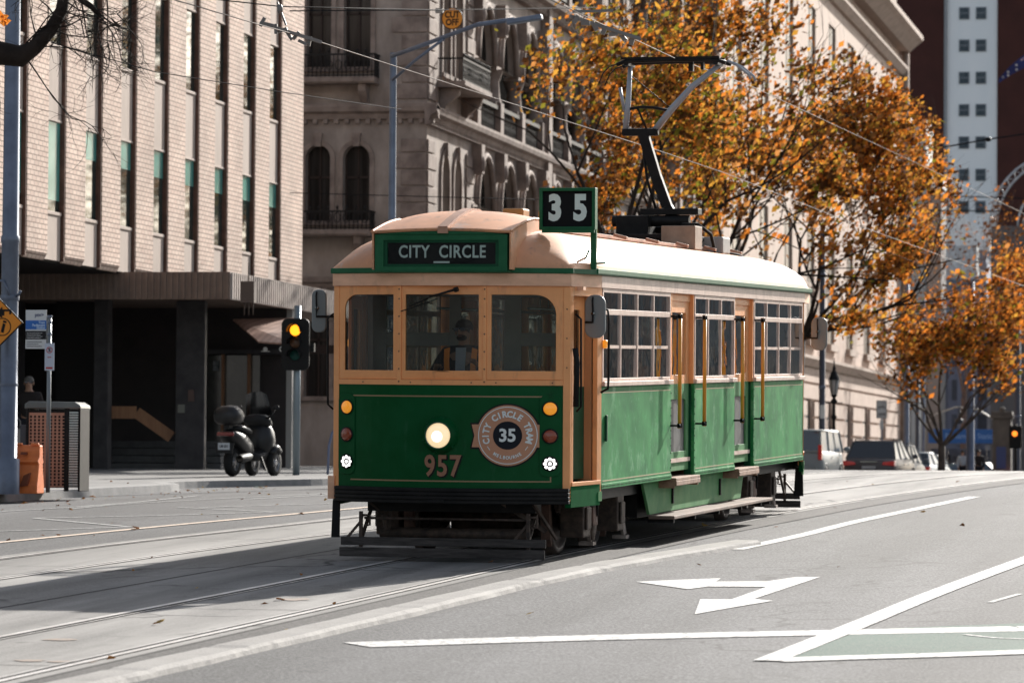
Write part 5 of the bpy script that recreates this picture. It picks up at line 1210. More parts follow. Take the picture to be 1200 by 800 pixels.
# ------------------------------------------------------------------ trees
leaf_or=leafmat('leaf_orange',(.54,.20,.038),.55); leaf_br=leafmat('leaf_brown',(.105,.048,.02),.3); leaf_ye=leafmat('leaf_yellow',(.50,.29,.055),.5); leaf_gr=leafmat('leaf_green',(.19,.19,.03),.45); leaf_pk=leafmat('leaf_tan',(.42,.21,.075),.5)
bark=mat('plane_bark',(.14,.11,.085),.9,c2=(.05,.04,.033),sc=2.5,bump=.2); barkd=mat('dark_bark',(.022,.017,.014),.9,c2=(.04,.03,.025),sc=4,bump=.3)
def tree(name,base,H,r0,fork,lean,label,group,leaves,lsize,seed,spread=1.0,levels=5,mix=(5,3,2,1,2),bark_=bark,dens=None,crownc=None,crownr=None,limbs=None,twl=1.0,ratio=(.62,.86)):
    rnd=random.Random(seed); root=empty(name,base,0,label,'tree',group); W=MB(); tips=[]
    def branch(p,d,L,r,lv):
        pts=[p.copy()];rs=[r]; n=4 if lv<2 else 3; q=p.copy(); dd=d.copy(); mids=[]
        for i in range(n):
            dd=(dd+Vector((rnd.gauss(0,.10),rnd.gauss(0,.10),rnd.gauss(.05,.07)))).normalized(); q=q+dd*L/n; pts.append(q.copy()); rs.append(r*(1-.45*(i+1)/n)); mids.append((q.copy(),dd.copy(),rs[-1]))
        W.tube(pts,rs,7 if lv<2 else (5 if lv<3 else 3),0,cap=False)
        if dens and lv>=2 and not dens(base+q): return
        if lv>=levels: tips.extend([m_[0] for m_ in mids]); return
        if lv>=levels-1: tips.append(q.copy())
        if lv>=levels-2: tips.extend([m_[0] for m_ in mids if rnd.random()<.5])
        nb=3 if lv<3 else 3
        for i in range(nb):
            bp,bd,br=mids[-1] if i<2 else mids[rnd.randrange(len(mids))]
            ax=bd.orthogonal().normalized(); ax.rotate(Matrix.Rotation(rnd.uniform(0,2*PI),3,bd)); nd=bd.copy(); nd.rotate(Matrix.Rotation(R(rnd.uniform(16,44))*spread,3,ax)); nd=(nd+Vector((0,0,.08))).normalized()
            branch(bp,nd,L*rnd.uniform(*ratio),br*.8,lv+1)
    W.tube([(0,0,-.2),(lean[0]*.5,lean[1]*.5,fork*.5),(lean[0],lean[1],fork)],[r0*1.15,r0,r0*.85],10,0)
    top=Vector((lean[0],lean[1],fork))
    for (dx,dy,dz,L) in (limbs or [(-.5,.1,1,.33),(.1,.3,1,.36),(.55,-.1,1,.32)]):
        branch(top-Vector((0,0,.1)),Vector((dx,dy,dz)).normalized(),L*H,r0*.42,1)
    W.build('trunk',bark_,root,recalc=False)
    # leaves clustered on the twigs
    Lm=MB(); ms=[0]*mix[0]+[1]*mix[1]+[2]*mix[2]+[3]*mix[3]+[4]*mix[4]
    tips_=tips
    for k in range(leaves):
        t=tips_[rnd.randrange(len(tips_))]
        p=t+Vector((rnd.gauss(0,.22),rnd.gauss(0,.22),rnd.gauss(-.05,.20)))*twl
        if dens and not dens(base+p) and rnd.random()>.1: continue
        s_=lsize*rnd.choice((.6,.8,1,1.1,1.7))*rnd.uniform(.85,1.15); a=Vector((rnd.gauss(0,1),rnd.gauss(0,1),rnd.gauss(0,1))).normalized(); b=a.orthogonal().normalized(); c=a.cross(b)
        pts=[p-b*s_*.5,p-c*s_*.32+b*s_*.05,p+b*s_*.55+a*s_*.12,p+c*s_*.32+b*s_*.02]
        Lm.add(pts,[(0,1,2),(0,2,3)],ms[rnd.randrange(len(ms))])
    if Lm.v: Lm.build('crown',[leaf_or,leaf_br,leaf_ye,leaf_gr,leaf_pk],root,recalc=False)
    return root,len(tips)
tg='plane trees in autumn leaf along the pavement'
def env(c,r): return lambda p: ((p.x-c[0])/r[0])**2+((p.y-c[1])/r[1])**2+((p.z-c[2])/r[2])**2<1
def gp(px,dep):
    p=at(px,540,dep); return Vector((p.x,p.y,gz(p.x,p.y)))
MX=(5,9,3,2,4)
b=gp(725,98)
tree('plane_tree',b,13,.19,4.6,(.1,0),'sparse half bare plane tree with few leaves, in front of the loggias',tg,4800,.14,11,1.05,5,(4,5,5,4,3),barkd,limbs=[(-.3,.1,1.0,.25),(.1,.3,1,.30),(.5,-.1,1,.28),(.9,.2,.55,.26)],dens=env((b.x+.1,b.y,8.2),(3.6,4,5.6)),twl=1.9)
b=gp(815,110)
tree('plane_tree',b,14,.19,4.4,(.0,0),'large orange plane tree directly behind the pantograph of the tram',tg,12500,.15,23,1.15,5,MX,barkd,limbs=[(-.7,.1,.8,.27),(-.2,.3,1,.30),(.3,-.1,1,.29),(.75,.2,.75,.27),(1,.0,.3,.22),(-.9,-.2,.35,.2),(.5,-.5,.5,.2),(-.3,-.6,.5,.18)],dens=env((b.x+.4,b.y,9.8),(4.6,4.6,6.6)))
b=gp(930,124)
tree('plane_tree',b,11,.18,4.6,(.2,0),'dense orange plane tree beside the beige building, hiding its lower windows',tg,15500,.16,37,1.2,5,(6,7,4,1,4),barkd,limbs=[(-.7,.1,.8,.28),(-.1,.3,1,.30),(.45,-.1,1,.30),(.85,.2,.75,.31),(1.0,.1,.35,.33),(.9,-.4,.2,.30),(.5,.3,.5,.3),(-.8,.1,.3,.22),(.2,-.6,.35,.22)],dens=env((b.x+.9,b.y,9.8),(4.3,4.6,5.5)))
b=at(1103,546,150); b.z=gz(b.x,b.y)-.1
tree('plane_tree',b,12.5,.15,1.9,(.02,0),'smaller orange plane tree with a forked trunk left of the station sign',tg,8500,.17,51,1.2,5,(6,5,2,1,3),bark,limbs=[(-.85,.1,1.0,.17),(-.30,-.2,1.0,.20),(.12,.2,1.2,.25),(1.1,.0,.85,.24),(.6,.3,.9,.18),(-1,.2,.8,.14),(1,-.3,.7,.15),(.1,-.5,1,.14)],ratio=(.62,.90),dens=env((b.x+.6,b.y,8.0),(3.5,3.6,4.9)))
b=at(1225,540,170); b.z=gz(b.x,b.y)
tree('plane_tree',b,9,.2,3.0,(0,0),'orange plane tree cut by the right edge of the photo',tg,6000,.18,77,1.2,5,(6,4,1,0,3),barkd,dens=env((b.x,b.y,7.6),(3.2,3.4,4.6)))
b=at(1130,520,230); b.z=1
tree('bare_tree',b,19,.22,5,(0,0),'thin bare grey tree in front of the white stripe of the tower',None,900,.2,91,.75,5,(1,6,0,0,2),mat('grey_twig_bark',(.16,.11,.09),.9),limbs=[(-.25,.1,1,.22),(.0,.3,1,.26),(.25,-.1,1,.22)])
# branch reaching in at top left, trunk just outside the frame
rt_=Vector((-18.4,46.5,gz(-18.4,46.5)+.13))
root=empty('overhanging_tree',rt_,0,'dark bare tree whose thick branch reaches in at the top left corner','tree')
W=MB(); rnd=random.Random(5)
def pl(px,py,dep=50): return at(px,py,dep)-rt_
main=[pl(-60,120),pl(-30,66),pl(0,62),pl(25,66),pl(40,56),pl(60,34),pl(72,12),pl(78,-25)]
W.tube([Vector((0,0,0)),Vector((.1,0,2.5)),pl(-70,200),pl(-60,120)],[.25,.22,.2,.16],10)
W.tube(main,[.19,.15,.155,.14,.10,.09,.08,.07],9)
W.tube([pl(88,-25),pl(95,0),pl(107,8),pl(118,19)],[.05,.05,.04,.025],6)
def twig(p,d,L,r,lv):
    q=p.copy();pts=[p.copy()];dd=d.copy()
    for i in range(4):
        dd=(dd+Vector((rnd.gauss(0,.25),rnd.gauss(0,.2),rnd.gauss(-.05,.22)))).normalized(); q=q+dd*L/4; pts.append(q.copy())
    W.tube(pts,[r,r*.8,r*.6,r*.5,r*.35],4,cap=False)
    if lv<3:
        for i in range(3): bp=pts[rnd.randrange(1,5)]; nd=(dd+Vector((rnd.gauss(0,.7),rnd.gauss(0,.4),rnd.gauss(0,.7)))).normalized(); twig(bp,nd,L*.66,r*.6,lv+1)
for (px,py,dx,dz) in ((8,55,-.2,-.4),(22,62,.5,.5),(30,62,.3,1),(40,55,1,-.4),(40,55,.2,.9),(60,34,1,.2),(60,34,.9,-.5),(72,12,1,-.3),(75,0,1,-.8),(110,10,.6,-1),(115,16,.2,-1),(116,16,.9,-.6),(95,0,.5,-1),(45,50,-.2,.9),(100,4,1,-.6),(28,64,.2,-.7),(125,-5,.1,-1),(66,22,-.6,.7)):
    twig(pl(px,py),Vector((dx,0,dz)).normalized(),rnd.uniform(.5,1.1),.014,0)
W.build('trunk',barkd,root,recalc=False)
m=MB()
for (px,py) in ((2,22),(8,25),(4,27),(6,20),(0,17)): leafpoly(m,pl(px,py,49),.055,(rnd.uniform(-.5,.5),-1,rnd.uniform(-.3,.3)),0)
m.build('leaf_cluster',leaf_or,root,recalc=False)
# ------------------------------------------------------------------ street furniture
def gpt(px,py,dep,off=0):
    p=at(px,py,dep); return Vector((p.x,p.y,gz(p.x,p.y)+off))
def U(mb): return mb   # local helper: face-camera frame is the street frame
def sign_at(px,py,dep): return at(px,py,dep)
PAVE=.13
# big pole at the left edge with the warning sign
b=gpt(9,575,57,PAVE); H=9
e=empty('tram_pole',b,0,'thick blue grey steel pole at the left edge carrying an orange diamond sign','pole')
MB().lathe((0,0,0),(0,0,1),[(.17,0),(.17,.5),(.125,.52),(.125,3.6),(.135,3.62),(.135,3.7),(.12,3.72),(.105,H)],20).build('post',galv,e)
m=MB().lathe((0,0,2.78),(0,0,1),[(.135,0),(.14,.02),(.14,.06),(.135,.08)],16); m.lathe((0,0,1.55),(0,0,1),[(.13,0),(.132,.02),(.13,.04)],16); m.tube([(.1,-.05,2.83),(.16,-.08,2.86),(.19,-.08,2.92)],.02,6); m.tube([(-.3,-.1,3.1),(-.05,-.14,3.05),(.04,-.14,2.85)],.018,6); m.build('clamp',galv,e)
sy=at(-2,378,56.6); ws=empty('warning_sign',(sy.x,sy.y,sy.z),R(6),'orange diamond warning sign with a black arrow and a circled emblem, on the left pole','road sign')
hd=.365
dia=[(0,-hd),(hd,0),(0,hd),(-hd,0)]
yel=mat('warning_orange',(.80,.27,.015),.5)
MB().prism(dia,-.012,.008).build('plate',black,ws,bevel=.006)
MB().prism([(a*.93,c*.93) for a,c in dia],-.0145,-.0125).build('face',yel,ws)
m=MB().prism([(-.02,.10),(.09,.10),(.09,.16),(.16,.16),(.16,.12),(.19,.12),(.19,.19),(.06,.19),(.06,.23),(-.03,.145),(.06,.07),(.06,.10)],-.017,-.015)
m.join(rings(.115,.13,-.0165,32,(.06,-.06))); m.prism([(.04,-.13),(.08,-.15),(.11,-.02),(.07,-.005)],-.017,-.015); m.prism([(.07,.005),(.12,-.01),(.125,.02),(.075,.035)],-.017,-.015); m.prism([(-.06,.05),(-.03,.05),(-.03,-.12),(-.06,-.12)],-.017,-.015); m.build('emblem',black,ws,recalc=False)
# tram stop sign
b=gpt(56,574,58,PAVE); e=empty('tram_stop_sign',b,0,'grey post with a white and blue stop plate and a small no standing plate','stop sign')
px58=1/4650*58
MB().cyl((0,0,0),(0,0,2.55),.032,n=10).lathe((0,0,2.55),(0,0,1),[(.034,0),(.03,.02),(0,.025)],10).build('post',mat('post_grey',(.20,.22,.23),.4,.5),e)
zc=lambda y:(at(55,y,58).z-b.z)
x0,x1=(27-55)*px58,(52.5-55)*px58
def pl_(x0,x1,z0,z1,nm,m,y=-.05,par=None): return MB().box(x0,x1,y,y+.012,z0,z1).build(nm,m,par or e,bevel=.003)
wp=mat('sign_white',(.62,.63,.62),.5); bp=mat('sign_blue',(.02,.13,.45),.5); kp=mat('sign_black',(.02,.02,.022),.5)
p=pl_(x0,x1,zc(408.5),zc(363),'stop_plate',wp); t,bm_=zc(363),zc(408.5); h_=t-bm_
pl_(x0+.002,x1-.002,t-h_*.50,t-h_*.27,'blue_band',bp,-.055,p); pl_(x0+.002,x1-.002,t-h_*.76,t-h_*.54,'black_band',kp,-.055,p)
cx=(x0+x1)/2
m=text_mb('ptv>',.075,1,.002,.001).map(lambda x,y,z:(x+cx+.05,y-.052,z+t-h_*.13)); m.build('lettering',mat('sign_navy',(.05,.07,.15),.6),p)
m=text_mb('Tram',.05,.9,.002,.001,align='RIGHT').map(lambda x,y,z:(x+x1-.02,y-.057,z+t-h_*.325)); m.join(text_mb('Parliament',.05,.9,.002,.001,align='RIGHT').map(lambda x,y,z:(x+x1-.02,y-.057,z+t-h_*.395))); m.join(text_mb('Station',.05,.9,.002,.001,align='RIGHT').map(lambda x,y,z:(x+x1-.02,y-.057,z+t-h_*.46))); m.build('stop_name',mat('sign_pale_blue',(.45,.58,.75),.6),p)
m=MB()
for k in range(4): m.box(x0+.02,x0+.26-.03*(k%2),-.058,-.055,t-h_*(.59+k*.045),t-h_*(.60+k*.045))
m.build('small_lines',wp,p)
m=MB()
for k in range(3): m.box(x0+.02,x0+.25-.05*(k%2),-.053,-.05,t-h_*(.82+k*.055),t-h_*(.835+k*.055))
m.build('route_lines',kp,p)
x0,x1=(51-55)*px58,(62.5-55)*px58
p=pl_(x0,x1,zc(434),zc(402),'parking_plate',mat('parking_plate_blue_white',(.50,.55,.63),.45),-.06); cx=(x0+x1)/2
m=rings(.036,.047,-.062,24,(cx,zc(410))); m.obox((cx,-.062,zc(410)),(.085,.002,.01),Matrix.Rotation(R(45),3,'Y')); m.build('red_ring',mat('sign_red',(.45,.03,.03),.5),p,recalc=False)
text_mb('S',.065,1,.003,.001).map(lambda x,y,z:(x+cx,y-.0635,z+zc(410))).build('letter',kp,p); m=MB(); m.box(cx-.05,cx+.05,-.063,-.061,zc(432),zc(430)); m.box(cx-.03,cx+.03,-.063,-.061,zc(419),zc(418)); m.build('small_lines',mat('sign_red',(.45,.03,.03)),p)
m=MB()
for z in (zc(372),zc(379),zc(393)): m.lathe((0,0,z),(0,0,1),[(.036,0),(.038,.01),(.038,.025),(.036,.035)],10)
m.build('clamp',galv,e)
# rubbish bin enclosure
b=gpt(66,573,59,PAVE); e=empty('rubbish_bin',b,R(4),'perforated copper and black bin enclosure with a slatted pale side, beside the pole','bin')
s9=59/4650.; X=lambda px:(px-66)*s9
Hb=1.30
xa,xm,xb=X(35),X(82),X(99.5)
MB().box(xa+.01,xb-.02,-.28,.30,.05,Hb-.10).build('body',black,e,bevel=.01)
cp=mat('copper_panel',(.52,.26,.17),.5,.1,c2=(.42,.20,.13),sc=3)
MB().box(xa,xa+.04,-.31,.31,0,Hb-.08).box(xm-.02,xm+.05,-.31,-.27,0,Hb-.08).box(xb-.03,xb,-.31,.31,0,Hb-.08).build('frame',black,e,bevel=.008)
pan=MB().box(X(37),xm-.022,-.300,-.29,.06,Hb-.14); pp=pan.build('perforated_panel',cp,e)
m=MB(); 
nx_=9;nz_=21
for i in range(nx_):
    for k in range(nz_):
        x=X(37)+.045+i*(xm-X(37)-.08)/(nx_-1); z=.10+k*(Hb-.30)/(nz_-1); m.add([(x-.015,-.3015,z-.016),(x+.015,-.3015,z-.016),(x+.015,-.3015,z+.016),(x-.015,-.3015,z+.016)],[(0,1,2,3)])
m.build('hole_pattern',dark,pp,recalc=False)
m=MB()
for k in range(30): m.box(xm+.055,xb-.035,-.305,-.28,.05+k*.038,.05+k*.038+.024)
m.build('slat_side',mat('pale_slat_metal',(.50,.56,.53),.45,.3),e)
m=MB().prism([(xa-.02,Hb-.08),(xb+.01,Hb-.08),(xb-.0,Hb-.03),(xb-.08,Hb+.02),(xa+.05,Hb+.03),(xa-.02,Hb-.01)],-.33,.33); m.build('lid',mat('lid_metal',(.16,.17,.17),.3,.7),e,bevel=.01)
m=MB().box(xa-.10,xa-.005,-.28,-.16,.55,Hb-.32); m.build('ashtray',dkgrey,e,bevel=.01)
# orange water barrier
b=gpt(38,576,57.4,PAVE); e=empty('barrier',b,0,'orange plastic water filled barrier between the pole and the bin','barrier')
orp=mat('barrier_orange',(.90,.25,.06),.5,c2=(.72,.18,.05),sc=5)
prf=[(-.2,0),(-.2,.12),(-.14,.30),(-.12,.42),(-.17,.46),(-.10,.52),(-.10,.62),(-.08,.70),(.06,.70),(.08,.62),(.08,.52),(.12,.46),(.08,.42),(.1,.3),(.15,.12),(.15,0)]
MB().prism([(y,z) for y,z in prf],-.80,.13,'x').build('body',orp,e,bevel=.015)
m=MB()
for x in (-.62,-.44,-.26,-.08): m.box(x-.04,x+.04,-.2,-.12,.56,.60)
for x in (-.55,-.25,-.02): m.prism([(x-.09,.10),(x+.02,.12),(x+.06,.30),(x-.03,.26)],-.27,-.19); 
m.build('shade_slot',mat('barrier_shadow_slot',(.22,.06,.025),.7),e)  # proud dark blocks, the shade of slots put into their colour
m=MB()
for x in (-.75,-.5,-.25,.0): m.box(x,x+.12,-.125,-.06,.70,.73)
m.build('top_lug',orp,e,bevel=.01)
# street lamp
b=gpt(457,556,70,PAVE); e=empty('street_lamp',b,0,'tall blue grey street lamp with an outreach arm to the right','street lamp')
zt_=at(458,62,70).z-b.z
MB().lathe((0,0,0),(0,0,1),[(.14,0),(.14,1.2),(.075,1.3),(.062,zt_),(.065,zt_+.02),(0,zt_+.03)],14).build('post',galv,e)
def loc(px,py,dep,base): 
    p=at(px,py,dep)-base; return (p.x,p.y,p.z)
m=MB().tube([loc(459,66,70,b),loc(490,55,69.5,b),loc(530,40,69,b),loc(560,29,68.6,b),loc(602,23,68.2,b)],.04,8); m.tube([loc(460,94,70,b),loc(485,72,69.6,b),loc(520,46,69.1,b)],.028,8); m.build('arm',galv,e)
a=Vector(loc(598,25,68.2,b)); MB().obox(a+Vector((.25,0,.02)),(.62,.2,.09),Matrix.Rotation(R(-8),3,'Y')).build('lamp_head',galv,e,bevel=.02)
# traffic light
b=gpt(347,556,75,PAVE); e=empty('traffic_light',b,0,'traffic light showing amber on a slim pole near the scooter','traffic light')
zz=lambda y:at(347,y,75).z-b.z
MB().cyl((0,0,0),(0,0,zz(359)),.068,n=14).lathe((0,0,zz(359)),(0,0,1),[(.07,0),(.06,.02),(0,.02)],14).build('post',mat('signal_post',(.22,.27,.30),.4,.3),e)
c3_=(347.5-347)/4650*75
MB().prism(rrect(-.27,.27,zz(434),zz(373),(.12,.12,.12,.12)),-.16,-.10).build('backboard',mat('signal_black',(.012,.012,.012),.6),e,bevel=.01)
for k,(y,mm) in enumerate(((387,mat('lit_amber',(1,.45,.05),.3,em=(1,.27,.01),ems=1.5)),(401.5,mat('unlit_amber',(.10,.045,.02),.4)),(416,mat('unlit_green',(.01,.05,.04),.4)))):
    h=MB().lathe((-.0,-.16,zz(y)),(0,-1,0),[(.12,0),(.115,.02),(.105,.02),(.105,0)],20).build('signal',black,e)
    MB().lathe((0,-.165,zz(y)),(0,-1,0),[(.103,0),(.08,.02),(0,.03)],20).build('lens',mm,h)
    m=MB(); vs=[];
    for j in range(13):
        t=R(-10+200*j/12); vs+=[(.12*math.cos(t),-.17,zz(y)+.12*math.sin(t)),(.125*math.cos(t),-.36,zz(y)-.01+.125*math.sin(t))]
    m.add(vs,[(2*j,2*j+1,2*j+3,2*j+2) for j in range(12)]).build('visor',black,h,recalc=False)
MB().box(.27,.34,-.05,.05,zz(412),zz(402)).box(-.05,.27,-.03,.03,zz(408),zz(406)).build('push_box',black,e)
# bike hoop
b=gpt(384,560,76,PAVE); MBx=MB().tube([(0,0,0),(.02,0,.55),(.08,0,.80),(.20,0,.90),(.35,0,.80),(.40,0,.55),(.40,0,0)],.025,8); o=MBx.build('bike_hoop',mat('hoop_blue_steel',(.16,.20,.32),.35,.5),None,loc=b); tag(o,'low blue steel bicycle hoop at the left side of the tram','bike rack')
# poles on the far side
def pole(px,dep,top,r,lab,m_=polem,name='pole',bands=True):
    b=gpt(px,548,dep); h=at(px,top,dep).z-b.z; e=empty(name,b,0,lab,'pole'); MB().lathe((0,0,0),(0,0,1),[(r*1.25,0),(r*1.25,.6),(r,.65),(r*.85,h),(0,h+.02)],12).build('post',m_,e)
    if bands:
        m=MB()
        for z in (3.3,5.4,h*.8): m.lathe((0,0,z),(0,0,1),[(r*.95,0),(r*1.1,.02),(r*1.1,.1),(r*.95,.12)],12)
        m.build('band',galv,e)
    return e
dkp=mat('dark_blue_pole',(.075,.08,.10),.6,.1)
e1=pole(963,134,262,.11,'dark blue grey pole standing just beyond the rear of the tram',dkp); MB().box(-.05,.10,-.16,-.12,2.3,2.75).build('small_plate',wp,e1)
e2=pole(1137,158,330,.17,'grey pole in front of the blue station sign',galv)
pole(1192,185,330,.16,'dark pole with a pale box, at the right edge beside the stone pillar',dkp)
pole(1062,205,330,.16,'slim grey pole by the end of the beige building',galv,bands=False)
pole(1075,215,440,.13,'short dark pole behind the last parked car',dkp,bands=False)
pole(1082,230,350,.10,'thin pale pole left of the forked plane tree',galv,bands=False)
# ornate lamp
b=gpt(977,548,140,PAVE); e=empty('heritage_lamp',b,0,'black ornate heritage lantern lamp post beyond the tram','street lamp')
zz=lambda y:at(977,y,140).z-b.z
zl=zz(462)
MB().lathe((0,0,0),(0,0,1),[(.22,0),(.22,.25),(.16,.3),(.16,.8),(.09,.9),(.07,1.6),(.10,1.65),(.06,1.75),(.055,zl-.9),(.11,zl-.8),(.06,zl-.7),(.05,zl-.35),(.13,zl-.25),(.05,zl-.12),(.14,zl-.02),(.05,zl)],14).build('post',black,e)
MB().tube([(-.3,0,zl-.3),(.3,0,zl-.3)],.02,6).build('ladder_bar',black,e)
MB().lathe((0,0,zl),(0,0,1),[(.10,0),(.19,.50),(.17,.51),(.0,.51)],6).build('lantern_glass',mat('lantern_glass',(.45,.42,.38),.3),e)
MB().lathe((0,0,zl+.51),(0,0,1),[(.23,0),(.20,.06),(.12,.25),(.06,.36),(.07,.42),(.03,.5),(.02,.75),(0,.8)],6).build('lantern_cap',black,e)
m=MB()
for k in range(6): t=2*PI*k/6; m.tube([(.10*math.cos(t),.10*math.sin(t),zl),(.20*math.cos(t),.20*math.sin(t),zl+.51)],.014,4)
m.build('lantern_frame',black,e)
# bike lane sign
b=gpt(1033,548,150,PAVE); e=empty('bike_lane_sign',b,0,'white bike lane sign on a thin post above the parked cars','road sign')
s_=150/4650.; zz=lambda y:at(1033,y,150).z-b.z
MB().cyl((0,0,0),(0,0,zz(470)),.03,n=8).build('post',galv,e)
p=MB().box(-.20,.20,-.06,-.04,zz(490),zz(469)).build('plate',wp,e,bevel=.01)
m=MB().box(-.19,.19,-.063,-.0605,zz(489.5),zz(489)).box(-.19,.19,-.063,-.0605,zz(469.9),zz(469.4)).box(-.19,-.175,-.063,-.0605,zz(489),zz(470)).box(.175,.19,-.063,-.0605,zz(489),zz(470)); m.build('border',kp,p)
m=text_mb('LANE',.17,.75,.004,.001).map(lambda x,y,z:(x,y-.0625,z+zz(485.5)))
zc_=zz(477); 
for x in (-.09,.09): m.join(rings(.042,.056,-.0625,16,(x,zc_-.02)))
m.tube([(-.09,-.064,zc_-.02),(-.03,-.064,zc_+.05),(.06,-.064,zc_+.05),(.0,-.064,zc_-.02),(-.03,-.064,zc_+.05)],.008,4); m.tube([(.09,-.064,zc_-.02),(.055,-.064,zc_+.09),(.08,-.064,zc_+.10)],.008,4); m.build('lettering',kp,p,recalc=False)
MB().box(-.06,.07,-.06,-.045,zz(503),zz(492)).build('small_plate',wp,e)
# station sign, arch, pillar, far signal
A=at(1088,519,225);B=at(1170,503,225); b=Vector((A.x,A.y,gz(A.x,A.y))); e=empty('station_sign',b,0,'long blue station sign hanging below a thin curved steel arch','sign')
w_=B.x-A.x; z0=A.z-b.z; z1=B.z-b.z
p=MB().box(0,w_,-.1,.1,z0,z1).build('panel',mat('station_blue',(.015,.11,.36),.5),e,bevel=.02)
text_mb('Parliament Station',.42,.95,.006,.004).map(lambda x,y,z:(x+w_*.62,y-.105,z+(z0+z1)/2)).build('lettering',mat('station_text_blue',(.20,.34,.62),.6),p)
m=MB().tube([(-.2,0,-.3),(-.15,0,z1+.2),(.4,0,z1+.85),(1.6,0,z1+1.25),(2.8,0,z1+1.1),(3.7,0,z1+.55),(w_+.05,0,z1-.1),(w_+.1,0,-.3)],.05,6); m.build('arch_frame',mat('pale_arch_steel',(.42,.40,.36),.5,.3),e)
MB().lathe((1.75,-.1,z1+.55),(0,0,1),[(0,-.28),(.2,-.2),(.25,0),(.1,.05),(.05,.7)],10).build('camera_dome',dkgrey,e)
for x in (.1,1.2,2.3): MB().box(x,x+.95,.6,.7,-.3,z0-.3).build('entrance_panel',mat('shop_dark',(.03,.032,.04)),e)
A=at(1163,548,200);B=at(1185,482,200); b=Vector((A.x,A.y,gz(A.x,A.y)-.2)); e=empty('stone_pillar',b,0,'dark stone gate pillar with a wide moulded cap right of the station sign','pillar')
w_=B.x-A.x; h_=B.z-b.z; pm=mat('pillar_stone',(.14,.12,.10),.85,c2=(.09,.075,.065),sc=1.5)
MB().box(0,w_,0,.9,0,h_-.35).build('shaft',pm,e,bevel=.03); MB().box(-.12,w_+.12,-.12,1.02,h_-.35,h_-.18).box(-.06,w_+.06,-.06,.96,h_-.18,h_).ell((w_/2,.45,h_+.1),(.16,.16,.14)).build('cap',pm,e,bevel=.03); MB().box(.2,w_-.25,-.03,-.0,1.1,2.2).build('blue_poster',mat('dull_blue_poster',(.05,.07,.18),.6),e)
MB().box(w_-.75,w_+.25,-.5,-.4,.2,.95).build('pink_banner',mat('pink_banner',(.45,.05,.16),.6),e)
b=gpt(1190,548,175); e=empty('far_traffic_light',b,0,'small dark traffic light with an orange lamp at the right edge','traffic light'); MB().cyl((0,0,0),(0,0,2.9),.06,n=8).build('post',black,e); zq=at(1190,508,175).z-b.z
MB().box(-.28,.28,-.1,.05,zq-.65,zq+.35).build('housing',black,e,bevel=.04); MB().lathe((-.03,-.11,zq),(0,-1,0),[(.12,0),(0,.03)],12).build('lens',mat('lit_orange',(1,.3,.03),.4,em=(1,.22,.02),ems=1.1),e)
# flag
b=at(1170,96,240); fl=empty('flag',b,0,'dark blue flag with white stars and a red and white corner, top right','flag')
def flp(u,v): return (u*2.6,.15*math.sin(u*7+v*2),-.1+u*1.55+(v-.0)*(.25+.75*u)*1.15*1.0+.07*math.sin(u*6))
def patch(u0,u1,v0,v1,off,n=10):
    m=MB(); vs=[]
    for i in range(n+1):
        for j in range(n+1): u=u0+(u1-u0)*i/n; v=v0+(v1-v0)*j/n; p=flp(u,v); vs.append((p[0],p[1]-off,p[2]))
    return m.add(vs,[(i*(n+1)+j,(i+1)*(n+1)+j,(i+1)*(n+1)+j+1,i*(n+1)+j+1) for i in range(n) for j in range(n)],0,True)
patch(0,1,0,1,0).build('cloth',mat('flag_blue',(.012,.02,.12),.7),fl,recalc=False)
fw_=mat('flag_white',(.7,.68,.66),.7); fr_=mat('flag_red',(.5,.03,.05),.7)
m=MB()
for a in (.22,.42,.10): 
    for q in (.2,.6): p=flp(a,q if a!=.10 else .5); m.ell((p[0],p[1]-.02,p[2]),(.07,.01,.07),0,7,4)
m.build('star',fw_,fl)
patch(.52,1,.70,.80,.012).join(patch(.72,.80,.45,1,.012)).build('cross_white',fw_,fl,recalc=False); patch(.52,1,.73,.77,.02).join(patch(.74,.78,.45,1,.02)).build('cross_red',fr_,fl,recalc=False)
MB().tube([flp(1,0),flp(1,1.1),(2.62,0,4)],.03,6).build('pole',galv,fl); 
MB().cyl((2.7,0,-30),(2.7,0,4.2),.06,n=8).build('flag_pole',galv,fl)
# ------------------------------------------------------------------ overhead wires
wirem=mat('bright_wire',(.30,.27,.25),.8,.0,spec=.2); wired=mat('dark_wire',(.02,.02,.022),.95,spec=.05)
def wire(pts,r,lab,m_=wirem,grp=None,fit=()):
    q=[Vector(p) for p in pts]; e=empty('overhead_wire',(0,0,0),0,lab,'cable',grp); MB().tube(q,r,5).build('wire',m_,e); return e
# contact wire over the tram's track and the one over the other track
e=wire([at(628,-8,38),at(700,26,44),at(790,68,51.2),at(880,101,60),at(1050,180,88),at(1200,250,135)],.005,'contact wire touching the pantograph of the tram',wirem,'overhead tram wires')
m=MB(); c=at(704,25,44.3)
for k in range(7): m.obox(c+Vector((-.28+k*.09,.0+.1*k,.02-.03*k)),(.05,.03,.10),Matrix.Rotation(.6+k,3,'Y'))
m.bar(c+Vector((-.35,0,.06)),c+Vector((.35,.6,-.14)),.03,.04); m.bar(c+Vector((-.3,-.1,.10)),c+Vector((.1,.2,.14)),.02,.03); m.build('wire_fitting',mat('fitting_metal',(.20,.19,.18),.5,.4),e)
e=wire([at(150,-16,40),at(300,28,43),at(358,44,45),at(545,104,51),at(770,176,60),at(850,203,64),at(1000,262,80),at(1200,335,125)],.006,'long bright contact wire over the far track, crossing the whole street',wirem,'overhead tram wires')
m=MB(); c=at(330,32,44.2)
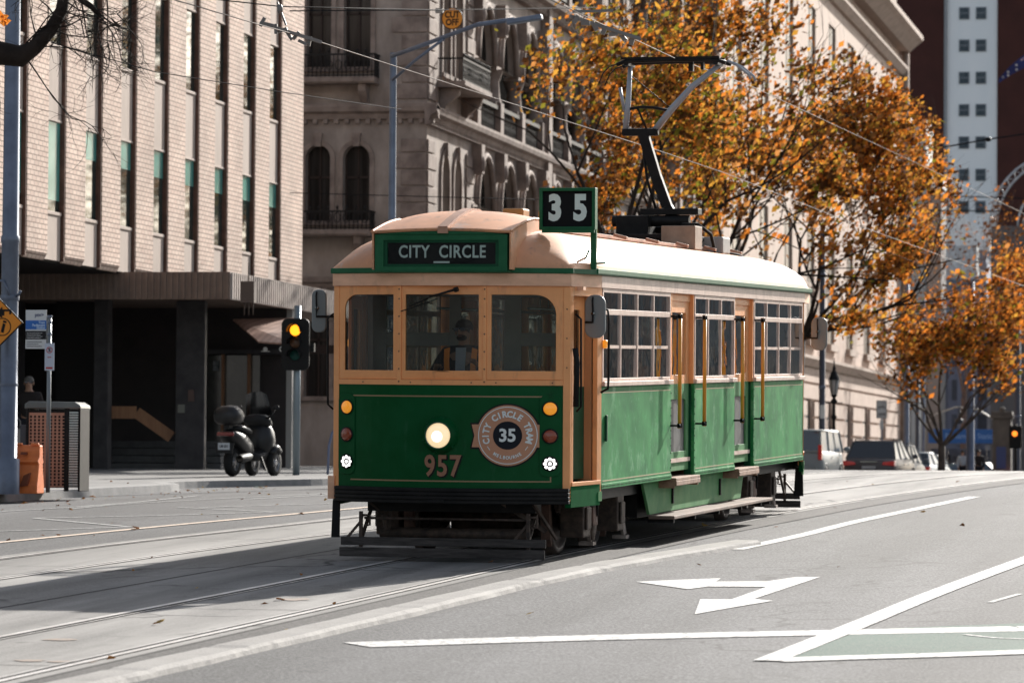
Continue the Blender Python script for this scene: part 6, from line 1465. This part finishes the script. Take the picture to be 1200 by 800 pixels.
for k in range(8): m.obox(c+Vector((-.22+k*.065,.05*k,.06-.03*k+.03*math.sin(k*3))),(.035,.03,.11),Matrix.Rotation(.5+1.3*k,3,'Y'))
m.bar(c+Vector((-.25,0,.05)),c+Vector((.36,.4,-.13)),.03,.035); m.bar(c+Vector((-.05,0,.28)),c+Vector((.05,0,.02)),.02,.02); m.ell(tuple(c+Vector((-.02,0,.2))),(.035,.035,.06),0,8,5); m.build('wire_fitting',MATS['fitting_metal'],e)
wire([at(-20,-30,44),at(330,8,46),at(520,12,56)],.007,'thin dark span wire across the top of the brick office',wired,'overhead tram wires')
wire([at(340,13,70),at(520,12,80),at(700,9,95)],.012,'thin wire holding the cut off sign in front of the palazzo',wired,'overhead tram wires')
wire([at(340,226,90),at(560,232,92),at(640,234,95)],.010,'thin dark wire crossing the lower palazzo windows',wired,'overhead tram wires')
wire([at(60,50,46),at(180,84,48),at(330,108,52),at(470,128,60)],.006,'faint thin wire sagging across the brick piers',wired,'overhead tram wires')
wire([at(1075,178,150),at(1160,163,150),at(1215,155,150)],.03,'dark wire with an insulator crossing the white tower stripe',wired,'overhead tram wires')
wire([at(1050,228,170),at(1215,233,170)],.025,'upper thin wire crossing behind the right hand trees',wired,'overhead tram wires'); wire([at(1050,246,175),at(1215,248,175)],.025,'lower thin wire crossing behind the right hand trees',wired,'overhead tram wires')
o=MB().ell(tuple(at(1158,163.5,149.9)),(.13,.1,.09),0,10,6).build('insulator',black); tag(o,'small black insulator on the wire in front of the tower','insulator')
# cut off sign
c=at(530,22,84); e=empty('cut_off_sign',c,0,'round orange CUT OFF sign hanging from a wire','sign')
rs_=.215
MB().prism([(rs_*1.08*math.cos(2*PI*k/32),rs_*1.08*math.sin(2*PI*k/32)) for k in range(32)],-.0,.02).build('plate',black,e); MB().prism([(rs_*math.cos(2*PI*k/32),rs_*math.sin(2*PI*k/32)) for k in range(32)],-.012,-.001).build('face',mat('sign_orange',(.85,.30,.02),.5),e)
m=text_mb('CUT',.185,.86,.006,.002).map(lambda x,y,z:(x,y-.0145,z+.075)); m.join(text_mb('OFF',.185,.86,.006,.002).map(lambda x,y,z:(x,y-.0145,z-.085))); m.build('lettering',black,e)
MB().box(-.36,-.2,-.05,.05,.12,.22).tube([(-.2,0,.18),(.1,0,.23)],.008,5).build('bracket',mat('bracket_pale',(.3,.28,.26),.5,.4),e)
# ------------------------------------------------------------------ scooter (rear three-quarter, pointing away to the right)
b=gpt(289,560,73.2,PAVE); e=empty('scooter',b,R(-9),'black three wheeled scooter with a top box and tall windscreen, parked by the kerb','scooter')
e.scale=(1.05,)*3
gloss=mat('scooter_black_paint',(.005,.005,.006),.5,coat=.05); mattk=mat('scooter_plastic',(.02,.02,.021),.55)
def wheel(x,y,r,wd,par=e):
    w=MB().lathe((x-wd/2,y,r),(1,0,0),[(r*.62,.0),(r*.92,0),(r,wd*.3),(r,wd*.7),(r*.92,wd),(r*.62,wd)],24).build('wheel',rubber,par)
    m=MB().lathe((x-wd/2,y,r),(1,0,0),[(r*.64,.01),(r*.60,.02),(r*.60,wd-.02),(r*.64,wd-.01)],20)
    for k in range(5): t=2*PI*k/5; m.bar((x,y,r),(x,y+r*.62*math.cos(t),r+r*.62*math.sin(t)),wd*.5,.035)
    m.cyl((x-wd*.45,y,r),(x+wd*.45,y,r),.05,n=10); m.build('rim',mat('alloy_rim',(.35,.35,.36),.35,.7),w); return w
wheel(0,-.62,.25,.14); wheel(-.21,.72,.24,.11); wheel(.21,.72,.24,.11)
def loft(secs,n=12,pw=.75):   # (y,z,halfwidth,halfheight)
    m=MB(); vs=[]
    for (y,z,w,h) in secs:
        for k in range(n): t=2*PI*k/n; c_,s_=math.cos(t),math.sin(t); vs.append((w*math.copysign(abs(c_)**pw,c_),y,z+h*math.copysign(abs(s_)**pw,s_)))
    fs=[(i*n+k,i*n+(k+1)%n,(i+1)*n+(k+1)%n,(i+1)*n+k) for i in range(len(secs)-1) for k in range(n)]+[tuple(range(n)),tuple(range((len(secs)-1)*n,len(secs)*n))]
    return m.add(vs,fs,0,True)
loft([(-.92,.74,.08,.05),(-.80,.70,.17,.11),(-.55,.62,.20,.17),(-.25,.52,.18,.22),(-.05,.45,.16,.18)]).build('tail_body',gloss,e)
loft([(-.10,.36,.20,.08),(.25,.34,.21,.08),(.45,.40,.22,.12)]).build('floor_board',mattk,e)
loft([(.38,.62,.24,.30),(.55,.66,.27,.33),(.72,.62,.24,.26),(.86,.56,.15,.14)]).build('leg_shield',gloss,e)
loft([(.30,1.0,.20,.07),(.45,.98,.26,.12),(.62,.92,.22,.10)]).build('handlebar_cowl',mattk,e)
loft([(-.72,.83,.13,.04),(-.45,.84,.17,.06),(-.1,.78,.15,.06),(.0,.76,.10,.04)]).build('seat',mattk,e)
for s in (-1,1): loft([(.55,.42,.09,.05),(.72,.52,.10,.05),(.9,.44,.08,.05)]).map(lambda x,y,z:(x+s*.21,y,z)).build('mudguard',gloss,e)
loft([(-1.02,1.03,.16,.10),(-.95,1.05,.23,.16),(-.75,1.06,.24,.18),(-.56,1.04,.20,.13),(-.52,1.02,.12,.06)]).build('top_box',gloss,e)
MB().box(-.05,.05,-.9,-.6,.82,.9).build('rack',mattk,e)
MB().box(-.16,.16,-.955,-.90,.70,.77).build('tail_light',mat('dark_red_lens',(.18,.01,.01),.25,coat=.5),e,bevel=.02)
MB().prism([(-.15,.40),(.15,.40),(.19,.58),(-.19,.58)],-.99,-.97).build('rear_guard',mattk,e); MB().box(-.11,.11,-1.0,-.992,.46,.58).build('number_plate',mat('plate_grey',(.42,.45,.48),.5),e)
text_mb('UB 351',.06,.9,.002,.001).map(lambda x,y,z:(x,y-1.002,z+.52)).build('plate_lettering',kp,e)
m=MB().lathe((.19,-.75,.30),(0,1,.1),[(.07,0),(.08,.1),(.07,.4),(.04,.5)],12); m.build('exhaust',mattk,e)
m=MB(); vs=[]
for i in range(7):
    for j in range(7):
        u=-1+2*i/6; v=j/6; vs.append((u*(.27-.07*v),.62-.16*v-.10*u*u*.6,1.0+.50*v-(.06*u*u*v)))
m.add(vs,[(i*7+j,(i+1)*7+j,(i+1)*7+j+1,i*7+j+1) for i in range(6) for j in range(6)],0,True).build('windscreen',glassmat('smoked_screen',(.16,.17,.18),3,.2),e,recalc=False)
for s in (-1,1):
    MB().tube([(s*.10,.38,1.0),(s*.30,.34,1.05),(s*.38,.30,1.04)],.018,6).build('handlebar',black,e)
    o=MB().tube([(s*.25,.42,1.03),(s*.34,.44,1.16)],.01,5).ell((s*.36,.44,1.21),(.07,.025,.045)).build('mirror',mattk,e)
MB().prism([(.36,.10),(.40,.10),(.30,.35),(.26,.35)],-.05,-.02).build('side_stand',black,e)
# ------------------------------------------------------------------ parked cars
cglass=mat('car_glass_dark',(.012,.015,.018),.05,spec=1.0,coat=.5); cglassb=mat('car_side_glass',(.07,.13,.20),.3,spec=.4)
tail=mat('car_tail_red',(.35,.012,.012),.25,coat=.6,em=(1,.03,.02),ems=.05)
def car(loc,rz,name,label,L,Wd,H,paint,belt,kind,col2=None,grp='cars parked along the kerb'):
    e=empty(name,loc,rz,label,'van' if kind=='van' else 'car',grp); hw=Wd/2
    # body below the belt: rounded section loft along y (rear at y=0, nose at L)
    def sec(y,z0,z1,w,n=10):
        return [( w*.90,z0),(w,z0+.12),(w,z0+(z1-z0)*.6),(w*.97,z1-.05),(w*.90,z1),(-w*.90,z1),(-w*.97,z1-.05),(-w,z0+(z1-z0)*.6),(-w,z0+.12),(-w*.90,z0)],y
    nose=belt-.12 if kind!='van' else belt-.05
    ss=[sec(0.02,.38,belt-.10,hw*.88),sec(.10,.30,belt-.03,hw*.96),sec(.5,.26,belt,hw),sec(L*.45,.25,belt,hw),sec(L*.72,.25,belt-.02,hw*.99),sec(L*.92,.28,nose,hw*.93),sec(L-.03,.36,nose-.16,hw*.80)]
    m=MB(); vs=[];n=10
    for pts,y in ss: vs+=[(x,y,z) for x,z in pts]
    m.add(vs,[(i*n+k,i*n+(k+1)%n,(i+1)*n+(k+1)%n,(i+1)*n+k) for i in range(len(ss)-1) for k in range(n)]+[tuple(range(n)),tuple(range((len(ss)-1)*n,len(ss)*n))],0,True)
    body=m.build('body',paint,e); es=body.modifiers.new('es','EDGE_SPLIT'); es.split_angle=R(50)
    r0,r1,r2,r3={'suv':(.22,.42,.58,.74),'van':(.06,.10,.80,.90),'hatch':(.12,.32,.55,.74)}[kind]
    tw=hw*.76 if kind!='van' else hw*.88
    yb,yt,yf,yw=r0*L*.35,r1*L*.45,r2*L,r3*L
    if kind=='van': yb,yt=.06,.22
    # greenhouse frame: pillars and roof
    zt=H
    base=[(-hw*.93,yb),(hw*.93,yb),(hw*.95,yw),(-hw*.95,yw)]; top=[(-tw,yt),(tw,yt),(tw,yf),(-tw,yf)]
    vs=[(x,y,belt-.02) for x,y in base]+[(x,y,zt-.06) for x,y in top]
    MB().add(vs,[(0,1,5,4)]).build('rear_window',cglass,e,recalc=False)
    MB().add(vs,[(2,3,7,6)]).build('windscreen',cglass,e,recalc=False)
    for s,(a,b_,c_,d_) in ((1,(1,2,6,5)),(-1,(3,0,4,7))): MB().add(vs,[(a,b_,c_,d_)]).build('side_window',cglassb,e,recalc=False)
    m=MB(); pts=[(x*1.02,y,zt-.07) for x,y in top]; v2=pts+[(x*.98,y+(.05 if y<L/2 else -.08),zt-.015) for x,y in top]+[(x*.8,y+(.15 if y<L/2 else -.2),zt) for x,y in top]
    m.add(v2,[(0,1,5,4),(1,2,6,5),(2,3,7,6),(3,0,4,7),(4,5,9,8),(5,6,10,9),(6,7,11,10),(7,4,8,11),(8,9,10,11),(0,3,2,1)],0,True).build('roof',paint,e)
    V=[Vector(v) for v in vs]; m=MB()
    for a,b_ in ((0,4),(1,5),(2,6),(3,7)): m.bar(V[a],V[b_],.06,.07)
    for a,b_,c_,d_ in ((1,2,6,5),(0,3,7,4)):
        for t in ((.36,.68) if kind!='hatch' else (.45,)): m.bar(V[a].lerp(V[b_],t),V[d_].lerp(V[c_],t),.03,.07)
    m.bar(V[0],V[1],.08,.07); m.build('pillar',paint,e)
    for s in (-1,1):
        if kind=='van': MB().box(s*(hw-.13),s*(hw-.0),-.02,.12,.85,1.35).build('tail_light',tail,e,bevel=.02)
        else: MB().prism([(s*hw*.50,belt-.22),(s*hw*.98,belt-.26),(s*hw*.99,belt-.08),(s*hw*.55,belt-.12)],-.02,.30).build('tail_light',tail,e,bevel=.015)
        w=MB(); 
        for y in (L*.19,L*.80):
            q=MB().lathe((s*(hw-.20),y,.33),(s,0,0),[(.20,0),(.33,.0),(.34,.06),(.34,.15),(.31,.21),(.20,.21)],20).build('wheel',rubber,e)
            MB().lathe((s*(hw-.03),y,.33),(s,0,0),[(.20,.0),(.17,-.03),(.05,.01),(0,.01)],10).build('rim',MATS['alloy_rim'],q)
            MB().lathe((s*(hw-.16),y,.36),(s,0,0),[(.40,0),(.40,.17),(.36,.165)],20).build('wheel_arch',mattk,q)
        MB().ell((s*(hw+.13),yw-.15,belt+.08),(.11,.07,.08)).build('door_mirror',paint,e)
        m=MB()
        for t in (.34,.56): m.box(s*(hw+.002),s*(hw+.022),L*t+.25,L*t+.42,belt-.22,belt-.185)
        m.build('door_handle',chrome,e)
    MB().box(-hw*.82,hw*.82,-.06,.14,.36,.62).build('rear_bumper',col2 or paint,e,bevel=.04)
    p=MB().box(-.24,.24,-.035,-.0,.70,.80) if kind!='van' else MB().box(-.24,.24,-.035,-.0,.66,.76); p.build('number_plate',mat('pale_plate',(.5,.5,.5),.5),e)
    if kind=='suv':
        m=MB()
        for s in (-1,1): m.tube([(s*tw*.95,yt+.1,zt-.02),(s*tw*.95,yt+.2,zt+.05),(s*tw*.95,yf-.3,zt+.05),(s*tw*.95,yf-.2,zt-.02)],.02,6)
        m.build('roof_rail',black,e); MB().box(-.3,.3,-.028,-.012,belt-.13,belt-.10).build('chrome_strip',chrome,e)
    return e
def cp_(px,dep): 
    p=at(px,545,dep); return Vector((p.x,p.y,gz(p.x,p.y)))
silver=mat('silver_car_paint',(.20,.22,.24),.5,.0,coat=.1); brz=mat('bronze_car_paint',(.11,.10,.10),.5,.0,coat=.1); sil2=mat('pale_blue_car_paint',(.17,.22,.26),.5,.0,coat=.1); grn=mat('white_green_car_paint',(.20,.25,.26),.5,.0,coat=.1); whv=mat('cream_van_paint',(.27,.30,.30),.5,coat=.05)
car(cp_(933,131),R(-4),'parked_van','old cream van with side windows parked behind the tram rear',4.6,1.72,1.86,whv,1.15,'van')
car(cp_(1018,139),R(-5),'parked_car','bronze grey four wheel drive with dark rear window, second in the parked row',4.7,1.86,1.70,brz,1.06,'suv')
car(cp_(1038,153),R(-5),'parked_car','silver grey wagon with roof rails, third in the parked row',4.5,1.8,1.72,silver,1.03,'suv')
car(cp_(1066,166),R(-5),'parked_car','small dark hatchback with pale sides, fourth in the parked row',4.1,1.72,1.50,sil2,.98,'hatch',mat('dark_red_bumper',(.10,.02,.02),.4))
car(cp_(1079,186),R(-5),'parked_car','small pale car, last of the parked row beside the tree',4.2,1.72,1.48,grn,.95,'hatch')
car(cp_(1172,215),R(80),'distant_car','pale car low behind the crest right of the station sign',4.3,1.72,1.25,silver,.85,'hatch',grp=None)
# ------------------------------------------------------------------ people
skin=mat('skin',(.36,.20,.13),.55); hairm=mat('dark_hair',(.018,.012,.009),.7); jack=mat('dark_jacket',(.018,.018,.022),.75); trous=mat('dark_trousers',(.02,.02,.024),.8); hiv=mat('hivis_orange',(.85,.25,.02),.6); shirt=mat('grey_shirt',(.35,.38,.42),.8); shoe=mat('dark_shoe',(.02,.015,.012),.6)
def skinmesh(name,pts,edges,rad,m_,parent,root=0,sub=1):
    me=bpy.data.meshes.new(name); me.from_pydata([tuple(p) for p in pts],edges,[]); o=bpy.data.objects.new(name,me); COL.objects.link(o); me.materials.append(m_)
    if parent: o.parent=parent
    md=o.modifiers.new('skin','SKIN'); md.use_smooth_shade=True
    for i,v in enumerate(me.skin_vertices[0].data):
        r=rad[i]; v.radius=r if isinstance(r,tuple) else (r,r); v.use_root=(i==root)
    s=o.modifiers.new('sub','SUBSURF'); s.levels=sub; s.render_levels=sub
    return o
def person(loc,rz,label,J,clothes,glasses=False,beard=False,hairc=hairm,scale=1.0,vest=False,hand_curl=True):
    # J: joint positions, metres. body is one skinned surface, clothes are children
    e=empty('person',loc,rz,label,'person'); e.scale=(scale,)*3
    K=['pelvis','waist','chest','neck','headb','headt','ls','le','lw','rs','re','rw','lh','lk','la','lt','rh','rk','ra','rt']
    P_={k:Vector(J[k]) for k in K if k in J}
    idx={k:i for i,k in enumerate(P_)}; E=[('pelvis','waist'),('waist','chest'),('chest','neck'),('neck','headb'),('headb','headt'),('chest','ls'),('ls','le'),('le','lw'),('chest','rs'),('rs','re'),('re','rw'),('pelvis','lh'),('lh','lk'),('lk','la'),('la','lt'),('pelvis','rh'),('rh','rk'),('rk','ra'),('ra','rt')]
    rd=dict(pelvis=(.15,.11),waist=(.14,.10),chest=(.17,.115),neck=.055,headb=(.072,.085),headt=(.078,.095),ls=.062,le=.042,lw=.030,rs=.062,re=.042,rw=.030,lh=.085,lk=.058,la=.04,lt=.035,rh=.085,rk=.058,ra=.04,rt=.035)
    pts=list(P_.values()); ed=[(idx[a],idx[b]) for a,b in E if a in idx and b in idx]; rr=[rd[k] for k in P_]
    # hands: palm and five fingers as branches of the same skeleton
    for side in ('l','r'):
        w=P_[side+'w']; el=P_[side+'e']; d=(w-el).normalized(); up=Vector((0,0,1)); lat=d.cross(up); lat=lat.normalized() if lat.length>.1 else Vector((1,0,0)); nn=lat.cross(d)
        pi=len(pts); pts.append(w+d*.06); rr.append((.030,.018)); ed.append((idx[side+'w'],pi)); pk=len(pts); pts.append(w+d*.09); rr.append((.032,.016)); ed.append((pi,pk))
        for k,(o_,ln) in enumerate(((-.03,.065),(-.01,.075),(.01,.07),(.03,.055))):
            a=len(pts); pts.append(w+d*.105+lat*o_); rr.append(.0095); ed.append((pk,a)); b_=len(pts); pts.append(w+d*(.105+ln*.5)+lat*o_*1.1-nn*.012); rr.append(.0085); ed.append((a,b_)); c_=len(pts); pts.append(w+d*(.105+ln*.75)+lat*o_*1.1-nn*.035); rr.append(.007); ed.append((b_,c_))
        a=len(pts); sg=-1 if side=='l' else 1; pts.append(w+d*.06+lat*sg*.045-nn*.01); rr.append(.011); ed.append((pi,a)); b_=len(pts); pts.append(w+d*.095+lat*sg*.055-nn*.025); rr.append(.009); ed.append((a,b_))
    skinmesh('body',pts,ed,rr,skin,e)
    def garment(name,keys,pairs,grow,m_,ov={}):
        ii={k:i for i,k in enumerate(keys)}; r_=[]
        for k in keys:
            v=ov.get(k,rd[k]); r_.append(tuple(q+grow for q in v) if isinstance(v,tuple) else v+grow)
        skinmesh(name,[P_[k] for k in keys],[(ii[a],ii[b]) for a,b in pairs],r_,m_,e)
    garment('jacket',['pelvis','waist','chest','neck','ls','le','lw','rs','re','rw'],[('pelvis','waist'),('waist','chest'),('chest','neck'),('chest','ls'),('ls','le'),('le','lw'),('chest','rs'),('rs','re'),('re','rw')],.022,clothes[0])
    garment('trousers',['pelvis','lh','lk','la','rh','rk','ra'],[('pelvis','lh'),('lh','lk'),('lk','la'),('pelvis','rh'),('rh','rk'),('rk','ra')],.022,clothes[1])
    for s in 'lr':
        a=P_[s+'a']; t=P_[s+'t']; MB().bar(a+Vector((0,0,-.035)),t+(t-a).normalized()*.05+Vector((0,0,-.01)),.09,.08).build('shoe',shoe,e,bevel=.025)
    hb,ht=P_['headb'],P_['headt']; c=(hb+ht)/2; f=Vector(J['face']).normalized(); lat=f.cross(Vector((0,0,1))).normalized()
    # face: nose, brows, eyes, mouth, ears
    m=MB(); nz=c+f*.098; m.obox(nz+Vector((0,0,-.012)),(.026,.03,.045),Matrix.Rotation(math.atan2(f.y,f.x)-PI/2,3,'Z')); 
    for s in (-1,1): m.ell(tuple(c+lat*s*.085+Vector((0,0,-.01))),(.012,.02,.03),0,8,6)
    m.build('nose_and_ears',skin,e,bevel=.006)
    m=MB(); m.obox(c+f*.092+Vector((0,0,-.058)),(.045,.012,.010),Matrix.Rotation(math.atan2(f.y,f.x)-PI/2,3,'Z')); m.build('mouth',mat('lips',(.22,.08,.06),.6),e,bevel=.004)
    m=MB()
    for s in (-1,1): m.ell(tuple(c+f*.082+lat*s*.032+Vector((0,0,.015))),(.012,.012,.008),0,8,6)
    m.build('eyes',mat('eye_white',(.6,.58,.55),.3),e)
    m=MB(); vs=[]
    m.ell(tuple(c-f*.018+Vector((0,0,.045))),(.095,.105,.085),0,14,9); m.build('hair',hairc,e)
    if glasses:
        m=MB(); rz_=Matrix.Rotation(math.atan2(f.y,f.x)-PI/2,3,'Z')
        for s in (-1,1): m.obox(c+f*.105+lat*s*.034+Vector((0,0,.014)),(.058,.012,.036),rz_); m.obox(c+f*.06+lat*s*.083+Vector((0,0,.02)),(.006,.10,.01),rz_)
        m.build('sunglasses',mat('sunglass_lens',(.01,.02,.05),.08,coat=1),e,bevel=.005)
    if beard: MB().ell(tuple(c+f*.045+Vector((0,0,-.072))),(.058,.048,.036),0,12,8).build('beard',hairc,e)
    return e,P_
# driver seated behind the centre window
dl=Vector((.13,1.02,0)); 
Jd=dict(pelvis=(0,.12,1.20),waist=(0,.10,1.38),chest=(0,.06,1.66),neck=(0,.04,1.84),headb=(0,.02,1.915),headt=(0,.02,2.04),ls=(-.20,.05,1.74),le=(-.30,-.10,1.50),lw=(-.20,-.34,1.58),rs=(.20,.05,1.74),re=(.32,-.08,1.50),rw=(.24,-.32,1.62),lh=(-.10,.08,1.17),lk=(-.16,-.36,1.16),la=(-.16,-.34,.80),lt=(-.16,-.46,.77),rh=(.10,.08,1.17),rk=(.16,-.36,1.16),ra=(.16,-.34,.80),rt=(.16,-.46,.77),face=(-.15,-1,0))
wl_=to+TM@Vector((-.06,1.0,.40))
dr,_=person(wl_,-TYAW,'tram driver in dark jacket with orange high visibility strips and sunglasses, behind the middle window',Jd,(jack,trous),glasses=True,beard=True)
for s in (-1,1): 
    m=MB(); m.add([(s*.115,-.115,1.66),(s*.175,-.095,1.66),(s*.18,-.07,1.78),(s*.12,-.07,1.80),(s*.10,-.125,1.36),(s*.16,-.11,1.36)],[(0,1,2,3),(4,5,1,0)]); o=m.build('hivis_strip',hiv,dr,recalc=False); sl=o.modifiers.new('s','SOLIDIFY'); sl.thickness=.012
m=MB().add([(-.05,-.125,1.45),(.05,-.125,1.45),(.055,-.085,1.80),(-.055,-.085,1.80)],[(0,1,2,3)]); o=m.build('shirt_front',shirt,dr,recalc=False); sl=o.modifiers.new('s','SOLIDIFY'); sl.thickness=.012
dsw=empty('driver_seat',(0,0,0)); dsw.parent=tram; MB().box(-.28,.20,.90,1.28,1.42,1.50).build('cushion',leather,dsw,bevel=.03); MB().box(-.28,.20,1.26,1.33,1.48,2.05).build('backrest',leather,dsw,bevel=.03); MB().cyl((-.04,1.1,.74),(-.04,1.1,1.42),.05,n=10).build('seat_post',black,dsw)
# pedestrian with tote bag behind the stop sign
Js=dict(pelvis=(0,0,.95),waist=(0,0,1.12),chest=(0,-.01,1.36),neck=(0,-.01,1.50),headb=(0,-.02,1.60),headt=(0,-.02,1.72),ls=(-.19,0,1.43),le=(-.25,.02,1.15),lw=(-.24,-.08,.92),rs=(.19,0,1.43),re=(.25,.02,1.15),rw=(.23,-.06,.92),lh=(-.09,0,.92),lk=(-.11,-.03,.50),la=(-.11,.02,.09),lt=(-.12,-.12,.04),rh=(.09,0,.92),rk=(.11,-.08,.50),ra=(.11,-.10,.09),rt=(.12,-.24,.04),face=(.1,-1,0))
coat=mat('dark_coat',(.03,.025,.024),.85); grh=mat('grey_hair',(.12,.11,.10),.8)
pb=gpt(33,560,76.5,PAVE)
pd,_=person(pb,R(5),'grey haired pedestrian in a dark coat carrying a pale tote bag, behind the bin',Js,(coat,trous),glasses=True,hairc=grh,scale=1.04)
tb=at(20,508,76.2); e=empty('tote_bag',tb,0,'pale canvas tote bag held by the pedestrian behind the bin','bag')
MB().prism([(-.10,-.22),(.10,-.22),(.12,.10),(-.12,.10)],-.04,.04).build('bag_body',mat('canvas',(.42,.38,.35),.9,c2=(.34,.31,.28),sc=6),e,bevel=.02); MB().tube([(-.07,-.0,.10),(-.06,0,.24),(0,0,.32),(.06,0,.24),(.07,0,.10)],.010,6).build('handle',MATS['canvas'],e)
for px,dep,lab,cl in ((1147,190,'distant pedestrian in a dark coat crossing below the blue sign',coat),(1128,196,'distant pedestrian in a grey top waiting by the grey pole',shirt)):
    pb=gpt(px,548,dep); person(pb,R(20),lab,Js,(cl,trous))
